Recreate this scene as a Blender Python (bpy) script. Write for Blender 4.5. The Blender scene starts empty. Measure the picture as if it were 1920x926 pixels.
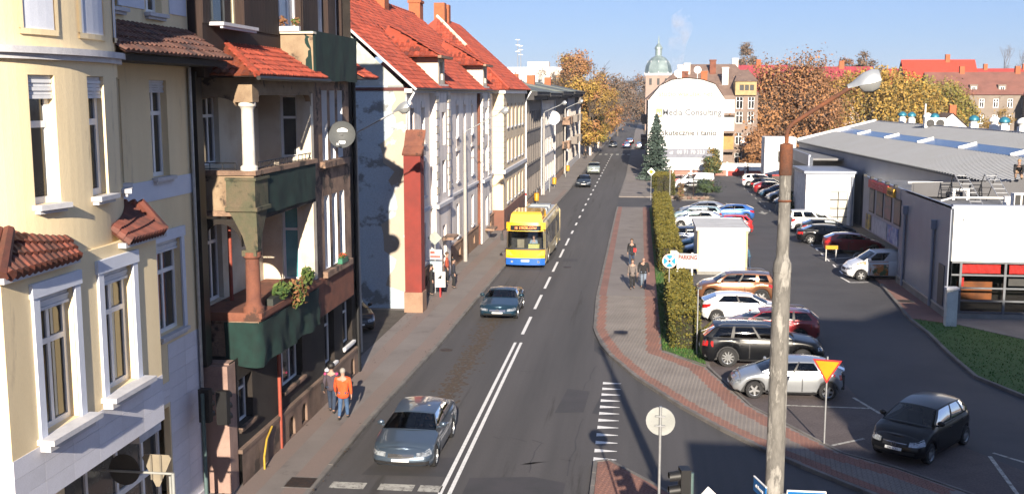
import bpy, bmesh, math, random
from mathutils import Vector as V, Matrix as MX, Euler
R = math.radians
random.seed(7)
SC = bpy.context.scene
COL = SC.collection
# ---------------------------------------------------------------- camera, world, sun, exposure
cam = bpy.data.cameras.new('camera'); co = bpy.data.objects.new('camera', cam); COL.objects.link(co)
co.location = (0, 0, 11); co.rotation_euler = (R(90 - 8.031), 0, R(6.654))
cam.sensor_fit = 'HORIZONTAL'; cam.sensor_width = 36; cam.lens = 36 * 2020 / 1920
cam.clip_start = .5; cam.clip_end = 6000
SC.camera = co
SUN_EL, SUN_AZ = 19.5, 7.8            # light travels towards +Y and a little towards -X
w = bpy.data.worlds.new('World'); SC.world = w; w.use_nodes = True
nt = w.node_tree; sky = nt.nodes.new('ShaderNodeTexSky'); sky.sky_type = 'NISHITA'; sky.sun_disc = False
sky.sun_elevation = R(SUN_EL); sky.sun_rotation = R(180 - SUN_AZ); sky.air_density = 1.0; sky.dust_density = .15; sky.ozone_density = 5
bg = nt.nodes['Background']; bg.inputs[1].default_value = .05
tint = nt.nodes.new('ShaderNodeMix'); tint.data_type = 'RGBA'; tint.blend_type = 'MULTIPLY'; tint.inputs[0].default_value = 1; tint.inputs[7].default_value = (.87, .88, 1.13, 1)
hz = nt.nodes.new('ShaderNodeMix'); hz.data_type = 'RGBA'; hz.inputs[0].default_value = .5; hz.inputs[7].default_value = (3.3, 4.35, 6.7, 1)   # even haze of the autumn sky
nt.links.new(sky.outputs[0], tint.inputs[6]); nt.links.new(tint.outputs[2], hz.inputs[6]); nt.links.new(hz.outputs[2], bg.inputs[0])
sl = bpy.data.lights.new('sun', 'SUN'); sl.energy = 5.0; sl.angle = R(.5); sl.color = (1, .88, .72)
so = bpy.data.objects.new('sun', sl); COL.objects.link(so)
ld = V((-math.sin(R(SUN_AZ)) * math.cos(R(SUN_EL)), math.cos(R(SUN_AZ)) * math.cos(R(SUN_EL)), -math.sin(R(SUN_EL))))
so.rotation_euler = ld.to_track_quat('-Z', 'Y').to_euler()
vs = SC.view_settings; vs.view_transform = 'Standard'; vs.look = 'None'; vs.exposure = 1.27; vs.gamma = 1
try:
    SC.cycles.max_bounces = 6; SC.cycles.transparent_max_bounces = 12; SC.cycles.use_denoising = True
    SC.cycles.caustics_reflective = False; SC.cycles.caustics_refractive = False
except Exception: pass

# ---------------------------------------------------------------- materials
def rgb(c):
    return (c, c, c, 1) if not hasattr(c, '__len__') else (c[0], c[1], c[2], 1)
MATS = {}
def mat(name, c, r=.8, met=0, c2=None, sc=2.0, lo=.4, hi=.65, bump=0, bsc=40, fine=.12, coat=0, rnd=0, world=False, stretch=(1, 1, 1), c3=None, sc3=.5, t3=.6, em=0, spec=.5):
    if name in MATS: return MATS[name]
    m = bpy.data.materials.new(name); m.use_nodes = True; n = m.node_tree.nodes; L = m.node_tree.links
    b = n['Principled BSDF']; b.inputs['Roughness'].default_value = r; b.inputs['Metallic'].default_value = met
    b.inputs['Specular IOR Level'].default_value = spec
    if coat: b.inputs['Coat Weight'].default_value = coat; b.inputs['Coat Roughness'].default_value = .06
    c = rgb(c); c2 = rgb(c2) if c2 is not None else tuple(x * .8 for x in c[:3]) + (1,)
    if world:
        g = n.new('ShaderNodeNewGeometry'); vec = g.outputs['Position']
    else:
        g = n.new('ShaderNodeTexCoord'); vec = g.outputs['Object']
    mp = n.new('ShaderNodeMapping'); mp.inputs['Scale'].default_value = stretch; L.new(vec, mp.inputs[0])
    def noise(s, d=6, ro=.6):
        t = n.new('ShaderNodeTexNoise'); t.inputs['Scale'].default_value = s; t.inputs['Detail'].default_value = d; t.inputs['Roughness'].default_value = ro
        L.new(mp.outputs[0], t.inputs[0]); return t.outputs[0]
    def ramp(v, a, z):
        t = n.new('ShaderNodeMapRange'); t.inputs[1].default_value = a; t.inputs[2].default_value = z; L.new(v, t.inputs[0]); return t.outputs[0]
    def mix(f, a, bb, typ='MIX'):
        t = n.new('ShaderNodeMix'); t.data_type = 'RGBA'; t.blend_type = typ
        if isinstance(f, float): t.inputs[0].default_value = f
        else: L.new(f, t.inputs[0])
        for i, x in ((6, a), (7, bb)):
            if isinstance(x, tuple): t.inputs[i].default_value = x
            else: L.new(x, t.inputs[i])
        return t.outputs[2]
    out = mix(ramp(noise(sc), lo, hi), c, c2)
    if c3 is not None: out = mix(ramp(noise(sc3, 8, .65), t3, t3 + .06), out, rgb(c3))
    if fine:
        f = noise(bsc, 3)
        out = mix(ramp(f, .3, .7), out, (1 - fine * 2,) * 3 + (1,), 'MULTIPLY') if False else mix(.99, out, mix(ramp(f, .3, .7), (1 - fine,) * 3 + (1,), (1 + fine,) * 3 + (1,)), 'MULTIPLY')
    if rnd:
        oi = n.new('ShaderNodeObjectInfo'); t = n.new('ShaderNodeMapRange'); t.inputs[3].default_value = 1 - rnd; t.inputs[4].default_value = 1 + rnd
        L.new(oi.outputs['Random'], t.inputs[0]); cc = n.new('ShaderNodeCombineColor')
        for k in range(3): L.new(t.outputs[0], cc.inputs[k])
        out = mix(1.0, out, cc.outputs[0], 'MULTIPLY')
    L.new(out, b.inputs['Base Color'])
    if bump:
        bp = n.new('ShaderNodeBump'); bp.inputs['Strength'].default_value = bump; bp.inputs['Distance'].default_value = .03
        L.new(noise(bsc, 4), bp.inputs['Height']); L.new(bp.outputs[0], b.inputs['Normal'])
    if em:
        L.new(out, b.inputs['Emission Color']); b.inputs['Emission Strength'].default_value = em
    MATS[name] = m; return m
def glassmat(name, tint, gl=1.0):
    if name in MATS: return MATS[name]
    m = bpy.data.materials.new(name); m.use_nodes = True; n = m.node_tree.nodes; L = m.node_tree.links
    for x in list(n):
        if x.type == 'BSDF_PRINCIPLED': n.remove(x)
    tr = n.new('ShaderNodeBsdfTransparent'); tr.inputs[0].default_value = rgb(tint)
    g = n.new('ShaderNodeBsdfGlossy'); g.inputs['Roughness'].default_value = .03; g.inputs['Color'].default_value = (gl, gl, gl, 1)
    f = n.new('ShaderNodeFresnel'); f.inputs[0].default_value = 1.5
    ms = n.new('ShaderNodeMixShader'); L.new(f.outputs[0], ms.inputs[0]); L.new(tr.outputs[0], ms.inputs[1]); L.new(g.outputs[0], ms.inputs[2])
    L.new(ms.outputs[0], n['Material Output'].inputs[0]); MATS[name] = m; return m
def paint(name, c, met=.25, r=.3):
    if 'paint_' + name in MATS: return MATS['paint_' + name]
    return mat('paint_' + name, c, r, met, tuple(x * .93 for x in c), sc=1.5, fine=.02, bsc=300, coat=1.0)

def tintmat(m, f):
    nm = m.name + '_%d' % int(f[0] * 100)
    if nm in MATS: return MATS[nm]
    q = m.copy(); q.name = nm; n = q.node_tree.nodes; L = q.node_tree.links; b = n['Principled BSDF']; src = b.inputs['Base Color'].links[0].from_socket
    t = n.new('ShaderNodeMix'); t.data_type = 'RGBA'; t.blend_type = 'MULTIPLY'; t.inputs[0].default_value = 1; t.inputs[7].default_value = rgb(f); L.new(src, t.inputs[6]); L.new(t.outputs[2], b.inputs['Base Color']); MATS[nm] = q; return q
# ---------------------------------------------------------------- mesh builder
class MB:
    def __init__(s): s.v = []; s.f = []; s.m = []; s.cur = 0
    def p(s, *pts):
        i = len(s.v); s.v += [tuple(q) for q in pts]; s.f.append(tuple(range(i, i + len(pts)))); s.m.append(s.cur)
    def box(s, x0, y0, z0, x1, y1, z1):
        if x1 < x0: x0, x1 = x1, x0
        if y1 < y0: y0, y1 = y1, y0
        if z1 < z0: z0, z1 = z1, z0
        i = len(s.v)
        s.v += [(x0, y0, z0), (x1, y0, z0), (x1, y1, z0), (x0, y1, z0), (x0, y0, z1), (x1, y0, z1), (x1, y1, z1), (x0, y1, z1)]
        for f in ((0, 3, 2, 1), (4, 5, 6, 7), (0, 1, 5, 4), (1, 2, 6, 5), (2, 3, 7, 6), (3, 0, 4, 7)):
            s.f.append(tuple(i + k for k in f)); s.m.append(s.cur)
        return s
    def grid(s, rows, close=False):
        i = len(s.v); n = len(rows[0])
        for r in rows: s.v += [tuple(q) for q in r]
        for a in range(len(rows) - 1):
            for b in range(n if close else n - 1):
                c = (b + 1) % n
                s.f.append((i + a * n + b, i + a * n + c, i + (a + 1) * n + c, i + (a + 1) * n + b)); s.m.append(s.cur)
    def ring(s, p0, p1, r0, r1, n=8, cap=True):
        p0, p1 = V(p0), V(p1); d = (p1 - p0); d.normalize()
        a = d.orthogonal().normalized(); b = d.cross(a)
        rows = [[p + (a * math.cos(k * 2 * math.pi / n) + b * math.sin(k * 2 * math.pi / n)) * r for k in range(n)] for p, r in ((p0, r0), (p1, r1))]
        s.grid(rows, True)
        if cap: s.p(*rows[0][::-1]); s.p(*rows[1])
        return s
    def tube(s, pts, r, n=6, r1=None):
        for k in range(len(pts) - 1):
            t0, t1 = k / (len(pts) - 1), (k + 1) / (len(pts) - 1); e = r if r1 is None else r1
            s.ring(pts[k], pts[k + 1], r + (e - r) * t0, r + (e - r) * t1, n)
        return s
    def lathe(s, prof, n=12, c=(0, 0, 0)):
        s.grid([[(c[0] + r * math.cos(k * 2 * math.pi / n), c[1] + r * math.sin(k * 2 * math.pi / n), c[2] + z) for k in range(n)] for r, z in prof], True)
        return s
    def ball(s, c, r, n=10, m=7):
        rx, ry, rz = (r, r, r) if not hasattr(r, '__len__') else r
        s.grid([[(c[0] + rx * math.sin(a) * math.cos(k * 2 * math.pi / n), c[1] + ry * math.sin(a) * math.sin(k * 2 * math.pi / n), c[2] - rz * math.cos(a)) for k in range(n)]
                for a in [math.pi * (j + .02) / (m - .96) for j in range(m)]], True)
        return s
    def prism(s, poly, z0, z1):
        s.p(*[(x, y, z1) for x, y in poly])
        for k in range(len(poly)):
            (a, b), (c, d) = poly[k], poly[(k + 1) % len(poly)]
            s.p((a, b, z0), (c, d, z0), (c, d, z1), (a, b, z1))
        return s
    def yprism(s, poly, y0, y1):   # polygon in x,z extruded along y
        s.p(*[(x, y0, z) for x, z in poly]); s.p(*[(x, y1, z) for x, z in poly][::-1])
        for k in range(len(poly)):
            (a, b), (c, d) = poly[k], poly[(k + 1) % len(poly)]
            s.p((a, y0, b), (a, y1, b), (c, y1, d), (c, y0, d))
        return s
    def map(s, fn): s.v = [tuple(fn(V(q))) for q in s.v]; return s
    def mesh(s, name, mats, smooth=None):
        me = bpy.data.meshes.new(name); me.from_pydata(s.v, [], s.f)
        if not isinstance(mats, (list, tuple)): mats = [mats]
        for m in mats: me.materials.append(m)
        if len(mats) > 1: me.polygons.foreach_set('material_index', s.m)
        if smooth:
            bm = bmesh.new(); bm.from_mesh(me); bmesh.ops.remove_doubles(bm, verts=bm.verts, dist=.0008)
            for f in bm.faces: f.smooth = True
            for e in bm.edges:
                if len(e.link_faces) == 2: e.smooth = e.calc_face_angle(0) < R(smooth)
            bm.to_mesh(me); bm.free()
        me.update(); return me
    def build(s, name, mats, parent=None, smooth=None, loc=None, rz=0):
        return put(name, s.mesh(name, mats, smooth), parent, loc, rz)
def put(name, me, parent=None, loc=None, rz=0):
    o = bpy.data.objects.new(name, me); COL.objects.link(o)
    if parent is not None: o.parent = parent
    if loc is not None: o.location = loc
    if rz: o.rotation_euler = (0, 0, rz)
    return o
def tag(o, label, cat, group=None):
    o['label'] = label; o['category'] = cat
    if group: o['group'] = group
    return o
def thing(name, label, cat, loc=(0, 0, 0), rz=0, group=None):
    o = bpy.data.objects.new(name, None); COL.objects.link(o); o.location = loc; o.rotation_euler = (0, 0, rz); o.empty_display_size = .3
    return tag(o, label, cat, group)
def struct(o): o['kind'] = 'structure'; return o
def stuff(o): o['kind'] = 'stuff'; return o
def text(parent, s, size, m, loc, rot, depth=.004, name='lettering', align='CENTER', sx=1, bold=0):
    cu = bpy.data.curves.new(name, 'FONT'); cu.body = s; cu.size = size; cu.align_x = align; cu.align_y = 'CENTER'; cu.extrude = depth; cu.resolution_u = 2; cu.offset = bold; cu.materials.append(m)
    t = bpy.data.objects.new('tmp', cu); COL.objects.link(t); dg = bpy.context.evaluated_depsgraph_get()
    me = bpy.data.meshes.new_from_object(t.evaluated_get(dg)); bpy.data.objects.remove(t)
    o = put(name, me, parent, loc); o.rotation_euler = rot; o.scale = (sx, 1, 1); return o
def children(o): return [c for c in bpy.data.objects if c.parent == o]
# ---------------------------------------------------------------- facades
def wallgrid(mb, x0, x1, z0, z1, ops, y=0, depth=.2, rm=None, xb=()):
    xs = sorted({x0, x1} | set(xb) | {a for o in ops for a in (o[0], o[2]) if x0 < a < x1}); zs = sorted({z0, z1} | {a for o in ops for a in (o[1], o[3]) if z0 < a < z1})
    for a, b in zip(xs, xs[1:]):
        for c, d in zip(zs, zs[1:]):
            mx, mz = (a + b) / 2, (c + d) / 2
            if any(o[0] < mx < o[2] and o[1] < mz < o[3] for o in ops): continue
            mb.p((a, y, c), (b, y, c), (b, y, d), (a, y, d))
    k = mb.cur
    if rm is not None: mb.cur = rm
    e = y + depth
    for (a, c, b, d) in ops:
        mb.p((a, y, c), (a, y, d), (a, e, d), (a, e, c)); mb.p((b, y, c), (b, e, c), (b, e, d), (b, y, d))
        mb.p((a, y, d), (b, y, d), (b, e, d), (a, e, d)); mb.p((a, y, c), (a, e, c), (b, e, c), (b, y, c))
    mb.cur = k
WC = {}
def window(parent, x0, z0, x1, z1, y, fm, pm, sm=None, nv=1, tr=.33, t=.07, sill=.12, rz=0, at=None, name='window', dep=.06, glaz=True):
    """bars of a frame around a pane; local frame x right, y inwards, z up"""
    W, H = round(x1 - x0, 2), round(z1 - z0, 2); key = ('w', W, H, fm.name, nv, tr, t, dep)
    if key not in WC:
        b = MB(); b.box(0, 0, 0, t, dep, H); b.box(W - t, 0, 0, W, dep, H); b.box(t, 0, 0, W - t, dep, t); b.box(t, 0, H - t, W - t, dep, H)
        for k in range(nv):
            c = W * (k + 1) / (nv + 1); b.box(c - t / 2, .003, t, c + t / 2, dep - .003, H - t)
        if tr: b.box(t, -.004, H * (1 - tr) - t / 2, W - t, dep - .006, H * (1 - tr) + t / 2)
        WC[key] = b.mesh('window', fm)
    o = put(name, WC[key], parent, at if at is not None else (x0, y, z0), rz)
    if glaz:
        key = ('p', W, H, pm.name)
        if key not in WC:
            b = MB(); b.p((.01, dep * .6, .01), (W - .01, dep * .6, .01), (W - .01, dep * .6, H - .01), (.01, dep * .6, H - .01)); WC[key] = b.mesh('pane', pm)
        put('pane', WC[key], o)
    if sm is not None:
        key = ('s', W, sill, sm.name, round(y, 2))
        if key not in WC:
            b = MB(); b.box(-.08, -y - sill, -.09, W + .08, 0, -.001); b.box(-.03, -y - sill * .6, -.16, W + .03, -y + .001, -.09); WC[key] = b.mesh('sill', sm)
        put('sill', WC[key], o)
    return o
# ---------------------------------------------------------------- tiled roof plane
def tiles(parent, P0, U, S, nu, nv, m, limit=60, inside=None, wave=.045, step=.035, near=V((0, 0, 11)), name='roof_tile', org=V((0, 0, 0)), wm=None):
    """P0 eave corner, U eave vector, S upslope vector (local to parent); clay tiles with a wave and a stepped lower edge"""
    P0, U, S = V(P0), V(U), V(S); u, s = U / nu, S / nv; n = u.cross(s).normalized()
    if n.z < 0: n = -n
    mb = MB(); pr = [(0, 0), (.25, wave), (.55, wave), (.8, 0), (1, 0)]
    for a, b in zip(pr, pr[1:]):
        A = u * a[0] + n * (a[1] + step); B = u * b[0] + n * (b[1] + step); C = u * b[0] + s * 1.08 + n * b[1]; D = u * a[0] + s * 1.08 + n * a[1]
        mb.p(A, B, C, D); mb.p(u * a[0] - n * .01, u * b[0] - n * .01, B, A)
    k3 = m.name; vs3 = [m] + [tintmat(m, f) for f in ((.72, .68, .68), (1.22, 1.3, 1.3), (.5, .6, .75))]; me3 = [mb.mesh(name, x) for x in vs3]; cells = []; rt = random.Random(nu * 7 + nv); pk = lambda: rt.choice((0, 0, 0, 0, 1, 1, 2, 2, 3) if rt.random() < .8 else (0,))
    for i in range(nu):
        for j in range(nv):
            if inside and not inside((i + .5) / nu, (j + .5) / nv): continue
            cells.append(P0 + u * i + s * j)
    W = wm if wm is not None else MX()
    cells.sort(key=lambda c: ((W @ c) - near).length)
    for c in cells[:limit]: put(name, me3[pk()], parent, c + n * random.uniform(0, .015))
    if len(cells) > limit:
        b = MB(); k = len(mb.v)
        for c in cells[limit:]:
            i = len(b.v); h = n * random.uniform(0, .012); b.v += [tuple(V(q) + c + h) for q in mb.v]
            b.f += [tuple(i + t for t in f) for f in mb.f]; b.m += [pk()] * len(mb.m)
        stuff(b.build('roof_tiling', vs3, parent))
# ================================================================ GROUND, ROADS, PAVEMENTS
ASPH = mat('asphalt', (.086, .081, .082), .85, c2=(.056, .054, .055), sc=.35, lo=.35, hi=.7, bump=.25, bsc=55, fine=.16, world=True, stretch=(2.4, .1, 1), c3=(.048, .045, .043), sc3=.6, t3=.6, spec=.35)
ASPH2 = mat('asphalt_car_park', (.069, .067, .072), .85, c2=(.054, .053, .058), sc=.3, bump=.25, bsc=50, fine=.14, world=True, c3=(.048, .048, .051), sc3=.8, t3=.64, spec=.35)
PATCH = mat('asphalt_patch', (.049, .046, .051), .85, c2=(.038, .038, .041), sc=1, bump=.25, bsc=55, fine=.15, world=True)
PAVE = mat('pavement_slabs', (.19, .168, .155), .9, c2=(.155, .135, .125), sc=.4, bump=.2, bsc=40, fine=.12, world=True, c3=(.135, .118, .108), sc3=.8, t3=.6)
PRED = mat('red_paving', (.224, .112, .088), .9, c2=(.170, .092, .075), sc=.5, bump=.2, bsc=45, fine=.14, world=True)
PRED2 = mat('faded_red_paving', (.2, .148, .127), .9, c2=(.175, .138, .122), sc=.35, lo=.3, bump=.2, bsc=45, fine=.14, world=True)
PGRY = mat('grey_paving', (.203, .182, .168), .9, c2=(.161, .143, .133), sc=.6, bump=.2, bsc=45, fine=.12, world=True)
COBB = mat('bay_cobbles', (.090, .072, .071), .9, c2=(.069, .055, .055), sc=1.2, bump=.6, bsc=14, fine=.25, world=True)
KERB = mat('kerb_concrete', (.160, .148, .136), .9, c2=(.112, .102, .096), sc=1.5, bump=.3, bsc=40, fine=.15, world=True, rnd=.12)
GRASS = mat('grass_soil', (.035, .095, .014), .95, c2=(.05, .11, .02), sc=1.5, bump=.5, bsc=30, fine=.3, world=True, c3=(.085, .095, .033), sc3=.9, t3=.66)
EARTH = mat('bare_earth', (.16, .13, .1), .95, c2=(.12, .1, .075), sc=.8, bump=.4, bsc=30, fine=.2, world=True)
LINE = mat('road_paint', (.72, .71, .69), .7, c2=(.55, .54, .52), sc=6, lo=.45, hi=.75, fine=.12, bsc=30, world=True, c3=(.2, .19, .18), sc3=9, t3=.64)
LINEW = mat('worn_road_paint', (.4, .39, .35), .8, c2=(.24, .23, .21), sc=4, fine=.15, world=True, c3=(.12, .11, .1), sc3=8, t3=.55)
IRON = mat('cast_iron', (.05, .045, .042), .6, .6, c2=(.09, .06, .045), sc=9)

def sheet(name, poly, z, m, th=None, side=None):
    b = MB()
    if th: b.prism(poly, z - th, z)
    else: b.p(*[(x, y, z) for x, y in poly])
    me = b.mesh(name, m); bm = bmesh.new(); bm.from_mesh(me); bmesh.ops.recalc_face_normals(bm, faces=bm.faces)
    for f in bm.faces:
        if abs(f.normal.z) > .9 and f.normal.z < 0 and not th: f.normal_flip()
    bmesh.ops.triangulate(bm, faces=[f for f in bm.faces if len(f.verts) > 4]); bm.to_mesh(me); bm.free()
    return struct(put(name, me))
g = MB(); g.p((-900, -300, -.03), (900, -300, -.03), (900, 1800, -.03), (-900, 1800, -.03)); struct(g.build('ground', EARTH))

KL = [(-8.86, -10), (-8.86, 35), (-8.56, 45.3), (-8.37, 67), (-8.1, 103), (-7.8, 124), (-7.6, 196), (-7.1, 260), (-6.2, 340), (-4.5, 430)]
KR = [(-.2, 430), (-1.0, 340), (-1.35, 230), (-1.55, 174), (-1.6, 148), (-2.0, 117.2)]
KR2 = [(-1.95, 106), (-2.0, 102), (-2.16, 58), (-1.97, 50), (-1.79, 48.5), (-1.5, 46.6), (-1.08, 44.8), (.06, 41.25), (1.63, 37.5), (2.85, 35.04), (3.94, 33.16), (4.95, 31.66), (6.36, 29.76), (9.6, 25.6), (14, 20), (18, 15)]
sheet('road', KL + KR + KR2 + [(18, -10)], 0, ASPH)
# car park surfaces
LK = [(1.3, 60.3), (1.23, 45.8), (3.0, 43.35), (4.2, 37.8), (5.44, 35.12), (6.44, 32.99), (7.83, 31.76), (9.17, 30.09), (12.4, 26), (17.5, 19.5)]
GR = [(14.15, 64), (13.41, 54.07), (13.45, 50.71), (13.27, 46.64), (13.25, 42.95), (14.16, 40.12), (15.8, 37.2), (18.5, 34.6), (24, 32.5)]
sheet('car_park', [(3.2, 118), (2.9, 106), (2.9, 60), (2.9, 43.5)] + LK[3:] + [(30, 19.5), (30, 32)] + GR[::-1] + [(14.6, 66), (14.6, 82), (15.4, 96), (15.6, 150), (3.2, 150)], -.004, ASPH2)
sheet('driveway', [(-2.0, 106.2), (3.3, 106.2), (3.3, 117), (-2.05, 117)], -.001, ASPH2)
b = sheet('parking_bay', [(3.05, 62), (3.05, 43.6), (4.3, 37.9), (5.5, 35.25), (6.5, 33.1), (7.9, 31.9), (9.3, 30.2), (11.9, 27), (13.4, 28.6), (8.25, 38.2), (7.9, 44), (7.7, 62)], .002, COBB)
# pavements (raised slabs)
sheet('left_pavement', [(x - .14, y) for x, y in KL] + [(-16, 430), (-15, -10)], .12, PAVE, .16)
SWR = [(x + .14, y) for x, y in KR2[:-1]]
sheet('right_pavement', [(1.16, 106)] + SWR + [(17.3, 19.6), (12.3, 25.9), (9.07, 29.96), (7.73, 31.63), (6.33, 32.88), (5.33, 35.0), (4.07, 37.72), (2.85, 43.2), (1.16, 45.7)], .1, PAVE, .14)
sheet('far_right_pavement', [(1.3, 430), (.1, 430)] + [(x + .14, y) for x, y in KR[1:]] + [(2.0, 117.2), (1.8, 150)], .1, PAVE, .14)
sheet('verge', [(1.18, 45.75), (2.86, 43.3), (3.0, 45), (3.03, 106), (1.18, 106)], .09, GRASS, .13)
sheet('green_island', [(2.0, 114), (7.3, 114.2), (8.0, 116), (7.6, 120.5), (2.0, 121.5)], .11, EARTH, .15)
sheet('market_pavement', [(x + .12, y) for x, y in GR[:2]] + [(15.2, 52.9), (15.3, 66), (14.3, 66)], .1, PRED, .14)
sheet('lawn', [(x + .12, y) for x, y in GR[1:]] + [(24, 46), (17.4, 49.9), (15.25, 53.0)], .08, GRASS, .12)
sheet('market_forecourt', [(15.3, 53.02), (17.45, 49.95), (24.05, 46.05), (40, 42), (40, 54.4), (15.3, 54.4)], .09, PGRY, .12)
sheet('traffic_island', [(-1.05, 8), (-1.05, 31.2), (-.72, 31.35), (-.05, 30.35), (.55, 29.5), (1.5, 28), (3.2, 24.5), (4.5, 20), (4.8, 8)], .11, PRED, .15)
sheet('courtyard', [(-30, 41), (-11.45, 41), (-11.45, 53), (-30, 53)], .125, mat('courtyard_gravel', (.070, .059, .049), .95, c2=(.049, .042, .035), sc=2, bump=.5, fine=.25, world=True))
# red bands along the pavements
sheet('red_band', [(-9.02, 10), (-9.02, 35), (-8.72, 45.3), (-8.53, 67), (-8.26, 103), (-7.96, 124), (-8.5, 124), (-8.75, 103), (-9.15, 67), (-9.35, 45.3), (-9.65, 35), (-9.7, 10)], .124, PRED2)
sheet('red_band', [(-10.9, 10), (-10.35, 10), (-10.3, 50), (-10.05, 87), (-9.9, 103), (-10.55, 103), (-10.6, 87), (-10.95, 53)], .124, PRED2)
sheet('red_band', [(.55, 106), (.5, 58.5), (1.16, 58.5), (1.16, 106)], .104, PRED)
sheet('red_band', [(-1.86, 106), (-2.0, 58.5), (-1.6, 58.5), (-1.45, 106)], .104, PRED)
# block paving laid as real blocks where they show: red borders, grey middle
def inpoly(x, y, P):
    c = False; n = len(P)
    for i in range(n):
        (x1, y1), (x2, y2) = P[i], P[i - 1]
        if (y1 > y) != (y2 > y) and x < (x2 - x1) * (y - y1) / (y2 - y1) + x1: c = not c
    return c
def segd(x, y, L):
    d = 1e9
    for (a, b_), (c, e) in zip(L, L[1:]):
        dx, dy = c - a, e - b_; t = max(0, min(1, ((x - a) * dx + (y - b_) * dy) / (dx * dx + dy * dy))); d = min(d, math.hypot(x - a - t * dx, y - b_ - t * dy))
    return d
def blocks(poly, ang, lx, ly, z, colour, par, limit=140, h=.012):
    rnd = random.Random(3); ca, sa = math.cos(ang), math.sin(ang); ms = [PRED, PGRY]; cells = []
    us = [x * ca + y * sa for x, y in poly]; wsn = [-x * sa + y * ca for x, y in poly]
    j = 0; v = min(wsn)
    while v < max(wsn):
        u = min(us) - (lx / 2 if j % 2 else 0)
        while u < max(us):
            cu, cv = u + lx / 2, v + ly / 2; x, y = cu * ca - cv * sa, cu * sa + cv * ca
            if inpoly(x, y, poly): cells.append((x, y, colour(x, y)))
            u += lx
        v += ly; j += 1
    cells.sort(key=lambda c: math.hypot(c[0], c[1])); e = .012
    mes = []
    for k in (0, 1):
        q = MB(); q.box(-lx / 2 + e, -ly / 2 + e, -h, lx / 2 - e, ly / 2 - e, 0); mes.append(q.mesh('paving_block', ms[k]))
    for x, y, k in cells[:limit]: put('paving_block', mes[k], par, (x, y, z + rnd.uniform(-.003, .003)), ang)
    q = MB()
    for x, y, k in cells[limit:]:
        q.cur = k; h2 = z + rnd.uniform(-.003, .003); P = []
        for sx, sy in ((-1, -1), (1, -1), (1, 1), (-1, 1)):
            a, c = sx * (lx / 2 - e), sy * (ly / 2 - e); P.append((x + a * ca - c * sa, y + a * sa + c * ca))
        q.p(*[(px, py, h2) for px, py in P])
        for t in range(4): (a, c), (d, f) = P[t], P[(t + 1) % 4]; q.p((a, c, h2 - h), (d, f, h2 - h), (d, f, h2), (a, c, h2))
    return stuff(q.build('block_paving', ms, par))
par = [o for o in bpy.data.objects if o.name == 'right_pavement'][0]
NEAR = [(.42, 58.45), (-1.9, 58.45), (-1.83, 50), (-1.6, 48.4), (-.95, 45), (.17, 41.4), (1.74, 37.65), (2.95, 35.15), (4.05, 33.3), (5.05, 31.8), (6.4, 30), (7.5, 28.6), (8.9, 30.0), (7.7, 31.55), (6.2, 32.9), (5.2, 35), (3.95, 37.7), (2.75, 43.1), (1.1, 45.6), (1.12, 58.45)]
LEFTK = [(-2, 60), (-1.83, 50), (-1.6, 48.4), (-.95, 45), (.17, 41.4), (1.74, 37.65), (2.95, 35.15), (4.05, 33.3), (5.05, 31.8), (6.4, 30), (7.5, 28.6)]
RIGHTK = [(1.12, 60), (1.12, 45.6), (2.75, 43.1), (3.95, 37.7), (5.2, 35), (6.2, 32.9), (7.7, 31.55), (8.9, 30)]
def pcol(x, y):
    a, b_ = segd(x, y, LEFTK), segd(x, y, RIGHTK)
    return 0 if a < .42 or b_ < .62 else 1
blocks(NEAR, R(-52), .2, .1, .112, pcol, par)
ti = [o for o in bpy.data.objects if o.name == 'traffic_island'][0]
blocks([(-1.0, 27.5), (-1.0, 31.1), (-.72, 31.25), (-.1, 30.3), (.5, 29.45), (1.4, 28), (1.5, 27.5)], R(-55), .2, .1, .122, lambda x, y: 0, ti, 60)
# kerb stones
def kerb(name, line, zt, wd=.14, L=1.0, limit=70, y1=1e9):
    par = struct(bpy.data.objects.new(name, None)); COL.objects.link(par); rnd = random.Random(5)
    pts = []; 
    for (a, b_), (c, d) in zip(line, line[1:]):
        n = max(1, round(math.hypot(c - a, d - b_) / L))
        for k in range(n): pts.append((a + (c - a) * k / n, b_ + (d - b_) * k / n, a + (c - a) * (k + 1) / n, b_ + (d - b_) * (k + 1) / n))
    pts.sort(key=lambda p: math.hypot(p[0], p[1] - 26)); far = MB(); cache = {}
    for k, (a, b_, c, d) in enumerate(pts):
        l = math.hypot(c - a, d - b_); an = math.atan2(d - b_, c - a)
        if k < limit:
            kk = round(l, 2)
            if kk not in cache:
                q = MB(); q.box(.008, -wd / 2, -.12, l - .008, wd / 2, -.015); q.box(.008, -wd / 2 + .012, -.0152, l - .008, wd / 2, 0); cache[kk] = q.mesh('kerb_stone', KERB)
            put('kerb_stone', cache[kk], par, (a, b_, zt + rnd.uniform(-.006, .006)), an)
        else:
            q = MB(); q.box(.008, -wd / 2, -.12, l - .008, wd / 2, 0); i = len(far.v); ca, sa = math.cos(an), math.sin(an)
            far.v += [(a + x * ca - y * sa, b_ + x * sa + y * ca, zt + z) for x, y, z in q.v]; far.f += [tuple(i + t for t in f) for f in q.f]; far.m += q.m
    if far.v: stuff(far.build('kerb_line', KERB, par))
kerb('kerb', [(x - .07, y) for x, y in KL[1:]], .125, limit=60)
kerb('kerb', [(x - .07, y) for x, y in [(-8.86, 20), (-8.86, 35)]], .125, limit=20)
kerb('kerb', [(x + .07, y) for x, y in KR2], .115, limit=70)
kerb('kerb', [(x + .07, y) for x, y in KR[1:]], .115, limit=0)
kerb('kerb', [(1.2, 45.75), (2.95, 43.3), (4.13, 37.76), (5.4, 35.05), (6.4, 32.92), (7.8, 31.7), (9.12, 30.02), (12.35, 25.95)], .12, .1, limit=30)
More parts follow.
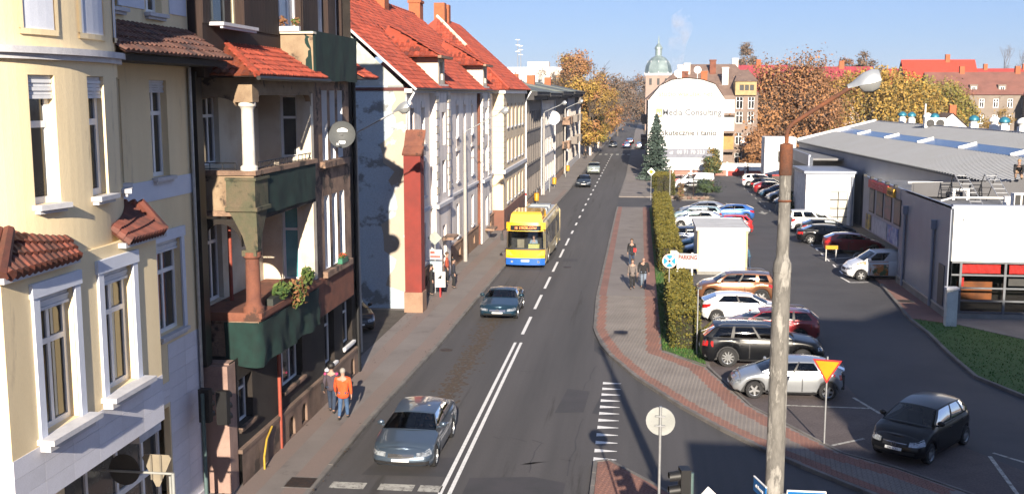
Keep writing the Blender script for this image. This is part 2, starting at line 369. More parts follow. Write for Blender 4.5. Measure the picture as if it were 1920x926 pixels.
kerb('kerb', [(2.97, 43.4), (3.05, 46), (3.08, 66)], .1, .16, limit=24)
kerb('kerb', [(x + .06, y) for x, y in GR], .12, .15, limit=50)
kerb('kerb', [(-1.12, 20), (-1.12, 31.25), (-.72, 31.42), (-.03, 30.42), (.58, 29.56), (1.55, 28.05), (3.25, 24.55)], .125, .12, limit=20)
kerb('kerb', [(1.95, 113.9), (7.35, 114.1), (8.1, 116), (7.65, 120.6), (1.95, 121.6)], .13, .14, limit=0)
# painted markings, each line a piece of its own, 4 mm above the asphalt
def mark(name, poly, m=LINE, z=.005): return sheet(name, poly, z, m)
def quad(x0, y0, x1, y1): return [(x0, y0), (x1, y0), (x1, y1), (x0, y1)]
for dx in (-.19, .07): mark('double_line', [(-5.2 + dx, 15), (-5.08 + dx, 15), (-5.08 + dx, 47), (-5.2 + dx, 47)])
y = 48.7
while y < 84: mark('lane_dash', quad(-5.27, y, -5.12, y + 4)); y += 6
y = 85.5
while y < 200:
    cx = -5.18 + max(0, y - 110) * .0042; mark('lane_dash', quad(cx - .08, y, cx + .08, y + 2.0)); y += 5.6
for y in [31.75 + .8 * k for k in range(12)]: mark('give_way_tooth', [(-1.2, y - .17), (-1.2, y + .17), (-.5, y + .02), (-.5, y - .02)])
for x in (-8.55, -7.15, -6.0): mark('stop_line_block', quad(x, 28.45, x + (1.0 if x < -6.5 else .65), 28.95), LINEW)
for k in range(6): mark('crossing_stripe', quad(-7.2 + k * 1.05, 200, -6.7 + k * 1.05, 204), LINEW)
def strip(a, b_, wd): 
    d = V((b_[0] - a[0], b_[1] - a[1])); n = V((-d.y, d.x)).normalized() * wd / 2
    return [(a[0] - n.x, a[1] - n.y), (b_[0] - n.x, b_[1] - n.y), (b_[0] + n.x, b_[1] + n.y), (a[0] + n.x, a[1] + n.y)]
for a, b_ in (((6.26, 33.9), (7.41, 34.73)), ((10.9, 33.4), (10.6, 29.6)), ((11.1, 33.75), (13.2, 31.2)), ((5.4, 38.3), (8.3, 38.25)), ((8.0, 39.6), (8.55, 37.6)), ((4.0, 43.0), (7.8, 43.1)), ((4.2, 51), (7.6, 51)), ((4.2, 56), (7.6, 56))):
    mark('bay_line', strip(a, b_, .12), LINEW, .008)
for k in range(13):
    y = 68 + k * 2.55; mark('bay_dash', strip((12.75 + k * .03, y), (12.8 + k * .03, y + 1.2), .12), LINE, .004)
for k in range(6):
    y = 69.0 + k * 2.6; mark('bay_line', strip((13.0, y), (15.2, y + 1.1), .12), LINE, .004)
for k in range(7): y = 104 + k * 4.2; mark('bay_dash', strip((12.6, y), (12.7, y + 2), .12), LINEW, .004)
for a, b_ in (((12.4, 66.7), (12.6, 64.8)), ((12.6, 64.8), (13.7, 65.0)), ((12.4, 66.7), (13.2, 66.3))): mark('bay_line', strip(a, b_, .12), LINE, .004)
mark('lane_line', strip((9.3, 110), (9.8, 95), .1), LINEW, .004); mark('lane_line', strip((9.05, 112), (9.25, 103), .1), LINEW, .004)
for x, y, s in ((7.9, 101.5, 1), (11.8, 103, -1)):
    mark('direction_arrow', [(x - .12, y + .2), (x - .12, y - 1.5 * s), (x + .12, y - 1.5 * s), (x + .12, y + .2), (x + .5, y + .2), (x, y + 1.4 * s), (x - .5, y + .2)], LINEW, .004)
# repairs in the asphalt
for P in ([(-2.75, 36.4), (-1.75, 36.6), (-1.65, 39.3), (-2.5, 39.6)], [(-4.75, 26), (-2.0, 26), (-1.9, 29.6), (-2.9, 30.0), (-4.7, 29.7)], [(-1.45, 36.5), (-.7, 36.2), (-.8, 38.8), (-1.2, 39)],
          [(-1.75, 45.8), (-1.2, 44.6), (-1.5, 47.8), (-1.85, 48.4)], [(-7.9, 29.6), (-5.4, 29.7), (-5.35, 31.4), (-7.7, 31.2)], [(-4.9, 71), (-3.9, 71), (-3.95, 72.2), (-4.9, 72.2)]):
    sheet('asphalt_patch', P, .003, PATCH)
for a, b_ in (((-4.6, 33.5), (-2.9, 33.2)), ((-1.9, 30.2), (-1.8, 36)), ((-1.9, 39.5), (-1.6, 43.4)), ((-4.5, 42), (-3.6, 42.1)), ((-4.6, 55), (-3.1, 54.5)), ((-8.1, 55), (-7.2, 54)), ((-3.4, 31), (-1.9, 31.6)), ((-3.1, 30.3), (-2.9, 33.2))):
    n = 7; L = []; rr = random.Random(a[0] * 9)
    for k in range(n + 1):
        t = k / n; L.append((a[0] + (b_[0] - a[0]) * t + rr.uniform(-.1, .1), a[1] + (b_[1] - a[1]) * t + rr.uniform(-.15, .15)))
    sheet('tarred_crack', [(x - .02, y - .02) for x, y in L] + [(x + .02, y + .025) for x, y in L[::-1]], .0045, PATCH)
# broken, leaf-strewn surface of the near lane
LEAF = mat('fallen_leaves', (.091, .059, .035), .95, c2=(.035, .029, .027), sc=9, rnd=.3, world=True)
b = MB(); rr = random.Random(11)
for k in range(1500):
    y = rr.uniform(34, 56); x = -6.85 + rr.gauss(0, .22) - (y - 40) * .012; s = rr.uniform(.02, .1); a = rr.uniform(0, 3.1)
    b.p(*[(x + s * math.cos(a + t) * rr.uniform(.6, 1.4), y + s * 1.6 * math.sin(a + t), .0055 + rr.uniform(0, .004)) for t in (0, 1.3, 2.8, 4.4)])
for k in range(700):
    y = rr.uniform(26, 150); x = -9.0 + rr.choice((.3, .25, -1.8, -2.2)) + rr.gauss(0, .12); s = rr.uniform(.02, .05); a = rr.uniform(0, 3.1); z = .004 if x > -8.7 else .132
    b.p(*[(x + s * math.cos(a + t), y + s * math.sin(a + t), z + rr.uniform(0, .01)) for t in (0, 1.5, 3, 4.6)])
stuff(b.build('leaf_litter', LEAF))
def manhole(x, y, z, r, label, sq=False):
    t = thing('manhole_cover', label, 'manhole cover', (x, y, z))
    b = MB(); 
    if sq: b.box(-r, -r, 0, r, r, .006)
    b.lathe([(0, .012), (r * .7, .012), (r * .72, .008), (r * .9, .008), (r * .92, 0)], 18); b.build('lid', IRON, t)
    if sq:
        b = MB(); b.box(-r * 1.15, -r * 1.15, -.002, r * 1.15, r * 1.15, .003); b.build('frame', KERB, t)
manhole(-9.35, 28.45, .124, .38, 'square manhole cover in the left pavement near the kerb', True)
manhole(-8.15, 45.2, .004, .3, 'round iron drain cover in the gutter of the left lane')
manhole(-.65, 49.1, .125, .3, 'square utility cover in the right pavement block paving', True)
manhole(14.3, 58.6, .106, .35, 'square cover in the red pavement beside the grey market wall', True)
manhole(-4.4, 68.6, .002, .3, 'round iron cover in the oncoming lane beside the bus')
# tufts of grass
def tufts(name, poly, n, h, seed, z):
    rr = random.Random(seed); b = MB(); xs = [p[0] for p in poly]; ys = [p[1] for p in poly]; k = 0
    while k < n:
        x, y = rr.uniform(min(xs), max(xs)), rr.uniform(min(ys), max(ys))
        if not inpoly(x, y, poly): k += 1; continue
        b.cur = rr.choice((0, 0, 1, 2)); a = rr.uniform(0, 6.3); d = rr.uniform(.03, .08); hh = h * rr.uniform(.5, 1.3)
        b.p((x - d * math.cos(a) * .4, y - d * math.sin(a) * .4, z), (x + d * math.cos(a) * .4, y + d * math.sin(a) * .4, z), (x + d * math.cos(a + 1) , y + d * math.sin(a + 1), z + hh)); k += 1
    stuff(b.build(name, [mat('grass_a', (.035, .11, .014), .9), mat('grass_b', (.058, .125, .02), .9), mat('grass_c', (.1, .115, .035), .9)]))
tufts('grass', [(1.2, 45.9), (2.85, 43.4), (3.0, 45), (3.0, 66), (1.2, 66)], 5000, .12, 2, .085)
tufts('grass', [(13.5, 50.7), (13.4, 46.6), (13.4, 43), (14.3, 40.2), (15.9, 37.3), (18.6, 34.8), (22, 34), (22, 46.5), (17.4, 49.8), (15.2, 52.9), (13.6, 54)], 9000, .07, 3, .08)
# ================================================================ LEFT SIDE: TENEMENTS
YEL = mat('yellow_plaster', (.8, .66, .42), .9, c2=(.74, .6, .37), sc=1.1, bump=.15, bsc=60, fine=.05, c3=(.62, .5, .32), sc3=1.3, t3=.6, stretch=(1, 1, .22))
BLU = mat('pale_blue_plaster', (.625, .663, .750), .85, c2=(.562, .600, .688), sc=1, bump=.1, fine=.05)
LIL = mat('lilac_cladding', (.64, .64, .7), .7, c2=(.59, .59, .64), sc=1.5, fine=.06, rnd=.06)
STON = mat('grey_stone_trim', (.552, .552, .575), .85, c2=(.460, .460, .483), sc=3, fine=.08)
WHT = mat('white_window_frame', (.78, .78, .78), .5, c2=(.72, .72, .73), fine=.03)
GLS = mat('window_glass', (.025, .027, .03), .06, spec=.8, fine=0, c2=(.045, .045, .045), sc=.7, rnd=.5)
CLR = glassmat('clear_glass', .75)
CURT = mat('curtain', (.8, .58, .25), .9, c2=(.62, .42, .16), sc=3, stretch=(12, 1, .3))
SHUT = mat('roller_shutter_box', (.66, .68, .72), .6, fine=.03)
TILE = mat('red_roof_tile', (.3, .05, .024), .78, c2=(.22, .042, .023), sc=1.2, lo=.35, fine=.12, rnd=.18, c3=(.14, .04, .028), sc3=.9, t3=.6)
TILD = mat('dark_roof_tile', (.085, .045, .035), .75, c2=(.16, .055, .035), sc=1.2, fine=.15, rnd=.3, c3=(.2, .18, .16), sc3=2, t3=.63)
TILB = mat('brown_roof_tile', (.15, .045, .03), .7, c2=(.07, .03, .024), sc=2, fine=.12, rnd=.3)
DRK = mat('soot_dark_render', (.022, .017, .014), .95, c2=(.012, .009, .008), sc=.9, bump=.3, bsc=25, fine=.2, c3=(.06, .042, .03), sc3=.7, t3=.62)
STUC = mat('old_brown_stucco', (.3, .195, .135), .95, c2=(.15, .095, .068), sc=1.4, lo=.35, hi=.65, bump=.4, bsc=22, fine=.2, c3=(.045, .033, .027), sc3=1.1, t3=.545)
BEIG = mat('beige_stucco', (.285, .211, .136), .95, c2=(.198, .136, .087), sc=1.5, bump=.3, fine=.14, c3=(.062, .043, .031), sc3=1.3, t3=.57)
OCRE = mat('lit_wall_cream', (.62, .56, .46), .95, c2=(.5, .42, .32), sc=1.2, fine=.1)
TERR = mat('terracotta_render', (.186, .068, .040), .9, c2=(.124, .046, .031), sc=1.8, bump=.3, fine=.16, c3=(.062, .031, .022), sc3=1.2, t3=.56)
NETG = mat('green_netting', (.003, .024, .02), .9, c2=(.002, .014, .012), sc=3, fine=.2, bsc=80)
GREN = mat('mossy_plaster', (.075, .075, .045), .95, c2=(.110, .085, .055), sc=2, fine=.18, bump=.3, c3=(.030, .035, .022), sc3=1.4, t3=.55)
WOOD = mat('dark_timber', (.03, .015, .011), .85, c2=(.016, .009, .007), sc=2, stretch=(8, 8, .6), fine=.2, rnd=.3)
PLNT = mat('plinth_render', (.2, .135, .1), .95, c2=(.11, .075, .057), sc=1.2, bump=.3, fine=.15, c3=(.05, .037, .03), sc3=.9, t3=.57)
PINK = mat('pinkish_wall', (.3, .2, .165), .95, c2=(.2, .13, .11), sc=1, bump=.2, fine=.12, c3=(.12, .08, .07), sc3=.8, t3=.6)
REDP = mat('red_drainpipe', (.3, .06, .035), .6, c2=(.22, .05, .03), sc=4)
BLK = mat('black_metal', (.012, .012, .013), .5, .2, fine=.05)
GALV = mat('galvanised_steel', (.42, .43, .44), .45, .7, c2=(.33, .34, .35), sc=5, fine=.1)
LEAVES = [mat('leaf_green_a', (.05, .1, .02), .8), mat('leaf_green_b', (.1, .14, .03), .8), mat('leaf_rust', (.22, .1, .04), .85)]
def tube_part(name, pts, r, m, par, n=8): return MB().tube(pts, r, n).build(name, m, par, 60)
def tuft(par, name, c, rad, n, ms, size=.06, seed=1, drop=0):
    rr = random.Random(seed); b = MB()
    for k in range(n):
        d = V((rr.gauss(0, 1), rr.gauss(0, 1), rr.gauss(0, 1))).normalized() * rr.random() ** .4
        p = V(c) + V((d.x * rad[0], d.y * rad[1], d.z * rad[2] - drop * rr.random())); b.cur = rr.randrange(len(ms)); s = size * rr.uniform(.6, 1.4)
        u = V((rr.gauss(0, 1), rr.gauss(0, 1), rr.gauss(0, 1))).normalized(); v = u.orthogonal().normalized()
        b.p(p - u * s, p + v * s * .5, p + u * s, p - v * s * .5)
    return b.build(name, ms, par)
# ---- yellow tenement -------------------------------------------------------
t = thing('yellow_tenement', 'pale yellow plastered tenement with rounded oriel and lilac clad ground floor at the near left', 'house', (-11.7, 8, 0), R(90))
b = MB()
ops = [(14.7, 9.0, 15.5, 11.35), (17.0, 9.0, 17.95, 11.35), (16.9, 5.05, 18.35, 7.4), (15.0, 12.95, 15.8, 15), (17.0, 12.95, 17.9, 15), (12.2, .5, 17.3, 3.2)]
wallgrid(b, 0, 19.4, 0, 16, ops, 0, .17)
b.p((19.4, 0, 0), (19.4, 10, 0), (19.4, 10, 16), (19.4, 0, 16)); b.p((0, 10, 0), (0, 0, 0), (0, 0, 16), (0, 10, 16)); b.p((0, 10, 0), (0, 10, 16), (19.4, 10, 16), (19.4, 10, 0)); b.p((0, 0, 16), (19.4, 0, 16), (19.4, 10, 16), (0, 10, 16))
b.build('wall', YEL, t)
for o in ops[:5]:
    window(t, *o, .17, WHT, GLS, STON, nv=1, tr=.34, sill=.16, t=.1)
    if o[1] < 12: b = MB(); [b.box(o[0] + .01, .07 + .02 * (k % 2), o[3] - .3 + k * .06, o[2] - .01, .22, o[3] - .245 + k * .06) for k in range(5)]; b.build('shutter_box', SHUT, t)
b = MB(); b.box(12.2, .31, .5, 17.3, .4, .62); b.box(12.2, .31, 3.1, 17.3, .4, 3.2)
for x in (12.2, 13.6, 15.0, 16.3, 17.2): b.box(x, .31, .5, x + .1, .4, 3.2)
b.box(12.2, .315, 1.6, 17.3, .395, 1.75); f = b.build('shop_window', WHT, t); q = MB(); q.p((12.2, .36, .5), (17.3, .36, .5), (17.3, .36, 3.2), (12.2, .36, 3.2)); q.build('pane', GLS, f)
b = MB(); b.box(14.2, -.7, 3.25, 15.3, 0, 3.5); b.build('awning_box', STON, t)
# window surrounds on the lower storey and pale bands
def surround(x0, z0, x1, z1, y, wd=.18, m=BLU):
    b = MB(); b.box(x0 - wd, y - .05, z0, x0, y + .01, z1); b.box(x1, y - .05, z0, x1 + wd, y + .01, z1); b.box(x0 - wd - .04, y - .07, z1, x1 + wd + .04, y + .01, z1 + .26); b.build('surround', m, t)
surround(16.9, 5.05, 18.35, 7.4, 0)
b = MB(); b.box(13.2, -.025, 8.45, 19.39, .01, 8.95); b.build('painted_band', BLU, t)
for xa, xc in ((15.6, 16.9), (18.3, 19.3)): b = MB(); b.box(xa, -.024, 13, xc, .01, 15.9); b.build('painted_panel', BLU, t)
# lower bay
b = MB(); bo = [(9.45, 5.0, 10.65, 7.5), (11.75, 5.1, 13.0, 7.55)]
wallgrid(b, 8.4, 14.2, 3.85, 8.05, bo, -1.3, .19)
b.p((8.4, 0, 3.85), (8.4, -1.3, 3.85), (8.4, -1.3, 8.05), (8.4, 0, 8.05)); b.p((14.2, -1.3, 3.85), (14.2, 0, 3.85), (14.2, 0, 8.05), (14.2, -1.3, 8.05))
b.p((8.4, -1.3, 3.85), (8.4, 0, 3.85), (14.2, 0, 3.85), (14.2, -1.3, 3.85)); b.p((8.4, -1.3, 8.05), (14.2, -1.3, 8.05), (14.2, 0, 8.05), (8.4, 0, 8.05)); b.build('bay', YEL, t)
for k, o in enumerate(bo):
    wdw = window(t, *o, -1.12, WHT, CLR, None, nv=1, tr=.36, t=.1); x0, z0, x1, z1 = o
    b = MB(); b.box(x0 - .28, -1.62, z0 - .1, x1 + .28, -1.29, z0 - .001); b.box(x0 - .2, -1.5, z0 - .24, x1 + .2, -1.29, z0 - .1); b.build('sill', STON, t)
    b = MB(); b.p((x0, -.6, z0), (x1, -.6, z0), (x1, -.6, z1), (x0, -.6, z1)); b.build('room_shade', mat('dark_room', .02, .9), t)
    b = MB(); n = 14; xa = x0 + (x1 - x0) * .5
    b.grid([[(xa + (x1 - xa) * k2 / n, -.88 + .03 * math.sin(k2 * 2.2), z) for k2 in range(n + 1)] for z in (z0, z1)]); b.build('curtain', CURT, t, 60)
    b = MB(); [b.box(x0 + .01, -1.22 + .02 * (k2 % 2), z1 - .3 + k2 * .06, x1 - .01, -1.0, z1 - .245 + k2 * .06) for k2 in range(5)]; b.build('shutter_box', SHUT, t)
    surround(x0, z0, x1, z1, -1.3, .2)
# cladding panels with open joints
cl = {}
def panel(x, z, wd, h, y, side=False):
    key = (round(wd, 2), round(h, 2))
    if key not in cl: q = MB(); q.box(.003, -.012, .003, wd - .003, .005, h - .003); cl[key] = q.mesh('cladding_panel', LIL)
    return put('cladding_panel', cl[key], t, (x, y, z), R(90) if side else 0)
for j in range(3):
    for i in range(6): panel(8.4 + i * .9667, 3.85 + j * .34, .9667, .34, -1.3)
    o = panel(8.4, 3.85 + j * .34, 1.3, .34, 0); o.rotation_euler = (0, 0, R(-90))
for j in range(12):
    for i in range(2): panel(17.35 + i * 1.02, .1 + j * .39, 1.02, .39, 0)
for j in range(3):
    for i in range(6): panel(12.2 + i * .86, 3.3 + j * .18, .86, .18, 0)
b = MB(); b.box(17.3, -.05, 0, 19.42, .0, .3); b.build('plinth', STON, t)
# rounded oriel above
CX, AA, BB = 11.6, 2.9, 1.25
def curve(p):
    th = p.x; n = V((math.sin(th) / AA, -math.cos(th) / BB, 0)).normalized()
    return V((CX + AA * math.sin(th), -BB * math.cos(th), p.z)) - V((n.x, n.y, 0)) * p.y
b = MB(); oo = [(-.58, 9.05, -.336, 11.35), (.03, 9.05, .29, 11.35), (.66, 9.05, .9, 11.35)]; po = [(-.6, 12.15, -.31, 13.05), (-.02, 12.15, .33, 13.05), (.62, 12.15, .92, 13.05)]
xb = [-1.5 + .075 * k for k in range(41)]
wallgrid(b, -1.55, 1.55, 8.0, 16, oo, 0, .15, xb=xb); b.cur = 1
for a, c, d, e in po:
    for k in range(4): u0, u1 = a + (d - a) * k / 4, a + (d - a) * (k + 1) / 4; b.p((u0, -.012, c), (u1, -.012, c), (u1, -.012, e), (u0, -.012, e))
b.map(curve); b.build('oriel', [YEL, BLU], t)
for a, c, d, e in oo:
    A, D = curve(V((a, .15, 0))), curve(V((d, .15, 0))); an = math.atan2(D.y - A.y, D.x - A.x); L = math.hypot(D.x - A.x, D.y - A.y)
    window(t, 0, c, L, e, .15, WHT, GLS, STON, nv=0, t=.12, tr=.38, rz=an, at=(A.x, A.y, c), sill=.2)
    q = MB(); [q.box(.01, -.1 + .02 * (k % 2), k * .07, L - .01, .1, k * .07 + .064) for k in range(6)]; q.build('shutter_box', SHUT, t, loc=(A.x, A.y, e - .42), rz=an)
for z0, z1, pr, m in ((11.62, 11.72, .1, STON), (11.72, 11.84, .18, STON), (13.3, 13.4, .1, BLU)):
    b = MB(); n = 40; b.grid([[curve(V((-1.5 + 3 * k / n, y, z))) for k in range(n + 1)] for y, z in ((.01, z0), (-pr, z0), (-pr, z1), (.01, z1))]); b.build('cornice', m, t)
for a, c, d, e in po:
    q = MB()
    for u0, u1, z0, z1 in ((a - .03, a, c, e), (d, d + .03, c, e), (a - .03, d + .03, e, e + .1), (a - .03, d + .03, c - .1, c)):
        n = 4; q.grid([[curve(V((u0 + (u1 - u0) * k / n, y, z))) for k in range(n + 1)] for y, z in ((0, z0), (-.04, z0), (-.04, z1), (0, z1))])
    q.build('panel_frame', YEL, t)
# little tiled roofs over the bay corners
for sgn in (-1, 1):
    for j in range(13):
        tt = (j + .5) / 13; xe = CX + sgn * (-3.3 + 2.75 * tt) * -1 if sgn > 0 else CX - 3.3 + 2.75 * tt
        xe = CX - 3.3 + 2.3 * tt if sgn < 0 else CX + 2.75 - 1.75 * tt
        E_ = V((xe, -1.5, 8.02)); xt = CX + (xe - CX) * .87; th = math.asin(max(-.99, min(.99, (xt - CX) / AA))); T_ = V((xt, -BB * math.cos(th), 0)); dd = abs(E_.y - T_.y); T_.z = 8.02 + .12 + .6 * min(1, dd / .9)
        for k in range(3):
            q = MB(); A = E_.lerp(T_, k / 3); B_ = E_.lerp(T_, (k + 1.15) / 3); A.z += .035; q.ring(A, B_, .125, .1, 7); q.build('roof_tile', TILB, t, 50)
    for j in range(5):
        q = MB(); A = V((CX + sgn * (3.35 if sgn < 0 else 2.8), -1.4 + j * .26, 8.06)); B_ = V((CX + sgn * 2.45, A.y * .75, 8.72)); q.ring(A, B_, .13, .1, 7); q.build('roof_tile', TILB, t, 50)
    b = MB(); x0, x1 = (8.25, 10.7) if sgn < 0 else (12.5, 14.4); b.box(x0, -1.46, 7.93, x1, -1.2, 8.03); b.build('eave_board', STON, t)
# dark pent roof under the top storey
b = MB(); b.box(13.5, -1.05, 11.72, 19.35, .0, 11.86); b.build('eave_soffit', mat('black_soffit', (.02, .017, .016), .8), t)
tiles(t, (13.4, -1.2, 11.88), (6.0, 0, 0), (0, 1.2, .75), 26, 5, TILD, 130, wm=MX.Translation((-11.7, 8, 0)) @ MX.Rotation(R(90), 4, 'Z'))
b = MB(); b.p((13.4, -1.2, 11.87), (19.4, -1.2, 11.87), (19.4, 0, 12.62), (13.4, 0, 12.62)); b.build('roof_deck', TILD, t)
tube_part('downpipe', [(19.2, -.08, 0), (19.2, -.08, 11.7)], .05, GALV, t)
# ---- dark tenement with loggias ------------------------------------------
t = thing('dark_tenement', 'soot darkened tenement with two storey corner loggia, red tiled canopy and green netting', 'house', (-11.0, 27.4, 0), R(90))
WMD = MX.Translation((-11.0, 27.4, 0)) @ MX.Rotation(R(90), 4, 'Z')
b = MB(); go = [(.8, 1.75, 1.9, 3.1), (4.5, 1.75, 6.6, 3.4), (9.2, 1.3, 10.4, 3.3), (11.6, 1.5, 12.9, 3.2)]
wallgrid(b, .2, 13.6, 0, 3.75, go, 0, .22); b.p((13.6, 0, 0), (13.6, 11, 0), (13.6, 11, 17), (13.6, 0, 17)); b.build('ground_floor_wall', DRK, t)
window(t, *go[0], .22, WHT, GLS, STUC, nv=1, tr=.3); window(t, *go[1], .22, WHT, GLS, STUC, nv=2, tr=.0); window(t, *go[2], .22, WHT, GLS, WHT, nv=1, tr=.3); window(t, *go[3], .22, WHT, GLS, WHT, nv=1, tr=.3)
b = MB(); b.box(.2, .003, 0, .6, 1, 3.74); b.build('side_wall', PINK, t)
b = MB(); b.box(.0, -.02, 0, .58, .9, 3.7); b.build('corner_pier', PINK, t)
b = MB(); bo = [(4.7, .15, 5.3, .8), (6.0, .2, 6.6, .85), (12.2, .2, 12.7, .9)]; wallgrid(b, .6, 13.65, 0, 1.05, bo, -.12, .1); b.box(.6, -.14, 1.05, 13.65, 0, 1.16); b.build('plinth', PLNT, t)
for a, c, d, e in bo:
    q = MB(); q.p((a, -.021, c), (d, -.021, c), (d, -.021, e), (a, -.021, e)); q.build('basement_window', BLK, t)
    q = MB(); r = (d - a) / 2; cx = (a + d) / 2; pts = [(cx + r * math.cos(k * math.pi / 8), e - .25 + r * .85 * math.sin(k * math.pi / 8)) for k in range(9)]
    q.yprism([(a, e + .02)] + pts[::-1] + [(d, e + .02)], -.115, -.05); q.build('arch', PLNT, t)
# upper main body
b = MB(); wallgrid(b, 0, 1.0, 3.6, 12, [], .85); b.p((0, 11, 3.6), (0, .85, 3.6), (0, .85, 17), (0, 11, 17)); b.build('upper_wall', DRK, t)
b = MB(); b.box(-.12, .5, 3.7, .28, .84, 11.6); b.build('corner_strip', BLK, t)
# loggia shell: back wall, end wall with windows, slabs
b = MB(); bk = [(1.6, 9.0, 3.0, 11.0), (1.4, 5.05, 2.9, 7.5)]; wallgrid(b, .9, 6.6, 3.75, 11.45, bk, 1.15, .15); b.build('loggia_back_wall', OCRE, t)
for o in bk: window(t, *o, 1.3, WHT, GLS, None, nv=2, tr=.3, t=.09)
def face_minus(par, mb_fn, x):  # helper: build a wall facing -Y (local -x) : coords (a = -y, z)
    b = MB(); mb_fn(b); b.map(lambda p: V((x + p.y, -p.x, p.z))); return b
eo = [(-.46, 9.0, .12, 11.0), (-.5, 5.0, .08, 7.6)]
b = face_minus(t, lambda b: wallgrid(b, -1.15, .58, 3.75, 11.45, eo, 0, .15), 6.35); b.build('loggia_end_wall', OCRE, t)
for k, (a, c, d, e) in enumerate(eo):
    o = window(t, 0, c, d - a, e, .1, WHT, GLS if k == 0 else mat('cyan_reflecting_glass', (.12, .34, .38), .15, spec=.8, fine=0), None, nv=0, tr=.36, rz=R(-90), at=(6.47, -a, c), t=.08)
b = MB(); b.box(.9, -.62, 4.72, 6.65, 1.15, 4.86); b.box(.9, -.6, 7.7, 6.65, 1.15, 7.85); b.build('floor_slab', STUC, t)
b = MB(); b.box(.84, -.74, 4.86, 6.7, 1.1, 5.02); b.box(.86, -.69, 4.78, 6.7, 1.0, 4.86); b.build('cornice', TERR, t)
# parapets
b = MB(); b.box(.95, -.6, 7.85, 1.1, 1.1, 8.9); b.build('parapet', BEIG, t)
b = MB(); b.box(1.1, -.6, 7.85, 6.6, -.48, 8.9); b.build('parapet', BEIG, t)
b = MB(); b.box(.88, -.68, 8.82, 6.66, -.4, 8.95); b.box(.88, -.4, 8.82, 1.2, 1.1, 8.95); b.build('coping', STUC, t)
b = MB(); b.box(.95, -.6, 3.75, 1.1, 1.1, 4.7); b.box(1.1, -.6, 3.75, 6.6, -.48, 4.7); b.build('parapet', STUC, t)
b = MB()   # corner corbel under the upper loggia
cb = [(8.75, .86, 0), (7.95, .84, .0), (7.86, .88, .04), (7.5, .9, .3), (7.15, .92, .52), (6.75, .93, .66)]; b.grid([[(x, -.66, z), (x, .16 - f * .75, z)] for z, x, f in cb]); b.grid([[(x, -.66, z), (1.9 - f, -.66 + (x - .84) * .3, z)] for z, x, f in cb]); b.box(.8, -.72, 7.84, 1.95, .2, 7.95); b.box(.82, -.7, 8.68, 1.95, .18, 8.76)
b.box(.9, -.62, 6.6, 1.35, -.2, 6.76); b.build('corbel', GREN, t)
def net(par, pts, z0, z1, m=NETG, amp=.05, seed=0, name='safety_net'):
    rr = random.Random(seed); b = MB(); n = 44; rows = []
    L = [0]
    for a, c in zip(pts, pts[1:]): L.append(L[-1] + math.hypot(c[0] - a[0], c[1] - a[1]))
    for j in range(9):
        row = []
        for k in range(n + 1):
            d = L[-1] * k / n; i = max(q for q in range(len(L) - 1) if L[q] <= d + 1e-6) if d < L[-1] else len(L) - 2
            f = (d - L[i]) / (L[i + 1] - L[i]); a, c = pts[i], pts[i + 1]; x = a[0] + (c[0] - a[0]) * f; y = a[1] + (c[1] - a[1]) * f
            dx, dy = c[0] - a[0], c[1] - a[1]; l = math.hypot(dx, dy); v = j / 8
            o = amp * (math.sin(d * 4.1 + v * 2.3 + seed) + .5 * math.sin(d * 7.7 - v * 4 + math.sin(d * 1.7) * 2) + .4 * math.sin(d * 2.2 + v * 9) + .35 * math.sin(d * 19 + v * 14)) * (.35 + v * .65) + amp * 1.3
            row.append((x + dy / l * o, y - dx / l * o, z1 + (z0 - z1) * v + amp * .9 * math.sin(d * 2.6 + seed) * v))
        rows.append(row)
    b.grid(rows); return b.build(name, m, par, 70)
net(t, [(1.6, -.62), (6.5, -.62)], 7.68, 8.9, amp=.014, seed=1)
net(t, [(.9, .35), (.9, -.62), (6.5, -.62)], 3.5, 4.75, amp=.045, seed=2)
# columns and arches at the loggia corner
b = MB(); b.lathe([(.0, 8.95), (.24, 8.95), (.24, 9.05), (.18, 9.1), (.17, 10.6), (.2, 10.66), (.24, 10.7), (.24, 10.8), (0, 10.8)], 14, (1.12, -.42, 0)); b.build('column', mat('white_column', (.600, .584, .544), .8, c2=(.480, .448, .400), sc=2), t, 40)
b = MB(); b.box(.88, -.66, 10.8, 1.38, -.16, 11.3); b.build('capital', BEIG, t)
b = MB(); b.lathe([(0, 5.02), (.3, 5.02), (.3, 5.14), (.24, 5.2), (.21, 5.3), (.19, 6.5), (.25, 6.56), (.25, 6.7), (0, 6.7)], 14, (1.12, -.42, 0)); b.build('column', TERR, t, 40)
def arch(y0, y1, zs, zt, x0, x1, m):   # arched head facing -Y, y inwards
    r = (y1 - y0) / 2; cy = (y0 + y1) / 2; b = MB(); pts = [(cy + r * math.cos(k * math.pi / 12), zs + (zt - .12 - zs) * math.sin(k * math.pi / 12)) for k in range(13)]
    b.yprism([(y1, zt)] + pts + [(y0, zt)], 0, 1); b.map(lambda p: V((x0 + p.y * (x1 - x0), p.x, p.z))); return b.build('arch', m, t)
arch(-.16, 1.0, 10.7, 11.05, .92, 1.1, BEIG); arch(-.2, .95, 6.85, 7.6, .92, 1.1, DRK)
def arch2(x0, x1, zs, zt, y0, y1, m):
    r = (x1 - x0) / 2; cx = (x0 + x1) / 2; b = MB(); e = .35
    pts = [(x0 + e - e * math.sin(k * math.pi / 16), zt - .06 - e + e * math.cos(k * math.pi / 16)) for k in range(9)][::-1]; pts2 = [(x1 - e + e * math.sin(k * math.pi / 16), zt - .06 - e + e * math.cos(k * math.pi / 16)) for k in range(9)]
    b.yprism([(x0, zt)] + pts + pts2 + [(x1, zt)], y0, y1); return b.build('arch', m, t)
arch2(1.38, 6.35, 10.6, 11.05, -.6, -.42, BEIG)
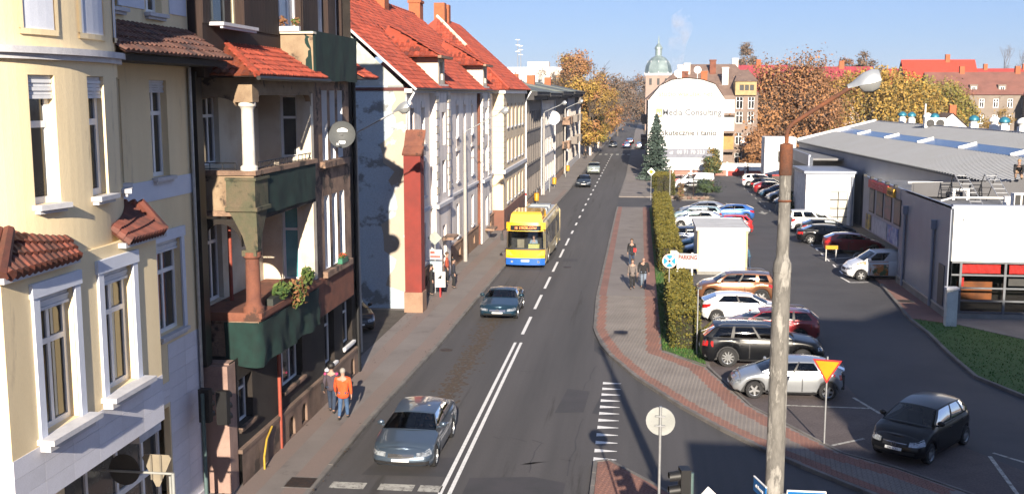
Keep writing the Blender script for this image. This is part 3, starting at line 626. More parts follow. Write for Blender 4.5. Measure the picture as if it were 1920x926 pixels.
b = MB(); b.box(.9, -.62, 11.04, 6.6, -.4, 11.45); b.box(.9, -.4, 11.04, 1.1, 1.1, 11.45); b.build('beam', BEIG, t)
b = MB(); b.box(.9, -.6, 7.56, 6.6, -.4, 7.7); b.build('beam', DRK, t)
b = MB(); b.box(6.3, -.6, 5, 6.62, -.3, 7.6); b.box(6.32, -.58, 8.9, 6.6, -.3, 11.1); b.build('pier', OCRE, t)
def rail(par, pts, z0, z1, m=BLK):
    b = MB(); b.tube([(x, y, z1) for x, y in pts], .018, 5); b.tube([(x, y, z0 + .05) for x, y in pts], .014, 5)
    for (a, c), (d, e) in zip(pts, pts[1:]):
        n = max(2, int(math.hypot(d - a, e - c) / .35))
        for k in range(n + 1): b.ring((a + (d - a) * k / n, c + (e - c) * k / n, z0), (a + (d - a) * k / n, c + (e - c) * k / n, z1), .012, .012, 4)
    return b.build('railing', m, par)
rail(t, [(.95, 1.0), (.95, -.1)], 8.95, 9.15); rail(t, [(1.5, -.55), (6.5, -.55)], 8.95, 9.15)
# tiled canopy
tiles(t, (.35, -1.0, 11.5), (6.6, 0, 0), (0, 1.75, 1.15), 30, 8, TILE, 170, lambda u, v: u * 6.6 > 1.7 * v - .1, wm=WMD)
tiles(t, (.35, -1.0, 11.5), (0, 2.6, 0), (1.75, 0, 1.15), 12, 8, mat('weathered_roof_tile', (.192, .045, .018), .8, c2=(.120, .030, .018), sc=3, rnd=.25, c3=(.072, .042, .030), sc3=1.5, t3=.58), 60, lambda u, v: u * 2.6 > 1.75 * v - .1, wm=WMD)
b = MB(); b.p((.35, -1, 11.47), (6.95, -1, 11.47), (6.95, .75, 12.62), (2.1, .75, 12.62)); b.p((.35, 1.6, 11.47), (.35, -1, 11.47), (2.1, .75, 12.62), (2.1, 1.6, 12.62)); b.p((.35, -1, 11.46), (.35, 1.6, 11.46), (6.95, 1.6, 11.46), (6.95, -1, 11.46)); b.build('roof_deck', WOOD, t)
for k in range(9):
    A, B_ = V((.35, -1.0, 11.54)), V((2.1, .75, 12.69)); p, q_ = A.lerp(B_, k / 9), A.lerp(B_, (k + 1.15) / 9); MB().ring(p, q_, .1, .085, 7).build('ridge_tile', TILE, t, 50)
tube_part('gutter', [(.3, -1.06, 11.44), (6.95, -1.06, 11.44)], .06, BLK, t)
# oriel on the far half
b = MB(); oo = [(8.0 + .95 * k, z0, 8.62 + .95 * k, z1) for k in range(3) for z0, z1 in ((8.8, 11.15), (5.1, 7.6))]
wallgrid(b, 6.66, 11.4, 3.55, 11.5, oo, -.45, .28, rm=1); b.p((6.66, 0, 3.55), (6.66, -.45, 3.55), (6.66, -.45, 11.5), (6.66, 0, 11.5)); b.p((11.4, -.45, 3.55), (11.4, 0, 3.55), (11.4, 0, 11.5), (11.4, -.45, 11.5)); b.p((6.66, -.45, 3.55), (6.66, 0, 3.55), (11.4, 0, 3.55), (11.4, -.45, 3.55)); b.build('oriel', [STUC, WHT], t)
for o in oo: window(t, *o, -.2, WHT, GLS, None, nv=0, tr=.3, t=.1)
for z in (8.72, 5.0): b = MB(); b.box(7.7, -.62, z - .16, 11.0, -.44, z + .05); b.build('sill', STUC, t)
b = MB(); b.box(6.8, -.5, 3.6, 11.42, -.44, 4.82); b.build('terracotta_panel', TERR, t)
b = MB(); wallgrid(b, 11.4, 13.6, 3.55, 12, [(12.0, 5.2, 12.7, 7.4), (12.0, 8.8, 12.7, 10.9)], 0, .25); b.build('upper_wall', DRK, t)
for z in (5.2, 8.8): window(t, 12.0, z, 12.7, z + 2.1, .25, WHT, GLS, None, nv=0)
tube_part('downpipe', [(13.35, -.12, 0), (13.35, -.12, 12)], .09, BLK, t)
tube_part('downpipe', [(3.9, -.12, 0), (3.9, -.12, 3.8), (3.9, .2, 4.6)], .06, REDP, t); tube_part('downpipe', [(2.6, .8, 5), (2.6, .8, 8)], .06, REDP, t)
# balcony above the oriel
b = MB(); b.box(6.2, -.75, 11.5, 11.4, .3, 11.66); b.build('balcony_slab', STUC, t)
b = MB(); b.box(6.2, -.75, 11.66, 6.34, .3, 12.9); b.box(6.34, -.75, 11.66, 11.4, -.63, 12.9); b.build('balcony_parapet', BEIG, t)
net(t, [(6.22, -.3), (6.22, -.77), (11.4, -.77)], 11.45, 13.0, amp=.016, seed=4)
b = MB(); b.box(6.1, -.8, 12.9, 6.45, .3, 12.97); b.build('coping', OCRE, t)
# timber top storey
b = MB(); uo = [(.5, 12.9, 3.0, 15.2), (6.1, 13.0, 8.4, 15.6), (10.3, 12.9, 11.5, 15.4), (12.6, 12.9, 13.4, 15.4)]
wallgrid(b, 0, 13.6, 11.45, 17, uo, .3, .25); b.p((0, 11, 17), (0, .3, 17), (13.6, .3, 17), (13.6, 11, 17)); b.p((0, 11, 11.45), (0, .3, 11.45), (0, .3, 17), (0, 11, 17)); b.build('timber_storey_wall', WOOD, t)
window(t, *uo[0], .55, mat('cream_frame', (.6, .53, .36), .7), GLS, STON, nv=2, tr=0, t=.12); window(t, *uo[1], .5, WHT, mat('net_curtain_glass', (.55, .56, .58), .25, spec=.7), None, nv=2, tr=.3, t=.12)
window(t, *uo[2], .5, WHT, mat('net_curtain_glass', 0), WHT, nv=1, tr=.3, t=.12); window(t, *uo[3], .5, WHT, mat('net_curtain_glass', 0), WHT, nv=0, tr=.3, t=.12)
q = MB(); q.box(.006, -.03, 0, .244, 0, 4.1); pm = q.mesh('plank', WOOD)
x = 0.0
while x < 13.5:
    if not any(o[0] - .22 < x < o[2] for o in uo): put('plank', pm, t, (x, .3, 12.85))
    x += .25
tiles(t, (11.5, -1.0, 11.6), (2.3, 0, 0), (0, 1.3, .8), 11, 5, TILE, 55, wm=WMD)
b = MB(); b.p((11.5, -1, 11.57), (13.8, -1, 11.57), (13.8, .3, 12.37), (11.5, .3, 12.37)); b.p((11.5, -1, 11.56), (11.5, .3, 11.56), (13.8, .3, 11.56), (13.8, -1, 11.56)); b.p((11.5, .3, 11.56), (11.5, -1, 11.56), (11.5, .3, 12.36)); b.build('roof_deck', WOOD, t)
tiles(t, (-.05, -.2, 11.6), (.5, 0, 0), (0, 1.0, .7), 2, 4, TILD, 8, wm=WMD)
tube_part('gas_pipe', [(2.0, -.25, 0), (2.0, -.25, .5), (2.4, -.2, .9), (3.0, -.16, 1.1)], .032, mat('yellow_gas_pipe', (.42, .27, .03), .6), t)
# planters and satellite dish hung on the house
p = thing('balcony_planter', 'planter of green and rust coloured plants on the lower loggia ledge', 'planter', (-10.35, 31.2, 5.02), R(90))
b = MB(); b.box(-1.9, -.05, 0, 1.9, .18, .2); b.build('trough', mat('dark_plastic', (.03, .035, .03), .7), p)
tuft(p, 'foliage', (-1.0, 0, .3), (.5, .2, .25), 160, LEAVES[:2], .09, 1); tuft(p, 'foliage', (.2, -.1, .2), (.7, .25, .35), 260, LEAVES[1:], .09, 2, .35); tuft(p, 'foliage', (1.5, 0, .3), (.45, .2, .3), 160, LEAVES[:2], .09, 3)
p = thing('balcony_planter', 'planter of dry brown plants on the topmost balcony parapet', 'planter', (-11.0, 33.55, 12.97), 0)
b = MB(); b.box(-.35, -.1, 0, .35, .1, .16); b.build('trough', STON, p); tuft(p, 'foliage', (-.2, 0, .3), (.16, .12, .2), 70, LEAVES[2:], .06, 4); tuft(p, 'foliage', (.22, 0, .3), (.14, .12, .16), 60, LEAVES[1:], .06, 5)
p = thing('window_box', 'red flower box on the oriel sill of the dark tenement', 'planter', (-10.45, 37.2, 5.06), R(90))
b = MB(); b.box(-.4, -.1, 0, .4, .08, .18); b.build('trough', mat('green_plastic', (.03, .16, .09), .5), p); tuft(p, 'flowers', (0, 0, .25), (.35, .12, .1), 80, [mat('red_petal', (.5, .04, .02)), LEAVES[0]], .06, 6)
p = thing('satellite_dish', 'grey satellite dish with two stickers mounted on the dark tenement oriel', 'satellite dish', (-10.1, 36.2, 9.65), 0)
b = MB(); pr = [(r, -.16 * (1 - (r / .46) ** 2)) for r in (.001, .12, .24, .36, .44, .46)]; b.lathe([(r, z) for r, z in pr] + [(.47, .01), (.45, -.03)] + [(r, z - .03) for r, z in pr[::-1]], 24); b.map(lambda q: V((q.x, -q.z, q.y))); o = b.build('reflector', mat('dish_grey', (.075, .08, .082), .7, c2=(.06, .065, .068)), p, 40); o.rotation_euler = (R(-12), 0, R(8))
for z, wd, h in ((.2, .36, .16), (-.28, .22, .14)):
    q = MB(); q.box(-wd / 2, -.006, -h / 2, wd / 2, 0, h / 2); o2 = q.build('sticker', mat('white_sticker', .75, .5, fine=0), o, loc=(0, .16 - .16 * (abs(z) / .46) ** 2 - .012, z)); o2.rotation_euler = (R(38 if z > 0 else -42) * 0, 0, 0)
text(o, '10', .1, BLK, (-.08, .1, .2), (R(90), 0, 0)); text(o, '3117', .08, BLK, (0, .08, -.28), (R(90), 0, 0))
tube_part('bracket', [(0, .1, 0), (-.3, .25, -.05), (-.55, .3, -.05)], .025, GALV, p); tube_part('feed_arm', [(0, .02, -.42), (.02, -.5, -.3)], .015, GALV, p); MB().box(-.04, -.58, -.34, .06, -.48, -.26).build('feed_horn', GALV, p)
# ---- row of red roofed houses with the peeling gable ---------------------------
WHP = mat('white_pink_plaster', (.76, .7, .65), .9, c2=(.64, .58, .53), sc=.8, bump=.15, fine=.07, c3=(.5, .44, .4), sc3=1.1, t3=.57, stretch=(1, 1, .25))
PEEL = mat('shade_blue_peeling_plaster', (.42, .48, .52), .95, c2=(.38, .45, .51), sc=.6, bump=.35, bsc=12, fine=.14, c3=(.2, .21, .21), sc3=.5, t3=.53, stretch=(1, 1, 1.5))  # peeling plaster; the blue is the gable's shade put into the colour
SUNL = mat('sunlit_cream_plaster', (.36, .32, .26), .95, c2=(.36, .31, .24), sc=.9, bump=.2, fine=.1, c3=(.44, .48, .52), sc3=.9, t3=.58)  # cream of the sunlit strip put into the colour
ROSE = mat('brick_base', (.285, .180, .120), .95, c2=(.225, .135, .090), sc=1, bump=.2, fine=.12)
t = thing('gable_row_house', 'long red roofed terrace with white pink facade and peeling gable wall toned blue for shade', 'house', (-11.6, 53.5, 0), R(90))
WMR = MX.Translation((-11.6, 53.5, 0)) @ MX.Rotation(R(90), 4, 'Z')
LR = 32.5
cols = [1.5, 4.3, 12.5, 15.5, 18.5, 21.8, 30.5]; ris = [(6.3, 11.0, 8.9), (24.5, 28.5, 26.9)]
rows = [(1.9, 4.0), (5.5, 7.4), (8.35, 10.3)]
ops = [(c - .5, a, c + .5, d) for c in cols for a, d in rows]
b = MB(); wallgrid(b, 0, LR, 0, 11.3, ops, 0, .22); b.p((LR, 0, 0), (LR, 12, 0), (LR, 12, 11.3), (LR, 0, 11.3)); b.p((0, 12, 0), (0, 12, 11.3), (LR, 12, 11.3), (LR, 12, 0)); b.build('facade', WHP, t)
for o in ops: window(t, *o, .2, WHT, mat('net_curtain_glass', 0) if random.random() < .5 else GLS, STON, nv=1, tr=.3, sill=.14, t=.1)
q = MB(); q.box(-.62, -.07, 0, .62, 0, .16); q.box(-.5, -.05, .16, .5, 0, .3); hood = q.mesh('window_hood', WHP); q = MB(); q.box(-.5, -.035, -.95, .5, .0, -.2); apron = q.mesh('apron_panel', mat('apron_grey', (.33, .29, .28), .9, rnd=.3))
for c in cols:
    put('window_hood', hood, t, (c, 0, 7.42)); put('window_hood', hood, t, (c, 0, 10.34)); put('apron_panel', apron, t, (c, 0, 8.35))
for a, d, c in ris:
    b = MB(); ro = [(c - .55, z0, c + .55, z1) for z0, z1 in ((1.2, 3.4), (5.3, 7.2), (8.1, 10.0))]; wallgrid(b, a, d, 0, 11.6, ro, -.3, .3); b.p((a, 0, 0), (a, -.3, 0), (a, -.3, 11.6), (a, 0, 11.6)); b.p((d, -.3, 0), (d, 0, 0), (d, 0, 11.6), (d, -.3, 11.6)); b.build('risalit', WHP, t)
    for o in ro: window(t, *o, 0, WHT, GLS, STON, nv=1, tr=.3, sill=.14, t=.1)
    q = MB(); q.box(-.42, -.07, .02, .42, 0, .4); qm = q.mesh('quoin', OCRE); q2 = MB(); q2.box(-.3, -.06, .02, .3, 0, .4); qm2 = q2.mesh('quoin', WHP)
    for z in range(15):
        zz = 4.95 + z * .43
        if zz < 11.1:
            for xx in (a + .42, d - .42): put('quoin', qm if z % 2 else qm2, t, (xx, -.3, zz))
    b = MB(); b.box(a - .1, -.5, 4.62, d + .1, 0, 4.82); b.build('string_course', STON, t)
    b = MB(); b.box(c - .9, -1.0, .9 if a > 20 else 2.6, c + .9, -.3, 1.05 if a > 20 else 2.75); b.build('door_canopy' if a > 20 else 'balcony_slab', STUC, t)
    # dormer above
    b = MB(); wallgrid(b, c - 1.0, c + 1.0, 11.6, 13.1, [(c - .45, 11.85, c + .45, 12.9)], -.2, .2); b.p((c - 1, 2, 11.6), (c - 1, -.2, 11.6), (c - 1, -.2, 13.1), (c - 1, 2, 13.1)); b.p((c + 1, -.2, 11.6), (c + 1, 2, 11.6), (c + 1, 2, 13.1), (c + 1, -.2, 13.1)); dm = b.build('dormer', OCRE, t)
    window(dm, c - .45, 11.85, c + .45, 12.9, 0, WHT, GLS, None)
    b = MB(); b.box(c - 1.9, -.55, 13.05, c + 1.9, -.35, 13.2); b.build('dormer_eave', STUC, t)
    tiles(t, (c - 1.9, -.5, 13.15), (3.8, 0, 0), (0, 3.2, 1.9), 13, 9, TILE, 40, lambda u, v: v < 1.25 * min(u, 1 - u) * 2.0 + .12, wm=WMR)
    tiles(t, (c - 1.9, 3.2, 13.15), (0, -3.7, 0), (1.7, 0, 1.5), 12, 6, TILE, 20, lambda u, v: u + v * .9 < 1.0 and u > v * .1, wm=WMR)
    b = MB(); b.p((c - 1.9, -.5, 13.12), (c + 1.9, -.5, 13.12), (c, 2.9, 15.0)); b.p((c - 1.9, 3.5, 13.12), (c - 1.9, -.5, 13.12), (c, 2.9, 15.0)); b.p((c + 1.9, -.5, 13.12), (c + 1.9, 3.5, 13.12), (c, 2.9, 15.0)); b.build('dormer_roof', TILE, t)
b = MB(); b.box(-.05, -.12, 4.64, LR, 0, 4.8); b.build('string_course', STON, t)
b = MB(); bo = [(c - .35, .5, c + .35, 1.1) for c in cols]; wallgrid(b, 0, LR, 0, 1.5, bo, -.1, .1); b.box(0, -.14, 1.5, LR, 0, 1.58); b.build('plinth', ROSE, t)
for a, c, d, e in bo: q = MB(); q.p((a, -.002, c), (d, -.002, c), (d, -.002, e), (a, -.002, e)); q.build('basement_window', BLK, t)
b = MB(); b.box(-.1, -.35, 11.1, LR + .1, .05, 11.3); b.build('eave_cornice', STON, t); tube_part('gutter', [(-.2, -.5, 11.3), (LR, -.5, 11.3)], .09, BLK, t)
tube_part('downpipe', [(.15, -.45, 11.2), (.2, -.1, 10.6), (.2, -.08, 5)], .06, WHT, t); tube_part('downpipe', [(24.2, -.12, 0), (24.2, -.12, 11.2)], .11, TERR, t); tube_part('downpipe', [(28.9, -.1, 0), (28.9, -.1, 11.2)], .08, TERR, t); tube_part('downpipe', [(11.4, -.1, 1), (11.4, -.1, 11.2)], .05, GALV, t)
# main roof slope; its ridge runs parallel to the street
def cut(u, v):
    x, y = u * (LR + .4) - .2, v * 6.6
    for a, d, c in ris:
        if abs(x - c) < 1.9 * (1 - max(0, (y - .5)) / 3.9) and y < 4: return False
    return True
tiles(t, (-.2, -.55, 11.32), (LR + .4, 0, 0), (0, 6.65, 5.95), 112, 26, TILE, 220, cut, wm=WMR)
b = MB(); b.p((-.2, -.55, 11.28), (LR + .2, -.55, 11.28), (LR + .2, 6.1, 17.2), (-.2, 6.1, 17.2)); b.p((LR + .2, 12.4, 11.28), (-.2, 12.4, 11.28), (-.2, 6.1, 17.2), (LR + .2, 6.1, 17.2)); b.build('roof_deck', TILE, t)
b = MB(); b.box(-.28, 0, 0, -.2, 1, 1); 
vb = MB(); A, B_ = V((-.25, -.6, 11.25)), V((-.25, 6.1, 17.2)); vb.ring(A, B_, .07, .07, 4); vb.build('verge_board', STON, t)
for k in range(40): put('ridge_tile', WC.setdefault('rt', MB().ring((0, 0, 0), (.9, 0, 0), .16, .13, 7).mesh('ridge_tile', TILE)), t, (-.2 + k * .82, 6.1, 17.25))
for c, y, h in ((3.2, 4.6, 18.6), (9.5, 5.2, 18.5), (18.2, 5.3, 18.6), (21.5, 6.5, 18.7), (31.5, 5.6, 18.4)):
    b = MB(); b.box(c, y, 14.6, c + 1.3, y + .9, h); b.box(c - .08, y - .08, h - .25, c + 1.38, y + .98, h - .05); ch = b.build('chimney', mat('orange_brick', (.350, .105, .042), .9, c2=(.280, .084, .038), sc=5, fine=.15, bsc=20), t); q = MB(); q.ring((c + .4, y + .45, h), (c + .4, y + .45, h + .5), .12, .1, 8); q.ring((c + .95, y + .45, h), (c + .95, y + .45, h + .35), .1, .1, 8); q.build('chimney_pot', BLK, ch)
# gable wall (faces -Y = local -x)
b = MB(); gp = [(0, 0), (12, 0), (12, 11.25), (6.1, 17.1), (-.05, 11.25)]; b.p(*[(-.01, y, z) for y, z in gp][::-1]); b.build('gable_wall', PEEL, t)
rr = random.Random(4); b = MB(); L = [(0, 11.2)]; z = 11.2
while z > .9: L.append((.75 + rr.uniform(-.35, .7), z)); z -= .45
L.append((0, .9)); b.p(*[(-.016, y, z) for y, z in L]); b.build('sunlit_peeling_edge', SUNL, t)  # jagged peeled border; the cream inside it is painted sunlight
b = MB(); b.box(-.06, -.1, 11.2, 0, 12.1, 11.36); b.build('maroon_string', mat('maroon_trim', (.096, .030, .027), .9), t)
b = MB(); b.p(*[(-.014, y, z) for y, z in [(.1, 11.45), (12, 11.45), (6.1, 17.0)]]); b.build('gable_top', mat('shade_grey_gable', (.42, .44, .42), .95, c2=(.26, .28, .25), sc=.9, c3=(.6, .62, .62), sc3=1.1, t3=.56, bump=.3), t)  # grey of the shaded gable top put into its colour
# red buttress chimney against the gable
b = MB(); b.yprism([(-.98, 0), (-.1, 0), (-.1, 9.0), (-.5, 8.4), (-.98, 8.05)], -.9, -.05); b.build('buttress', mat('red_render', (.2, .03, .022), .9, c2=(.15, .026, .02), sc=1, fine=.08), t)
b = MB(); b.box(-1.04, -.95, 0, -.02, -.0, 1.15); b.build('buttress_base', ROSE, t)
b = MB(); b.grid([[(-1.05, -1.0, 8.02), (-1.05, .02, 8.02)], [(-.5, -1.0, 8.42), (-.5, .02, 8.42)], [(0, -1.0, 9.2), (0, .02, 9.2)]]); b.grid([[(-1.05, -1.0, 8.09), (-1.05, .02, 8.09)], [(-.5, -1.0, 8.49), (-.5, .02, 8.49)], [(0, -1.0, 9.27), (0, .02, 9.27)]]); b.build('coping', TERR, t)
# ---- cream corner house -------------------------------------------------
CRM = mat('cream_plaster', (.682, .550, .374), .9, c2=(.605, .473, .319), sc=.8, fine=.07, c3=(.528, .418, .297), sc3=1.1, t3=.58, stretch=(1, 1, .25))
BRNP = mat('brown_plinth', (.17, .075, .05), .9, c2=(.13, .06, .045), sc=1, fine=.1)
t = thing('cream_house', 'cream rusticated house with brown plinth and hipped red roof beyond the terrace', 'house', (-10.75, 86.1, 0), R(90)); WMC = MX.Translation((-10.75, 86.1, 0)) @ MX.Rotation(R(90), 4, 'Z')
cc = [3.0, 5.7, 8.6, 11.6, 14.4]; ops = [(c - .5, a, c + .5, d) for c in cc for a, d in ((2.2, 4.0), (5.6, 7.4), (8.4, 10.3))]
b = MB(); wallgrid(b, 0, 16.8, 0, 11.4, ops, 0, .2); b.p((0, 12, 0), (0, 0, 0), (0, 0, 11.4), (0, 12, 11.4)); b.p((16.8, 0, 0), (16.8, 12, 0), (16.8, 12, 11.4), (16.8, 0, 11.4)); b.build('facade', CRM, t)
for o in ops: window(t, *o, .2, WHT, mat('net_curtain_glass', 0), STON, nv=1, tr=.3, t=.1)
q = MB(); q.box(-.05, -.05, .02, 1.6, 1.0, .4); qm = q.mesh('rusticated_block', CRM)
for k in range(15): put('rusticated_block', qm, t, (0, 0, 5.1 + k * .42))
for z in (4.7, 11.1): b = MB(); b.box(-.2, -.2, z, 16.9, .9, z + .3); b.build('string_course', STON if z < 10 else WHT, t)
b = MB(); b.box(-.08, -.08, 0, 16.9, 1, 1.75); b.build('plinth', BRNP, t)
b = MB(); bo = [(c - .3, .6, c + .3, 1.2) for c in cc]; [b.p((a, -.083, c), (d, -.083, c), (d, -.083, e), (a, -.083, e)) for a, c, d, e in bo]; b.build('basement_window', BLK, t)
tiles(t, (-.4, -.5, 11.42), (17.6, 0, 0), (0, 6.5, 6.0), 60, 24, TILE, 60, lambda u, v: u * 17.6 > 4.4 * v and (1 - u) * 17.6 > 2 * v, wm=WMC)
tiles(t, (-.4, -.5, 11.42), (0, 6.5, 0), (4.4, 0, 6.0), 22, 24, TILE, 60, lambda u, v: u > v, wm=WMC)
b = MB(); A = (4, 6, 17.4); B2 = (15.4, 6, 17.4); b.p((-.4, -.5, 11.4), (17.2, -.5, 11.4), B2, A); b.p((-.4, 12.5, 11.4), (-.4, -.5, 11.4), A); b.p((17.2, -.5, 11.4), (17.2, 12.5, 11.4), B2); b.p((17.2, 12.5, 11.4), (-.4, 12.5, 11.4), A, B2); b.build('roof_deck', TILE, t)
q = MB()
for k in range(12): A_, B_ = V((-.4, -.5, 11.46)).lerp(V((4, 6, 17.45)), k / 12), V((-.4, -.5, 11.46)).lerp(V((4, 6, 17.45)), (k + 1.1) / 12); put('hip_tile', MB().ring(A_, B_, .15, .12, 6).mesh('hip_tile', OCRE if k > 6 else TILE), t)
for c in (4.5, 6.5): b = MB(); b.box(c, 5.5, 16, c + 1, 6.4, 18.6); b.build('chimney', mat('orange_brick', 0), t)
tube_part('downpipe', [(16.6, -.6, 11.3), (16.6, -.1, 10.5), (16.6, -.1, 0)], .07, WHT, t)
# ---- flat roofed grey block, the beige one and the ones beyond ------------------
GRYP = mat('grey_brown_render', (.190, .166, .147), .95, c2=(.152, .133, .119), sc=.8, fine=.1, c3=(.114, .100, .090), sc3=1, t3=.57, stretch=(1, 1, .25))
LGT = mat('pale_render', (.600, .552, .504), .95, c2=(.504, .456, .408), sc=.5, fine=.08)
ROOFG = mat('tar_roof', (.11, .125, .12), .8, c2=(.085, .1, .095), sc=.5, fine=.1)
CORN = mat('dark_cornice', (.05, .048, .05), .9)
def block(name, label, Y0, L, Xf, wm, n, rows, zt, balc=(), seed=0):
    t = thing(name, label, 'house', (Xf, Y0, 0), R(90)); rr = random.Random(seed); ops = []
    for i in range(n):
        c = L * (i + .5) / n; ww = min(.55, L / n * .3); ops += [(c - ww, a, c + ww, d) for a, d in rows]
    b = MB(); wallgrid(b, 0, L, 0, zt, ops, 0, .25); b.p((0, 12, 0), (0, 0, 0), (0, 0, zt), (0, 12, zt)); b.p((L, 0, 0), (L, 12, 0), (L, 12, zt), (L, 0, zt)); b.build('facade', wm, t)
    for o in ops: window(t, *o, .18, WHT, mat('net_curtain_glass', 0) if rr.random() < .75 else GLS, None, nv=1, tr=0, t=.12)
    for a, d in rows: b = MB(); b.box(0, -.07, a - .16, L, 0, a - .04); b.build('sill_course', STON if wm is LGT else wm, t)
    b = MB(); b.box(-.1, -.7, zt - .9, L + .1, 0, zt - .5); b.box(-.1, -1.0, zt - .5, L + .1, 0, zt - .12); b.build('cornice', CORN, t)
    b = MB(); b.p((-.1, -1.1, zt - .1), (L + .1, -1.1, zt - .1), (L + .1, 6, zt + 1.4), (-.1, 6, zt + 1.4)); b.p((L + .1, 12, zt - .1), (-.1, 12, zt - .1), (-.1, 6, zt + 1.4), (L + .1, 6, zt + 1.4)); b.p((-.1, 12, zt - .1), (-.1, -1.1, zt - .1), (-.1, 6, zt + 1.4)); b.build('roof', ROOFG, t)
    for bx, bz, bw in balc:
        b = MB(); b.box(bx, -1.0, bz, bx + bw, 0, bz + .12); b.box(bx, -1.0, bz + .12, bx + bw, -.93, bz + 1.0); b.box(bx, -.93, bz + .12, bx + .06, 0, bz + 1.0); b.box(bx + bw - .06, -.93, bz + .12, bx + bw, 0, bz + 1.0); b.build('balcony', STUC if seed % 2 else GRYP, t)
    for k in range(3): c = L * (k + .5) / 3; b = MB(); b.box(c, 3 + k, zt + .6, c + 1.2, 4 + k, zt + 2.0 + .4 * (k % 2)); b.build('chimney', [mat('orange_brick', 0), WHT, LGT][k % 3], t)
    tube_part('downpipe', [(L - .1, -.1, zt - .6), (L - .1, -.1, 0)], .08, STON, t)
    b = MB(); b.box(0, -.09, 0, L, 0, .8); b.build('plinth', ROSE if wm is not LGT else STON, t); return t
rws = [(1.1, 3.0), (4.3, 6.1), (7.6, 9.4)]
block('grey_block', 'grey brown rendered block with dark cornice next to the cream house', 103.1, 14.8, -10.6, GRYP, 7, rws, 11.4, seed=1)
tb = block('beige_block', 'pale beige block with a white satellite dish between two grey blocks', 118.1, 17.8, -10.5, LGT, 8, rws, 11.3, seed=2)
block('grey_block', 'grey brown block with three balconies beyond the pale beige block', 136.1, 22, -10.4, GRYP, 9, rws, 11.5, [(13, 3.6, 4), (13, 6.9, 4), (18, 6.9, 3)], 3)
block('pale_block', 'pale block with stacked dark balconies at the far end of the left row', 158.3, 30, -10.2, LGT, 11, rws, 11.6, [(6, 3.6, 4), (6, 6.9, 4), (16, 3.6, 5), (16, 6.9, 5), (16, 9.6, 5)], 4)
p = thing('satellite_dish', 'white satellite dish on the pale beige block', 'satellite dish', (-10.0, 128, 8.3)); b = MB(); pr = [(r, -.15 * (1 - (r / .8) ** 2)) for r in (.001, .3, .6, .8)]; b.lathe(pr + [(.8, .03)] + [(r, z + .03) for r, z in pr[::-1]], 18); b.map(lambda q: V((q.x, -q.z, q.y))); b.build('reflector', WHT, p, 40); tube_part('bracket', [(0, .1, 0), (-.5, .2, 0)], .03, GALV, p)
for k, (x, y, zz) in enumerate(((-10.8, 96, 10.4), (-11.3, 103.5, 11.6))): pass
# far office building with aerials
t = thing('office_building', 'distant white flat roofed building with rooftop masts behind the terrace', 'building', (-30, 252, 0), 0)
b = MB(); fo = [(-11 + k * 2.2, z, -9.4 + k * 2.2, z + 1.5) for k in range(10) for z in (3, 6.5, 10, 13)]; wallgrid(b, -12, 12, 0, 17, fo, 0, .2); b.p((12, 0, 0), (12, 14, 0), (12, 14, 17), (12, 0, 17)); b.p((-12, 0, 17), (12, 0, 17), (12, 14, 17), (-12, 14, 17)); b.build('wall', LGT, t)
for o in fo: window(t, *o, .2, WHT, GLS, None, nv=1, tr=0)
b = MB(); b.box(-12.2, -.2, 16.6, 12.2, 14, 17.3); b.build('parapet', WHT, t); b = MB(); b.box(-10, 2, 17.3, -4, 8, 19.6); b.build('penthouse', WHT, t); b = MB(); b.box(4, 2, 17.3, 9, 6, 18.6); b.build('penthouse', LGT, t)
for k, (x, h) in enumerate(((-7, 4.4), (1.5, 6), (2.2, 4.5), (11, 3), (-11, 2.4))):
    b = MB(); b.ring((x, 4, 17), (x, 4, 18 + h), .12, .08, 6); 
    if k in (1, 2): [b.box(x - .5, 3.9, 18 + h * f, x + .5, 4.1, 18.15 + h * f) for f in (.5, .75, .95)]
    b.build('mast', GALV, t)
b = MB(); b.ball((-3.5, 1.5, 18.1), (.9, .4, .9)); b.build('rooftop_dish', WHT, t)
# ================================================================ RIGHT SIDE: MARKET HALL, GABLE WITH ADVERT, CHURCH, FAR HOUSES
MGRY = mat('grey_metal_cladding', (.24, .265, .33), .45, .3, c2=(.21, .235, .29), sc=.4, fine=.03)
MDRK = mat('dark_metal_cladding', (.04, .05, .07), .5, .3, fine=.04)
MWHT = mat('white_metal_cladding', (.8, .79, .76), .6, fine=.02)
ROOFM = mat('corrugated_roof', (.11, .12, .14), .55, .1, c2=(.095, .1, .11), sc=.5, lo=.3, hi=.8, fine=.08, bsc=9)
SKYL = mat('skylight_glass', (.03, .06, .12), .18, spec=.9, c2=(.05, .09, .16), sc=.6)
CONC = mat('concrete', (.224, .217, .203), .9, c2=(.168, .164, .154), sc=1.2, bump=.2, fine=.12)
REDB = mat('red_blind', (.6, .02, .015), .6, c2=(.45, .015, .012), sc=3)
ORNG = mat('orange_panel', (.28, .085, .015), .6, c2=(.16, .05, .01), sc=2)
t = thing('market_hall', 'long grey supermarket hall with white front fascia and corrugated metal roof', 'shop', (15.3, 54.5, 0))
cw = {}
def clad(name, x0, y0, z0, x1, y1, z1, m, gap=.008):
    b = MB(); b.box(x0 + (gap if x1 - x0 > .2 else 0), y0 + (gap if y1 - y0 > .2 else 0), z0, x1 - (gap if x1 - x0 > .2 else 0), y1 - (gap if y1 - y0 > .2 else 0), z1); return b.build(name, m, t)
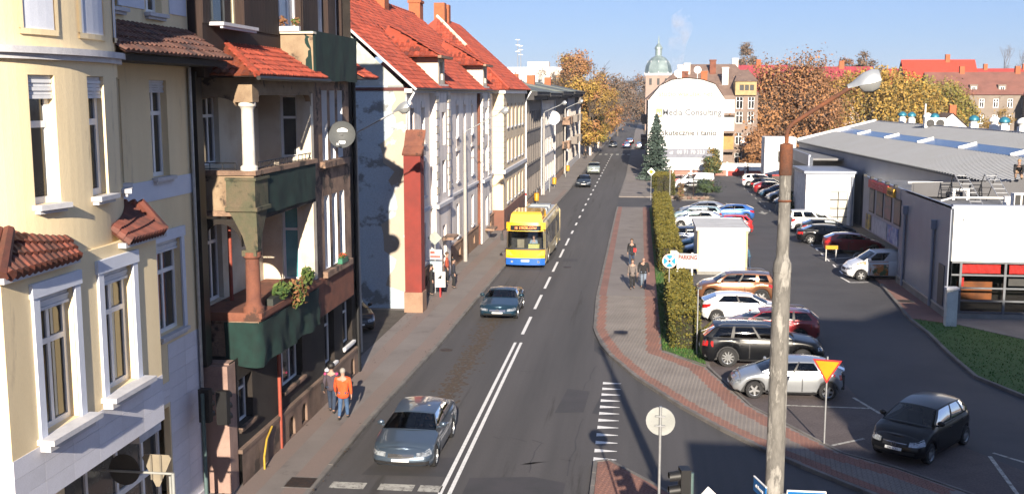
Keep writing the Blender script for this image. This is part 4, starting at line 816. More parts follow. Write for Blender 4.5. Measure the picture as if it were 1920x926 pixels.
# front: white fascia panels above a glazed shopfront
for k in range(7): clad('fascia_panel', .06 + k * 3.2, -.1, 2.92, .06 + (k + 1) * 3.2, .1, 5.62, MWHT)
b = MB(); b.box(0, -.13, 5.62, 22.6, .25, 5.7); b.box(-.06, -.13, 5.5, .06, 9, 5.62); b.build('coping', MGRY, t)
b = MB(); b.box(0, -.06, 0, 22.4, .12, .32)
for x in (2.1, 4.3, 6.5, 8.7): b.box(x - .02, -.09, 0, x + .1, -.05, .32)
b.build('base_wall', CONC, t)
b = MB()
for x in (0, .5, 2.6, 4.7, 6.8, 8.9, 11): b.box(x, -.05, .32, x + .11, .08, 2.92)
for z in (.35, .92, 1.55, 2.2, 2.82): b.box(.11, -.035, z, 22, .06, z + .08)
f = b.build('shopfront_frame', mat('grey_frame', (.12, .13, .145), .5, .3), t); q = MB(); q.p((.1, .02, .35), (22, .02, .35), (22, .02, 2.9), (.1, .02, 2.9)); q.build('pane', CLR, f)
for a, d in ((.68, 2.5), (2.9, 4.6), (5.0, 6.7), (7.1, 8.8)):
    q = MB(); n = 16; q.grid([[(a + (d - a) * k / n, .2 + .03 * math.sin(k * 1.7 + z * 7), z) for k in range(n + 1)] for z in (2.8, 2.6, 2.4, 2.3)]); q.build('blind', REDB, t, 60)
q = MB(); q.p((0, 5, 0), (22, 5, 0), (22, 5, 3), (0, 5, 3)); q.p((0, .1, .03), (22, .1, .03), (22, 5, .03), (0, 5, .03)); q.p((0, .1, 2.9), (0, 5, 2.9), (22, 5, 2.9), (22, .1, 2.9)); q.build('interior', mat('dark_interior', (.012, .011, .01), .9), t)
q = MB(); q.box(.7, 1.0, .85, 2.4, 1.1, 1.75); q.build('counter_board', ORNG, t); q = MB(); q.box(.6, .4, 1.6, .85, .46, 2.3); q.build('poster', REDB, t); q = MB(); q.box(3.0, .5, 1.65, 4.0, .56, 2.3); q.build('screen', mat('grey_screen', (.1, .1, .1), .4), t)
# side wall towards the car park
for k in range(3): clad('wall_panel', -.06, k * 3.4, .45, .1, (k + 1) * 3.4, 5.6, MGRY)
b = MB(); b.box(-.12, 0, 0, .1, 10.2, .45); b.build('base_wall', CONC, t); b = MB(); b.box(-.14, 0, .45, -.05, 10.2, .55); b.build('base_rail', GALV, t)
b = MB(); b.box(.0, -.05, 0, .12, .2, 5.6); b.build('corner_post', MDRK, t)
tube_part('downpipe', [(-.16, 2.6, .2), (-.16, 2.6, 4.2)], .09, MGRY, t); tube_part('downpipe', [(-.16, 8.6, .2), (-.16, 8.6, 4.3)], .09, MGRY, t); b = MB(); b.box(-.34, 2.4, 4.2, -.06, 2.8, 4.65); b.box(-.34, 8.4, 4.3, -.06, 8.8, 4.75); stuff(b.build('rainwater_hopper', MGRY, t))
b = MB(); b.box(-.1, .5, .5, -.06, 1.5, 2.6); b.build('side_door', MDRK, t)
for k in range(2): clad('wall_panel', -.08, 10.2 + k * 5.2, 2.1, .1, 10.2 + (k + 1) * 5.2, 5.6, MGRY)
b = MB(); b.box(4.5, 10.2, 0, 4.6, 20.6, 2.1); b.box(.1, 10.2, 2.0, 4.6, 20.6, 2.1); b.box(.1, 10.1, 0, 4.6, 10.2, 2.1); b.build('passage', MDRK, t)
PCOL = [mat('poster_dark_brown', (.06, .045, .04), .4, c2=(.14, .08, .05), sc=2.2), mat('poster_dark_red', (.05, .045, .05), .4, c2=(.2, .05, .06), sc=2.5), mat('poster_green', (.05, .055, .05), .4, c2=(.16, .06, .04), sc=2, c3=(.06, .16, .07), sc3=2), mat('poster_night', (.035, .04, .05), .4, c2=(.14, .11, .1), sc=2)]
for k, (a, d) in enumerate(((9.9, 11.5), (12.2, 14.0), (14.5, 16.3), (17.0, 18.5))):
    b = MB(); b.box(-.12, a, 3.4, -.08, d, 4.95); p = b.build('poster_frame', BLK, t); b = MB(); b.box(-.126, a + .1, 3.5, -.118, d - .1, 4.85); b.build('poster', PCOL[k], p)
for a, d, m in ((17.8, 19.3, mat('poster_yellow_black', (.05, .05, .05), .5, c2=(.6, .45, .03), sc=1.4)), (13.2, 17.2, mat('poster_white_figures', (.45, .48, .52), .5, c2=(.25, .28, .33), sc=1.1)), (10.3, 12.9, mat('poster_blue_red', (.03, .09, .3), .5, c2=(.4, .45, .55), sc=1.3, c3=(.5, .03, .04), sc3=.9))):
    b = MB(); b.box(-.12, a, 2.2, -.08, d, 3.2); b.build('poster', m, t)
b = MB(); b.box(-.2, 13.0, 5.0, -.08, 18.6, 5.5); sg = b.build('red_sign', mat('shop_red', (.55, .025, .03), .5, fine=.03), t); b = MB(); b.box(-.22, 11.4, 4.95, -.08, 13.1, 5.45); b.build('yellow_sign', mat('shop_yellow', (.75, .38, .02), .5, fine=.03), t)
text(t, 'media', .62, mat('shop_red_letter', (.7, .2, .2), .5, fine=0), (-.21, 15.8, 5.22), (R(90), 0, R(-90)), sx=2.2); text(t, 'expert', .5, BLK, (-.23, 12.2, 5.2), (R(90), 0, R(-90)), sx=1.1)
for k in range(5): b = MB(); b.box(-.25, 11 + k * 2.2, 5.6, -.05, 11.3 + k * 2.2, 5.75); b.build('floodlight', BLK, t)
# recessed stretch and loading dock
b = MB(); b.box(.2, 46, 0, .5, 66, 5.4); b.build('side_wall', MDRK, t)
for k in range(4): clad('wall_panel', .1, 46 + k * 5, 4.6, .3, 51 + k * 5, 5.6, MGRY)
hx = lambda y: 5.3 - (y - 8.5) * 3.2 / 57.5
for k in range(6): y0, y1 = 20.2 + k * 3.2, 23.39 + k * 3.2; b = MB(); b.p((hx(y1) - .05, y1, 0), (hx(y0) - .05, y0, 0), (hx(y0) - .05, y0, 4.3), (hx(y1) - .05, y1, 4.3)); b.build('wall_panel', MDRK, t)
b = MB(); b.p((hx(37.5) - .1, 37.5, 1.9), (hx(31.5) - .1, 31.5, 1.9), (hx(31.5) - .1, 31.5, 4.2), (hx(37.5) - .1, 37.5, 4.2)); w2 = b.build('window_graphic', mat('teal_window_film', (.2, .26, .3), .3, c2=(.45, .5, .52), sc=1.3), t)
for k in range(4): y = 31.5 + k * 1.97; b = MB(); b.box(hx(y) - .16, y, 1.9, hx(y) - .1, y + .1, 4.2); b.build('mullion', MGRY, w2)
b = MB(); wallgrid(b, -1.1, 2.9, 0, 4.4, [(.9, 0, 2.4, 2.9)], 39, .2); b.p((-1.1, 46, 0), (-1.1, 39, 0), (-1.1, 39, 4.4), (-1.1, 46, 4.4)); b.p((2.9, 39, 0), (2.9, 46, 0), (2.9, 46, 4.4), (2.9, 39, 4.4)); b.p((-1.1, 39, 4.4), (2.9, 39, 4.4), (2.9, 46, 4.4), (-1.1, 46, 4.4)); b.build('loading_dock', MWHT, t)
for k in range(4): b = MB(); b.box(.9, 39.15 - .01 * (k % 2), .73 * k, 2.4, 39.2, .73 * k + .7); b.build('garage_door_panel', mat('pale_door', (.5, .48, .42), .6), t)
b = MB(); [b.box(.86, 39.08, .73 * k - .03, 2.44, 39.14, .73 * k + .03) for k in range(5)]; b.box(1.6, 39.06, 0, 1.66, 39.15, 2.9); stuff(b.build('door_rail', BLK, t))
b = MB(); b.box(-1.3, 38.8, 4.4, 3.1, 46, 4.62); b.build('dock_roof', MGRY, t); tube_part('downpipe', [(2.7, 38.9, 0), (2.7, 38.9, 4.2)], .1, MGRY, t)
# low roofs
b = MB(); b.box(.1, .1, 5.1, 22.4, 8.5, 5.22); b.box(.1, 8.5, 5.1, 7, 20.6, 5.3); b.build('low_roof', mat('roof_membrane', (.168, .168, .174), .8, c2=(.120, .120, .120), sc=.8, fine=.1), t)
b = MB(); b.box(.5, 46, 5.1, 7, 66, 5.3); b.build('low_roof', mat('roof_membrane', 0), t)
# main hall, turned about three degrees against the street
E0, E1, G0, G1 = V((5.3, 8.5, 6.0)), V((2.1, 66, 6.0)), V((13.3, 8.5, 8.25)), V((10.1, 66, 8.1))
b = MB(); b.p((E0.x, E0.y, 0), (E1.x, E1.y, 0), E1, E0); b.p((E1.x, E1.y, 0), (18, 66, 0), (18, 66, 6), G1, E1); b.build('hall_wall', MGRY, t)
b = MB(); b.p((.1, 8.5, 5), (22.4, 8.5, 5), (22.4, 8.5, 6.1), (19.5, 8.5, 6.9), (13.3, 8.5, 8.45), (5.3, 8.5, 6.2), (.1, 8.5, 6.1)); b.build('end_wall', mat('sunlit_grey_cladding', (.07, .07, .078), .6, c2=(.06, .06, .066), sc=.5, fine=.04), t)  # darker copy of the grey cladding, toned down where the sun strikes
for k in range(5): b = MB(); b.box(.2 + k * 3.6, 8.46, 5.25, .21 + k * 3.6, 8.5, 6.0 + .3 * max(0, k - 2)); b.build('panel_joint', MDRK, t)
def corr(P, Q, A, B_, n, name='roof_sheet'):   # corrugated sheet between eave P-Q and upper edge A-B, ribs up the slope
    b = MB(); r0, r1 = [], []
    for k in range(n):
        for f, h in ((0, 0), (.36, 0), (.44, .13), (.8, .13), (.88, 0)):
            u = (k + f) / n; r0.append(P.lerp(Q, u) + V((0, 0, h))); r1.append(A.lerp(B_, u) + V((0, 0, h)))
    b.grid([r0, r1]); return b.build(name, ROOFM, t)
ns = 12
for k in range(ns):
    a, d = k / ns, (k + 1) / ns; P, Q, A, B_ = E0.lerp(E1, a), E0.lerp(E1, d), G0.lerp(G1, a), G0.lerp(G1, d)
    lo, hi = .46, .62
    corr(P.lerp(A, -.04), Q.lerp(B_, -.04), P.lerp(A, lo), Q.lerp(B_, lo), 9); corr(P.lerp(A, hi), Q.lerp(B_, hi), A, B_, 9)
    b = MB(); u = V((0, 0, .12)); b.p(P.lerp(A, lo) + u, Q.lerp(B_, lo) + u, Q.lerp(B_, hi) + u, P.lerp(A, hi) + u); b.p(P.lerp(A, lo), Q.lerp(B_, lo), Q.lerp(B_, lo) + u, P.lerp(A, lo) + u); b.build('skylight', SKYL, t)
    if k % 2 == 0 and k: b = MB(); b.ring(P.lerp(A, lo) + u * 1.4, P.lerp(A, hi) + u * 1.4, .12, .12, 4); b.build('skylight_rib', WHT, t)
b = MB(); b.ring(E1 + V((-.2, 0, .15)), G1 + V((0, 0, .15)), .22, .22, 4); b.build('verge_flashing', WHT, t)
b = MB(); b.ring(G0 + V((0, 0, .05)), G1 + V((0, 0, .05)), .16, .16, 4); b.build('ridge_cap', MGRY, t); b = MB(); b.ring(E0 + V((-.2, 0, -.08)), E1 + V((-.2, 0, -.08)), .12, .12, 4); b.build('gutter', MDRK, t)
b = MB(); X2 = V((9, 0, -2.4)); b.p(G0, G1, G1 + X2, G0 + X2); b.build('roof_slope', ROOFM, t)
for y0, y1 in ((9.2, 12.2), (12.8, 15.8)): tube_part('vent_pipe', [(1.4, y0 + 2, 5.6), (3.0 + (y1 > 14) * .5, y0 + 2, 5.6)], .07, MWHT, t)
tube_part('conduit', [(.4, 3.5, 5.55), (.9, 3.2, 5.75), (3.6, 3.2, 5.75)], .05, MWHT, t)
b = MB(); b.box(3.4, 3.0, 5.2, 3.8, 3.3, 5.85); b.build('roof_vent', MWHT, t); b = MB(); b.box(2.1, 7.6, 5.75, 3.0, 7.8, 5.85); b.box(2.1, 7.6, 5.22, 2.25, 7.8, 5.75); b.box(2.85, 7.6, 5.22, 3.0, 7.8, 5.75); b.build('roof_bracket', MWHT, t)
b = MB(); b.box(4.3, -.2, 5.2, 4.4, -.1, 5.35); b.build('camera', STON, t); b = MB(); b.box(.5, -.22, 4.95, .62, -.1, 5.05); b.build('lamp', STON, t)
# ventilators along the ridge
for k, (y, white) in enumerate(((60, 0), (57, 0), (52, 1), (50, 0), (40, 0), (35.5, 1), (33.5, 0), (30, 1), (25, 0), (23.7, 0))):
    x = G0.x + (G1.x - G0.x) * (y - 8.5) / 57.5 + 1.0
    v = thing('roof_ventilator', ['turquoise capped ventilator on the hall ridge, %s from the left end' % ['first', 'second', '', 'third', 'fourth', '', 'fifth', '', 'sixth', 'seventh'][k], 'white ventilator beside the turquoise ones on the hall ridge, %s from the left' % ['', '', 'nearer', '', '', 'middle', '', 'farthest', '', ''][k]][white] if not white else 'white capped ventilator on the hall ridge, %s' % {2: 'far one left of the small gabled house', 5: 'one right of the small gabled house', 7: 'one nearest the old tenement gable'}[k], 'ventilator', (15.3 + x, 54.5 + y, 7.7), 0, 'ventilators on the hall ridge')
    b = MB(); b.box(-.3, -.3, 0, .3, .3, .95); b.lathe([(.26, .95), (.26, 1.15)], 12); b.build('base', MWHT, v); b = MB(); b.lathe([(.3, 1.12), (.42, 1.2), (.42, 1.35), (.3, 1.5), (.12, 1.6), (.01, 1.62)], 14); b.build('cap', MWHT if white else mat('turquoise_cap', (.030, .180, .252), .4, .3), v, 40)
v = thing('air_conditioner', 'white twin fan air conditioner on the hall ridge', 'air conditioner', (26.5, 101.5, 7.95)); b = MB(); b.box(-.9, -.3, 0, .9, .3, 1.0); b.build('housing', MWHT, v)
for sx in (-.42, .42): q = MB(); q.lathe([(.01, 0), (.34, 0), (.36, .03)], 16); q.map(lambda p: V((p.x + sx, -.305 - p.z, p.y + .5))); q.build('fan', BLK, v)
v = thing('air_conditioner', 'white air conditioner with dark fans on the shop roof edge', 'air conditioner', (18.7, 55.3, 5.22)); b = MB(); b.box(-.35, -.2, .1, .35, .35, 1.0); b.build('housing', MWHT, v)
for sx in (-.18, .16): q = MB(); q.box(sx - .13, -.215, .18, sx + .13, -.2, .92); q.build('fan_grille', BLK, v)
for k, x in enumerate((17.6, 19.2)):
    v = thing('stepladder', ['left', 'right'][k] + ' one of two grey stepladders on the shop roof leaning at the end wall', 'ladder', (x, 60.4, 5.22), 0, 'ladders on the shop roof')
    b = MB()
    for sx in (-.3, .3): b.ring((sx + .35, -.9, 0), (sx - .1, .9, 1.5), .03, .03, 5)
    b.build('rail', GALV, v); b = MB(); [b.ring((-.3 + .35 - .45 * f, -.9 + 1.8 * f, 1.5 * f), (.3 + .35 - .45 * f, -.9 + 1.8 * f, 1.5 * f), .025, .025, 5) for f in (.1, .24, .38, .52, .66, .8, .94)]; stuff(b.build('rung', GALV, v))
    b = MB(); [b.ring((sx - .1, .9, 1.5), (sx - .35, 1.5, 0), .025, .025, 5) for sx in (-.3, .3)]; [b.ring((-.4 - .2 * f, .9 + .6 * f, 1.5 - 1.5 * f), (.2 - .2 * f, .9 + .6 * f, 1.5 - 1.5 * f), .02, .02, 5) for f in (.25, .5, .75)]; b.build('back_leg', BLK, v)
# raised white sign box on a post
v = thing('sign_box', 'raised white box tower with a dark square window on a post in the car park', 'pylon sign', (16.6, 134, 0)); b = MB(); b.box(-1.3, 0, 1.4, 2.4, 3.6, 5.9); b.build('box', MWHT, v); b = MB(); b.box(-1.32, .3, 1.5, -1.29, 3.3, 5.8); b.build('grey_side', STON, v); b = MB(); b.box(.3, -.03, 2.9, 1.4, .0, 4.2); b.build('window', BLK, v)
b = MB(); b.box(-.8, .2, 0, -.3, .7, 1.4); b.box(1.6, 2.5, 0, 2.1, 3, 1.4); b.build('post', CONC, v)
v = thing('utility_cabinet', 'tall white utility cabinet at the lawn corner by the shopfront', 'cabinet', (14.95, 52.6, .08)); b = MB(); b.box(-.25, -.2, 0, .25, .2, 1.75); b.build('body', mat('cabinet_white', (.6, .62, .6), .5), v); b = MB(); b.box(-.3, -.25, 1.75, .3, .25, 1.86); b.build('cap', STON, v); b = MB(); b.box(-.2, -.21, .1, .2, -.2, 1.68); b.box(.02, -.216, 1.4, .14, -.21, 1.55); b.build('door', mat('cabinet_white', 0), v)
# kiosk (white box building among the cars)
v = thing('kiosk', 'white box kiosk with cream corner trims and grey flat roof in the car park', 'kiosk', (5.25, 66.7, 0)); b = MB(); b.box(-1.45, 0, .22, 1.45, 5.4, 2.75); b.build('wall', mat('kiosk_white', (.85, .84, .82), .7, fine=.02), v); b = MB(); b.box(-1.5, -.03, 0, 1.5, 5.4, .22); b.build('base', CONC, v)
for sx in (-1, 1): b = MB(); b.box(sx * 1.4, -.05, .22, sx * 1.52, .1, 2.75); b.build('corner_trim', mat('cream_trim', (.490, .392, .210), .7), v)
b = MB(); b.box(-1.6, -.12, 2.75, 1.6, 5.5, 2.9); b.build('roof', mat('kiosk_roof', (.5, .5, .49), .7, c2=(.42, .42, .41), sc=1), v); b = MB(); [b.box(-1.62, -.14 + k, 2.74, 1.62, -.1 + k, 2.94) for k in (0, 5.62)]; [b.box(s - .02, -.1, 2.74, s + .02, 5.5, 2.94) for s in (-1.61, 1.61)]; b.build('roof_edge', STON, v)
for k in range(5): b = MB(); b.box(-1.44 + k * .58, -.012, .3, -1.44 + k * .58 + .56, 0, 2.7); b.build('wall_panel', mat('kiosk_white', 0), v)
# ---- corner house with the advert on its gable ---------------------------------
BRST = mat('brown_grey_stucco', (.22, .165, .135), .95, c2=(.16, .12, .1), sc=.6, fine=.1)
SLATE = mat('brown_slate', (.189, .126, .098), .85, c2=(.133, .087, .070), sc=.8, fine=.15, c3=(.252, .182, .147), sc3=.8, t3=.6)
t = thing('advert_house', 'corner house with a white advertising gable and brown mansard roof', 'house', (1.3, 152, 0))
WALLW = mat('white_advert_wall', (.555, .547, .532), .85, c2=(.510, .503, .488), sc=.4, fine=.03)
gp = [(0, 0), (10.4, 0), (10.4, 10.5), (9.1, 12.4), (7.4, 13.0), (5.2, 13.25), (3.2, 13.0), (1.6, 12.2), (0, 10.2)]
b = MB(); b.p(*[(x, 0, z) for x, z in gp]); b.build('gable_wall', WALLW, t)
b = MB(); so2 = [(y, z, y + 1.1, z + 1.8) for y in (2.5, 6, 9.5, 13, 17, 21, 25, 29, 33) for z in (1, 4.2, 7.4)]; wallgrid(b, 0, 38, 0, 10.2, so2, 0, .2); b.map(lambda p: V((p.y, 38 - p.x, p.z))); b.build('street_wall', BRST, t)
for a, c, d, e in so2: window(t, 0, c, d - a, e, .15, WHT, GLS, None, rz=R(-90), at=(.15, 38 - a, c))
for z in (3.6, 6.8): b = MB(); b.box(-.9, 18, z, 0, 24, z + 1.1); b.box(-.8, 6, z, 0, 9, z + 1.1); stuff(b.build('balcony', BRST, t))
# roofs: front wing mansard, main ridge across
b = MB(); prof = gp[2:]; b.grid([[(x, -.15, z + .12) for x, z in prof], [(x, 14, z + .12) for x, z in prof]]); b.build('mansard_roof', SLATE, t)
b = MB(); b.p((-.3, 7, 10.3), (5.4, 17, 15.6), (5.4, 25, 15.6), (-.3, 38, 10.3)); b.p((-.3, 7, 10.3), (16, 7, 10.9), (13.2, 17, 15.6), (5.4, 17, 15.6)); b.p((16, 7, 10.9), (16, 38, 10.9), (13.2, 25, 15.6), (13.2, 17, 15.6)); b.p((5.4, 17, 15.6), (13.2, 17, 15.6), (13.2, 25, 15.6), (5.4, 25, 15.6)); b.p((16, 38, 10.9), (-.3, 38, 10.3), (5.4, 25, 15.6), (13.2, 25, 15.6)); b.build('main_roof', SLATE, t)
q = MB(); q.box(-.2, -.02, -.5, .2, .05, .0); 
for k in range(30):
    z = 10.6 + (k % 6) * .9; x = -.3
for x, y, h, m in ((4.4, 13, 15.4, LGT), (5.4, 14, 15.7, LGT), (4.9, 9, 14.4, TERR), (7.6, 8.2, 14.4, mat('orange_brick', 0)), (10.8, 10.5, 15.0, LGT), (9.2, 14, 16.2, TERR), (13.0, 20, 16.6, LGT)):
    b = MB(); b.box(x, y, 10.5, x + .9, y + .8, h); b.box(x - .06, y - .06, h - .2, x + .96, y + .86, h); b.build('chimney', m, t)
for x, z in ((4.2, 14.0), (7.0, 14.5)): b = MB(); b.ball((x, 6.5, z), (.55, .2, .55)); b.ring((x, 6.5, z), (x, 6.6, z - 1.3), .04, .04, 5); b.build('rooftop_dish', WHT, t)
# right wing with windows and balconies
b = MB(); ro = [(12.6, z, 13.6, z + 1.7) for z in (1, 3.9, 6.9, 9.0)] + [(14.3, z, 15.2, z + 1.7) for z in (1, 3.9, 6.9, 9.0)]; wallgrid(b, 10.4, 15.7, 0, 10.9, ro, 7, .2); b.p((15.7, 7, 0), (15.7, 38, 0), (15.7, 38, 10.9), (15.7, 7, 10.9)); b.build('wing_wall', BRST, t)
for o in ro: window(t, *o, 7.15, WHT, GLS, None)
for z, m in ((3.2, ORNG), (5.9, WHT), (8.4, WHT)): b = MB(); b.box(10.5, 5.8, z, 12.3, 7, z + 1.9); b.build('enclosed_balcony', m if m is not ORNG else mat('ochre_balcony', (.360, .216, .072), .8), t); b = MB(); b.box(10.4, 5.7, z - .35, 12.4, 7, z); b.build('balcony_slab', BRST, t)
b = MB(); wallgrid(b, 12.4, 15.4, 10.95, 12.9, [(13.0, 11.6, 13.6, 12.4), (13.75, 11.6, 14.3, 12.4), (14.45, 11.6, 15.0, 12.4)], 6.6, .15); b.p((12.4, 10, 10.95), (12.4, 6.6, 10.95), (12.4, 6.6, 12.9), (12.4, 10, 12.9)); b.build('dormer', mat('ochre_dormer', (.360, .270, .132), .8), t)
b = MB(); b.p((12.95, 6.75, 11.5), (15.1, 6.75, 11.5), (15.1, 6.75, 12.5), (12.95, 6.75, 12.5)); b.build('dormer_window', BLK, t); b = MB(); b.p((12.2, 6.4, 12.9), (15.6, 6.4, 12.9), (14.6, 11, 14.6), (13.2, 11, 14.6)); b.p((15.6, 6.4, 12.9), (15.6, 12, 12.9), (14.6, 11, 14.6)); b.build('dormer_roof', SLATE, t)
b = MB(); b.ball((13.9, 6.5, 4.2), (.65, .2, .65)); b.build('satellite_dish', WHT, t)
# lettering on the gable
PALE = mat('pale_green_letter', (.3, .33, .2), .8, fine=0); GRLT = mat('grey_letter', (.1, .11, .13), .8, fine=0)
text(t, 'studio wakulski.net', .95, PALE, (5.1, -.012, 11.1), (R(90), 0, 0), bold=.02); text(t, 'Media Consulting', 1.15, GRLT, (6.0, -.012, 8.55), (R(90), 0, 0), bold=.02); text(t, 'skutecznie i tanio', 1.05, mat('dark_grey_letter', (.05, .05, .055), .8, fine=0), (5.7, -.012, 5.75), (R(90), 0, 0), sx=1.02, bold=.02); text(t, 'reklama na budynkach', .62, PALE, (5.9, -.012, 4.95), (R(90), 0, 0))
b = MB(); b.box(1.1, -.03, 7.95, 1.95, -.005, 9.1); lg = b.build('logo', mat('orange_logo', (.75, .3, .16), .7, fine=0), t); q = MB(); q.p((1.2, -.034, 8.15), (1.38, -.034, 8.7), (1.55, -.034, 8.25), (1.72, -.034, 8.75), (1.85, -.034, 8.2), (1.7, -.034, 8.3), (1.52, -.034, 8.1), (1.36, -.034, 8.35)); q.build('logo_mark', WALLW, lg)
b = MB(); b.box(1.7, -.03, 2.3, 9.8, -.005, 3.55); b.build('grey_strip', mat('grey_strip', (.2, .21, .25), .8, fine=.02), t); text(t, '08 71 70 333', .72, WALLW, (6.0, -.04, 3.1), (R(90), 0, 0)); b = MB(); b.p((3.0, -.036, 2.95), (3.55, -.036, 3.25), (3.5, -.036, 2.85)); b.build('phone_symbol', WALLW, t)
# ---- boundary fence in front of it ---------------------------------------------
v = thing('boundary_fence', 'white panelled boundary wall with pinkish red base below the advert house', 'fence', (2.4, 150.6, 0))
for k in range(8):
    x0 = k * 2.45; b = MB(); b.box(x0 + .12, -.1, 0, x0 + 2.33, .1, .62); b.build('base', mat('pink_base', (.350, .168, .126), .9, c2=(.294, .140, .112), sc=1) if k < 4 else mat('red_base', (.294, .049, .042), .9, c2=(.238, .042, .035), sc=1), v)
    b = MB(); b.box(x0 + .12, -.05, .7 if k > 3 else .75, x0 + 2.33, .05, 1.7); b.build('fence_panel', MWHT, v)
    if k < 4: 
        b = MB(); [b.box(x0 + .14, -.065, 1.0 + .2 * j, x0 + 2.3, -.05, 1.03 + .2 * j) for j in range(4)]; stuff(b.build('rail', LGT, v))
for k in range(9): b = MB(); b.box(k * 2.45 - .11, -.13, 0, k * 2.45 + .11, .13, 1.85); b.build('post', MWHT if k < 5 else LGT, v)
b = MB(); b.p((9.6, -.15, .3), (10.0, -.15, .3), (10.3, -.15, 1.3), (10.0, -.15, 1.8), (10.1, -.15, 1.2)); 
# ---- church tower -------------------------------------------------------------
t = thing('church_tower', 'far church tower with grey green dome and lantern spire', 'church', (5.9, 345, 0)); CH = mat('church_render', (.300, .216, .180), .9, c2=(.252, .180, .150), sc=.3); COP = mat('green_copper', (.24, .3, .3), .5, .25, c2=(.122, .167, .171), sc=.3)
b = MB(); b.box(-3.9, -3.9, 0, 3.9, 3.9, 17.2); b.build('tower', CH, t); b = MB(); b.box(-4.2, -4.2, 16.9, 4.2, 4.2, 17.6); b.build('cornice', STON, t)
for x in (-2.4, 0, 2.4): b = MB(); b.box(x - .4, -3.96, 14, x + .4, -3.9, 16); b.build('belfry_window', BLK, t)
b = MB(); b.lathe([(4.25, 17.6), (4.2, 18.6), (3.9, 20), (3.2, 21.4), (2.2, 22.4), (1.2, 22.9)], 8); b.build('dome', COP, t); b = MB(); b.lathe([(1.2, 22.9), (1.0, 23.2), (1.0, 25), (1.25, 25.1), (1.2, 25.6), (.7, 26.3), (.3, 26.8), (.12, 28.6), (.02, 29.4)], 10); b.build('lantern', COP, t)
for k in range(8): a = k * math.pi / 4 + math.pi / 8; b = MB(); b.ring((4.27 * math.cos(a - math.pi / 8), 4.27 * math.sin(a - math.pi / 8), 17.6), (3.2 * math.cos(a - math.pi / 8), 3.2 * math.sin(a - math.pi / 8), 21.45), .12, .1, 4); b.build('dome_rib', STON, t)
# ---- houses far behind the trees -------------------------------------------------
def house(name, label, x, y, wd, dp, h, rh, wm, rm, nw, rows, rz=0, gable=None, dorm=0, ridge='x', half=.55):
    t = thing(name, label, 'house', (x, y, 0), R(rz)); ops = []
    for i in range(nw):
        c = -wd / 2 + wd * (i + .5) / nw; ops += [(c - half, a, c + half, d) for a, d in rows]
    b = MB(); wallgrid(b, -wd / 2, wd / 2, 0, h, ops, 0, .2); b.p((-wd / 2, dp, 0), (-wd / 2, 0, 0), (-wd / 2, 0, h), (-wd / 2, dp, h)); b.p((wd / 2, 0, 0), (wd / 2, dp, 0), (wd / 2, dp, h), (wd / 2, 0, h))
    if ridge == 'y': b.p((-wd / 2, 0, h), (wd / 2, 0, h), (0, 0, h + rh))
    else: b.p((-wd / 2, dp, h), (-wd / 2, 0, h), (-wd / 2, dp / 2, h + rh)); b.p((wd / 2, 0, h), (wd / 2, dp, h), (wd / 2, dp / 2, h + rh))
    b.build('wall', wm, t)
    for o in ops: window(t, *o, .15, WHT, GLS, None, nv=1, tr=.35, t=.14)
    b = MB(); e = .4
    if ridge == 'y': b.p((-wd / 2 - e, -e, h - e * rh / wd * 2), (0, -e, h + rh + .05), (0, dp, h + rh + .05), (-wd / 2 - e, dp, h - e * rh / wd * 2)); b.p((0, -e, h + rh + .05), (wd / 2 + e, -e, h - e * rh / wd * 2), (wd / 2 + e, dp, h - e * rh / wd * 2), (0, dp, h + rh + .05))
    else: b.p((-wd / 2 - e, -e, h - .2), (wd / 2 + e, -e, h - .2), (wd / 2 + e, dp / 2, h + rh), (-wd / 2 - e, dp / 2, h + rh)); b.p((wd / 2 + e, dp + e, h - .2), (-wd / 2 - e, dp + e, h - .2), (-wd / 2 - e, dp / 2, h + rh), (wd / 2 + e, dp / 2, h + rh))
    b.build('roof', rm, t)
    for k in range(dorm):
        c = -wd / 2 + wd * (k + .5) / dorm; b = MB(); b.box(c - .8, 1.2, h, c + .8, 3.5, h + 1.9); d_ = b.build('dormer', wm, t); b = MB(); b.box(c - .5, 1.15, h + .4, c + .5, 1.21, h + 1.5); b.build('dormer_window', WHT, d_); b = MB(); b.box(c - .36, 1.12, h + .5, c - .04, 1.16, h + 1.4); b.box(c + .04, 1.12, h + .5, c + .36, 1.16, h + 1.4); b.build('pane', BLK, d_)
    for k in range(max(1, int(wd / 9))):
        c = -wd / 2 + wd * (k + .6) / max(1, int(wd / 9)); b = MB(); b.box(c, dp * .45, h + rh * .6, c + 1, dp * .45 + .8, h + rh + 1.2); b.build('chimney', mat('orange_brick', 0), t)
    return t
REDR = mat('far_red_roof', (.336, .040, .032), .8, c2=(.272, .036, .028), sc=.5, fine=.1); MARR = mat('maroon_roof', (.28, .035, .05), .7, c2=(.22, .03, .04), sc=.5); BRR = mat('brown_red_roof', (.2, .085, .065), .85, c2=(.15, .065, .05), sc=.4, fine=.12)
GRST = mat('grey_beige_stucco', (.216, .180, .150), .95, c2=(.168, .138, .114), sc=.5, fine=.12, c3=(.120, .096, .078), sc3=.4, t3=.6); PKST = mat('rosy_stucco', (.330, .231, .165), .95, c2=(.264, .176, .127), sc=.4, fine=.1)
fr = [(1.5, 3.4), (5, 6.9), (8.3, 10.2)]
house('tenement', 'pink plastered house half hidden behind the orange tree', 41, 236, 17, 12, 10.8, 6.2, PKST, MARR, 5, fr)
house('tenement', 'house with dark red roof showing right of the advert house', 24, 240, 16, 12, 11, 6.5, PKST, MARR, 5, fr)
house('tenement', 'house with bright red roof rising behind the willow', 70, 262, 16, 12, 12, 7.2, GRST, mat('bright_red_roof', (.420, .042, .021), .7), 5, fr)
house('tenement', 'long brown roofed tenement with three dormers behind the hall at the far right', 78, 236, 34, 13, 11.2, 4.6, GRST, BRR, 12, fr, dorm=6)
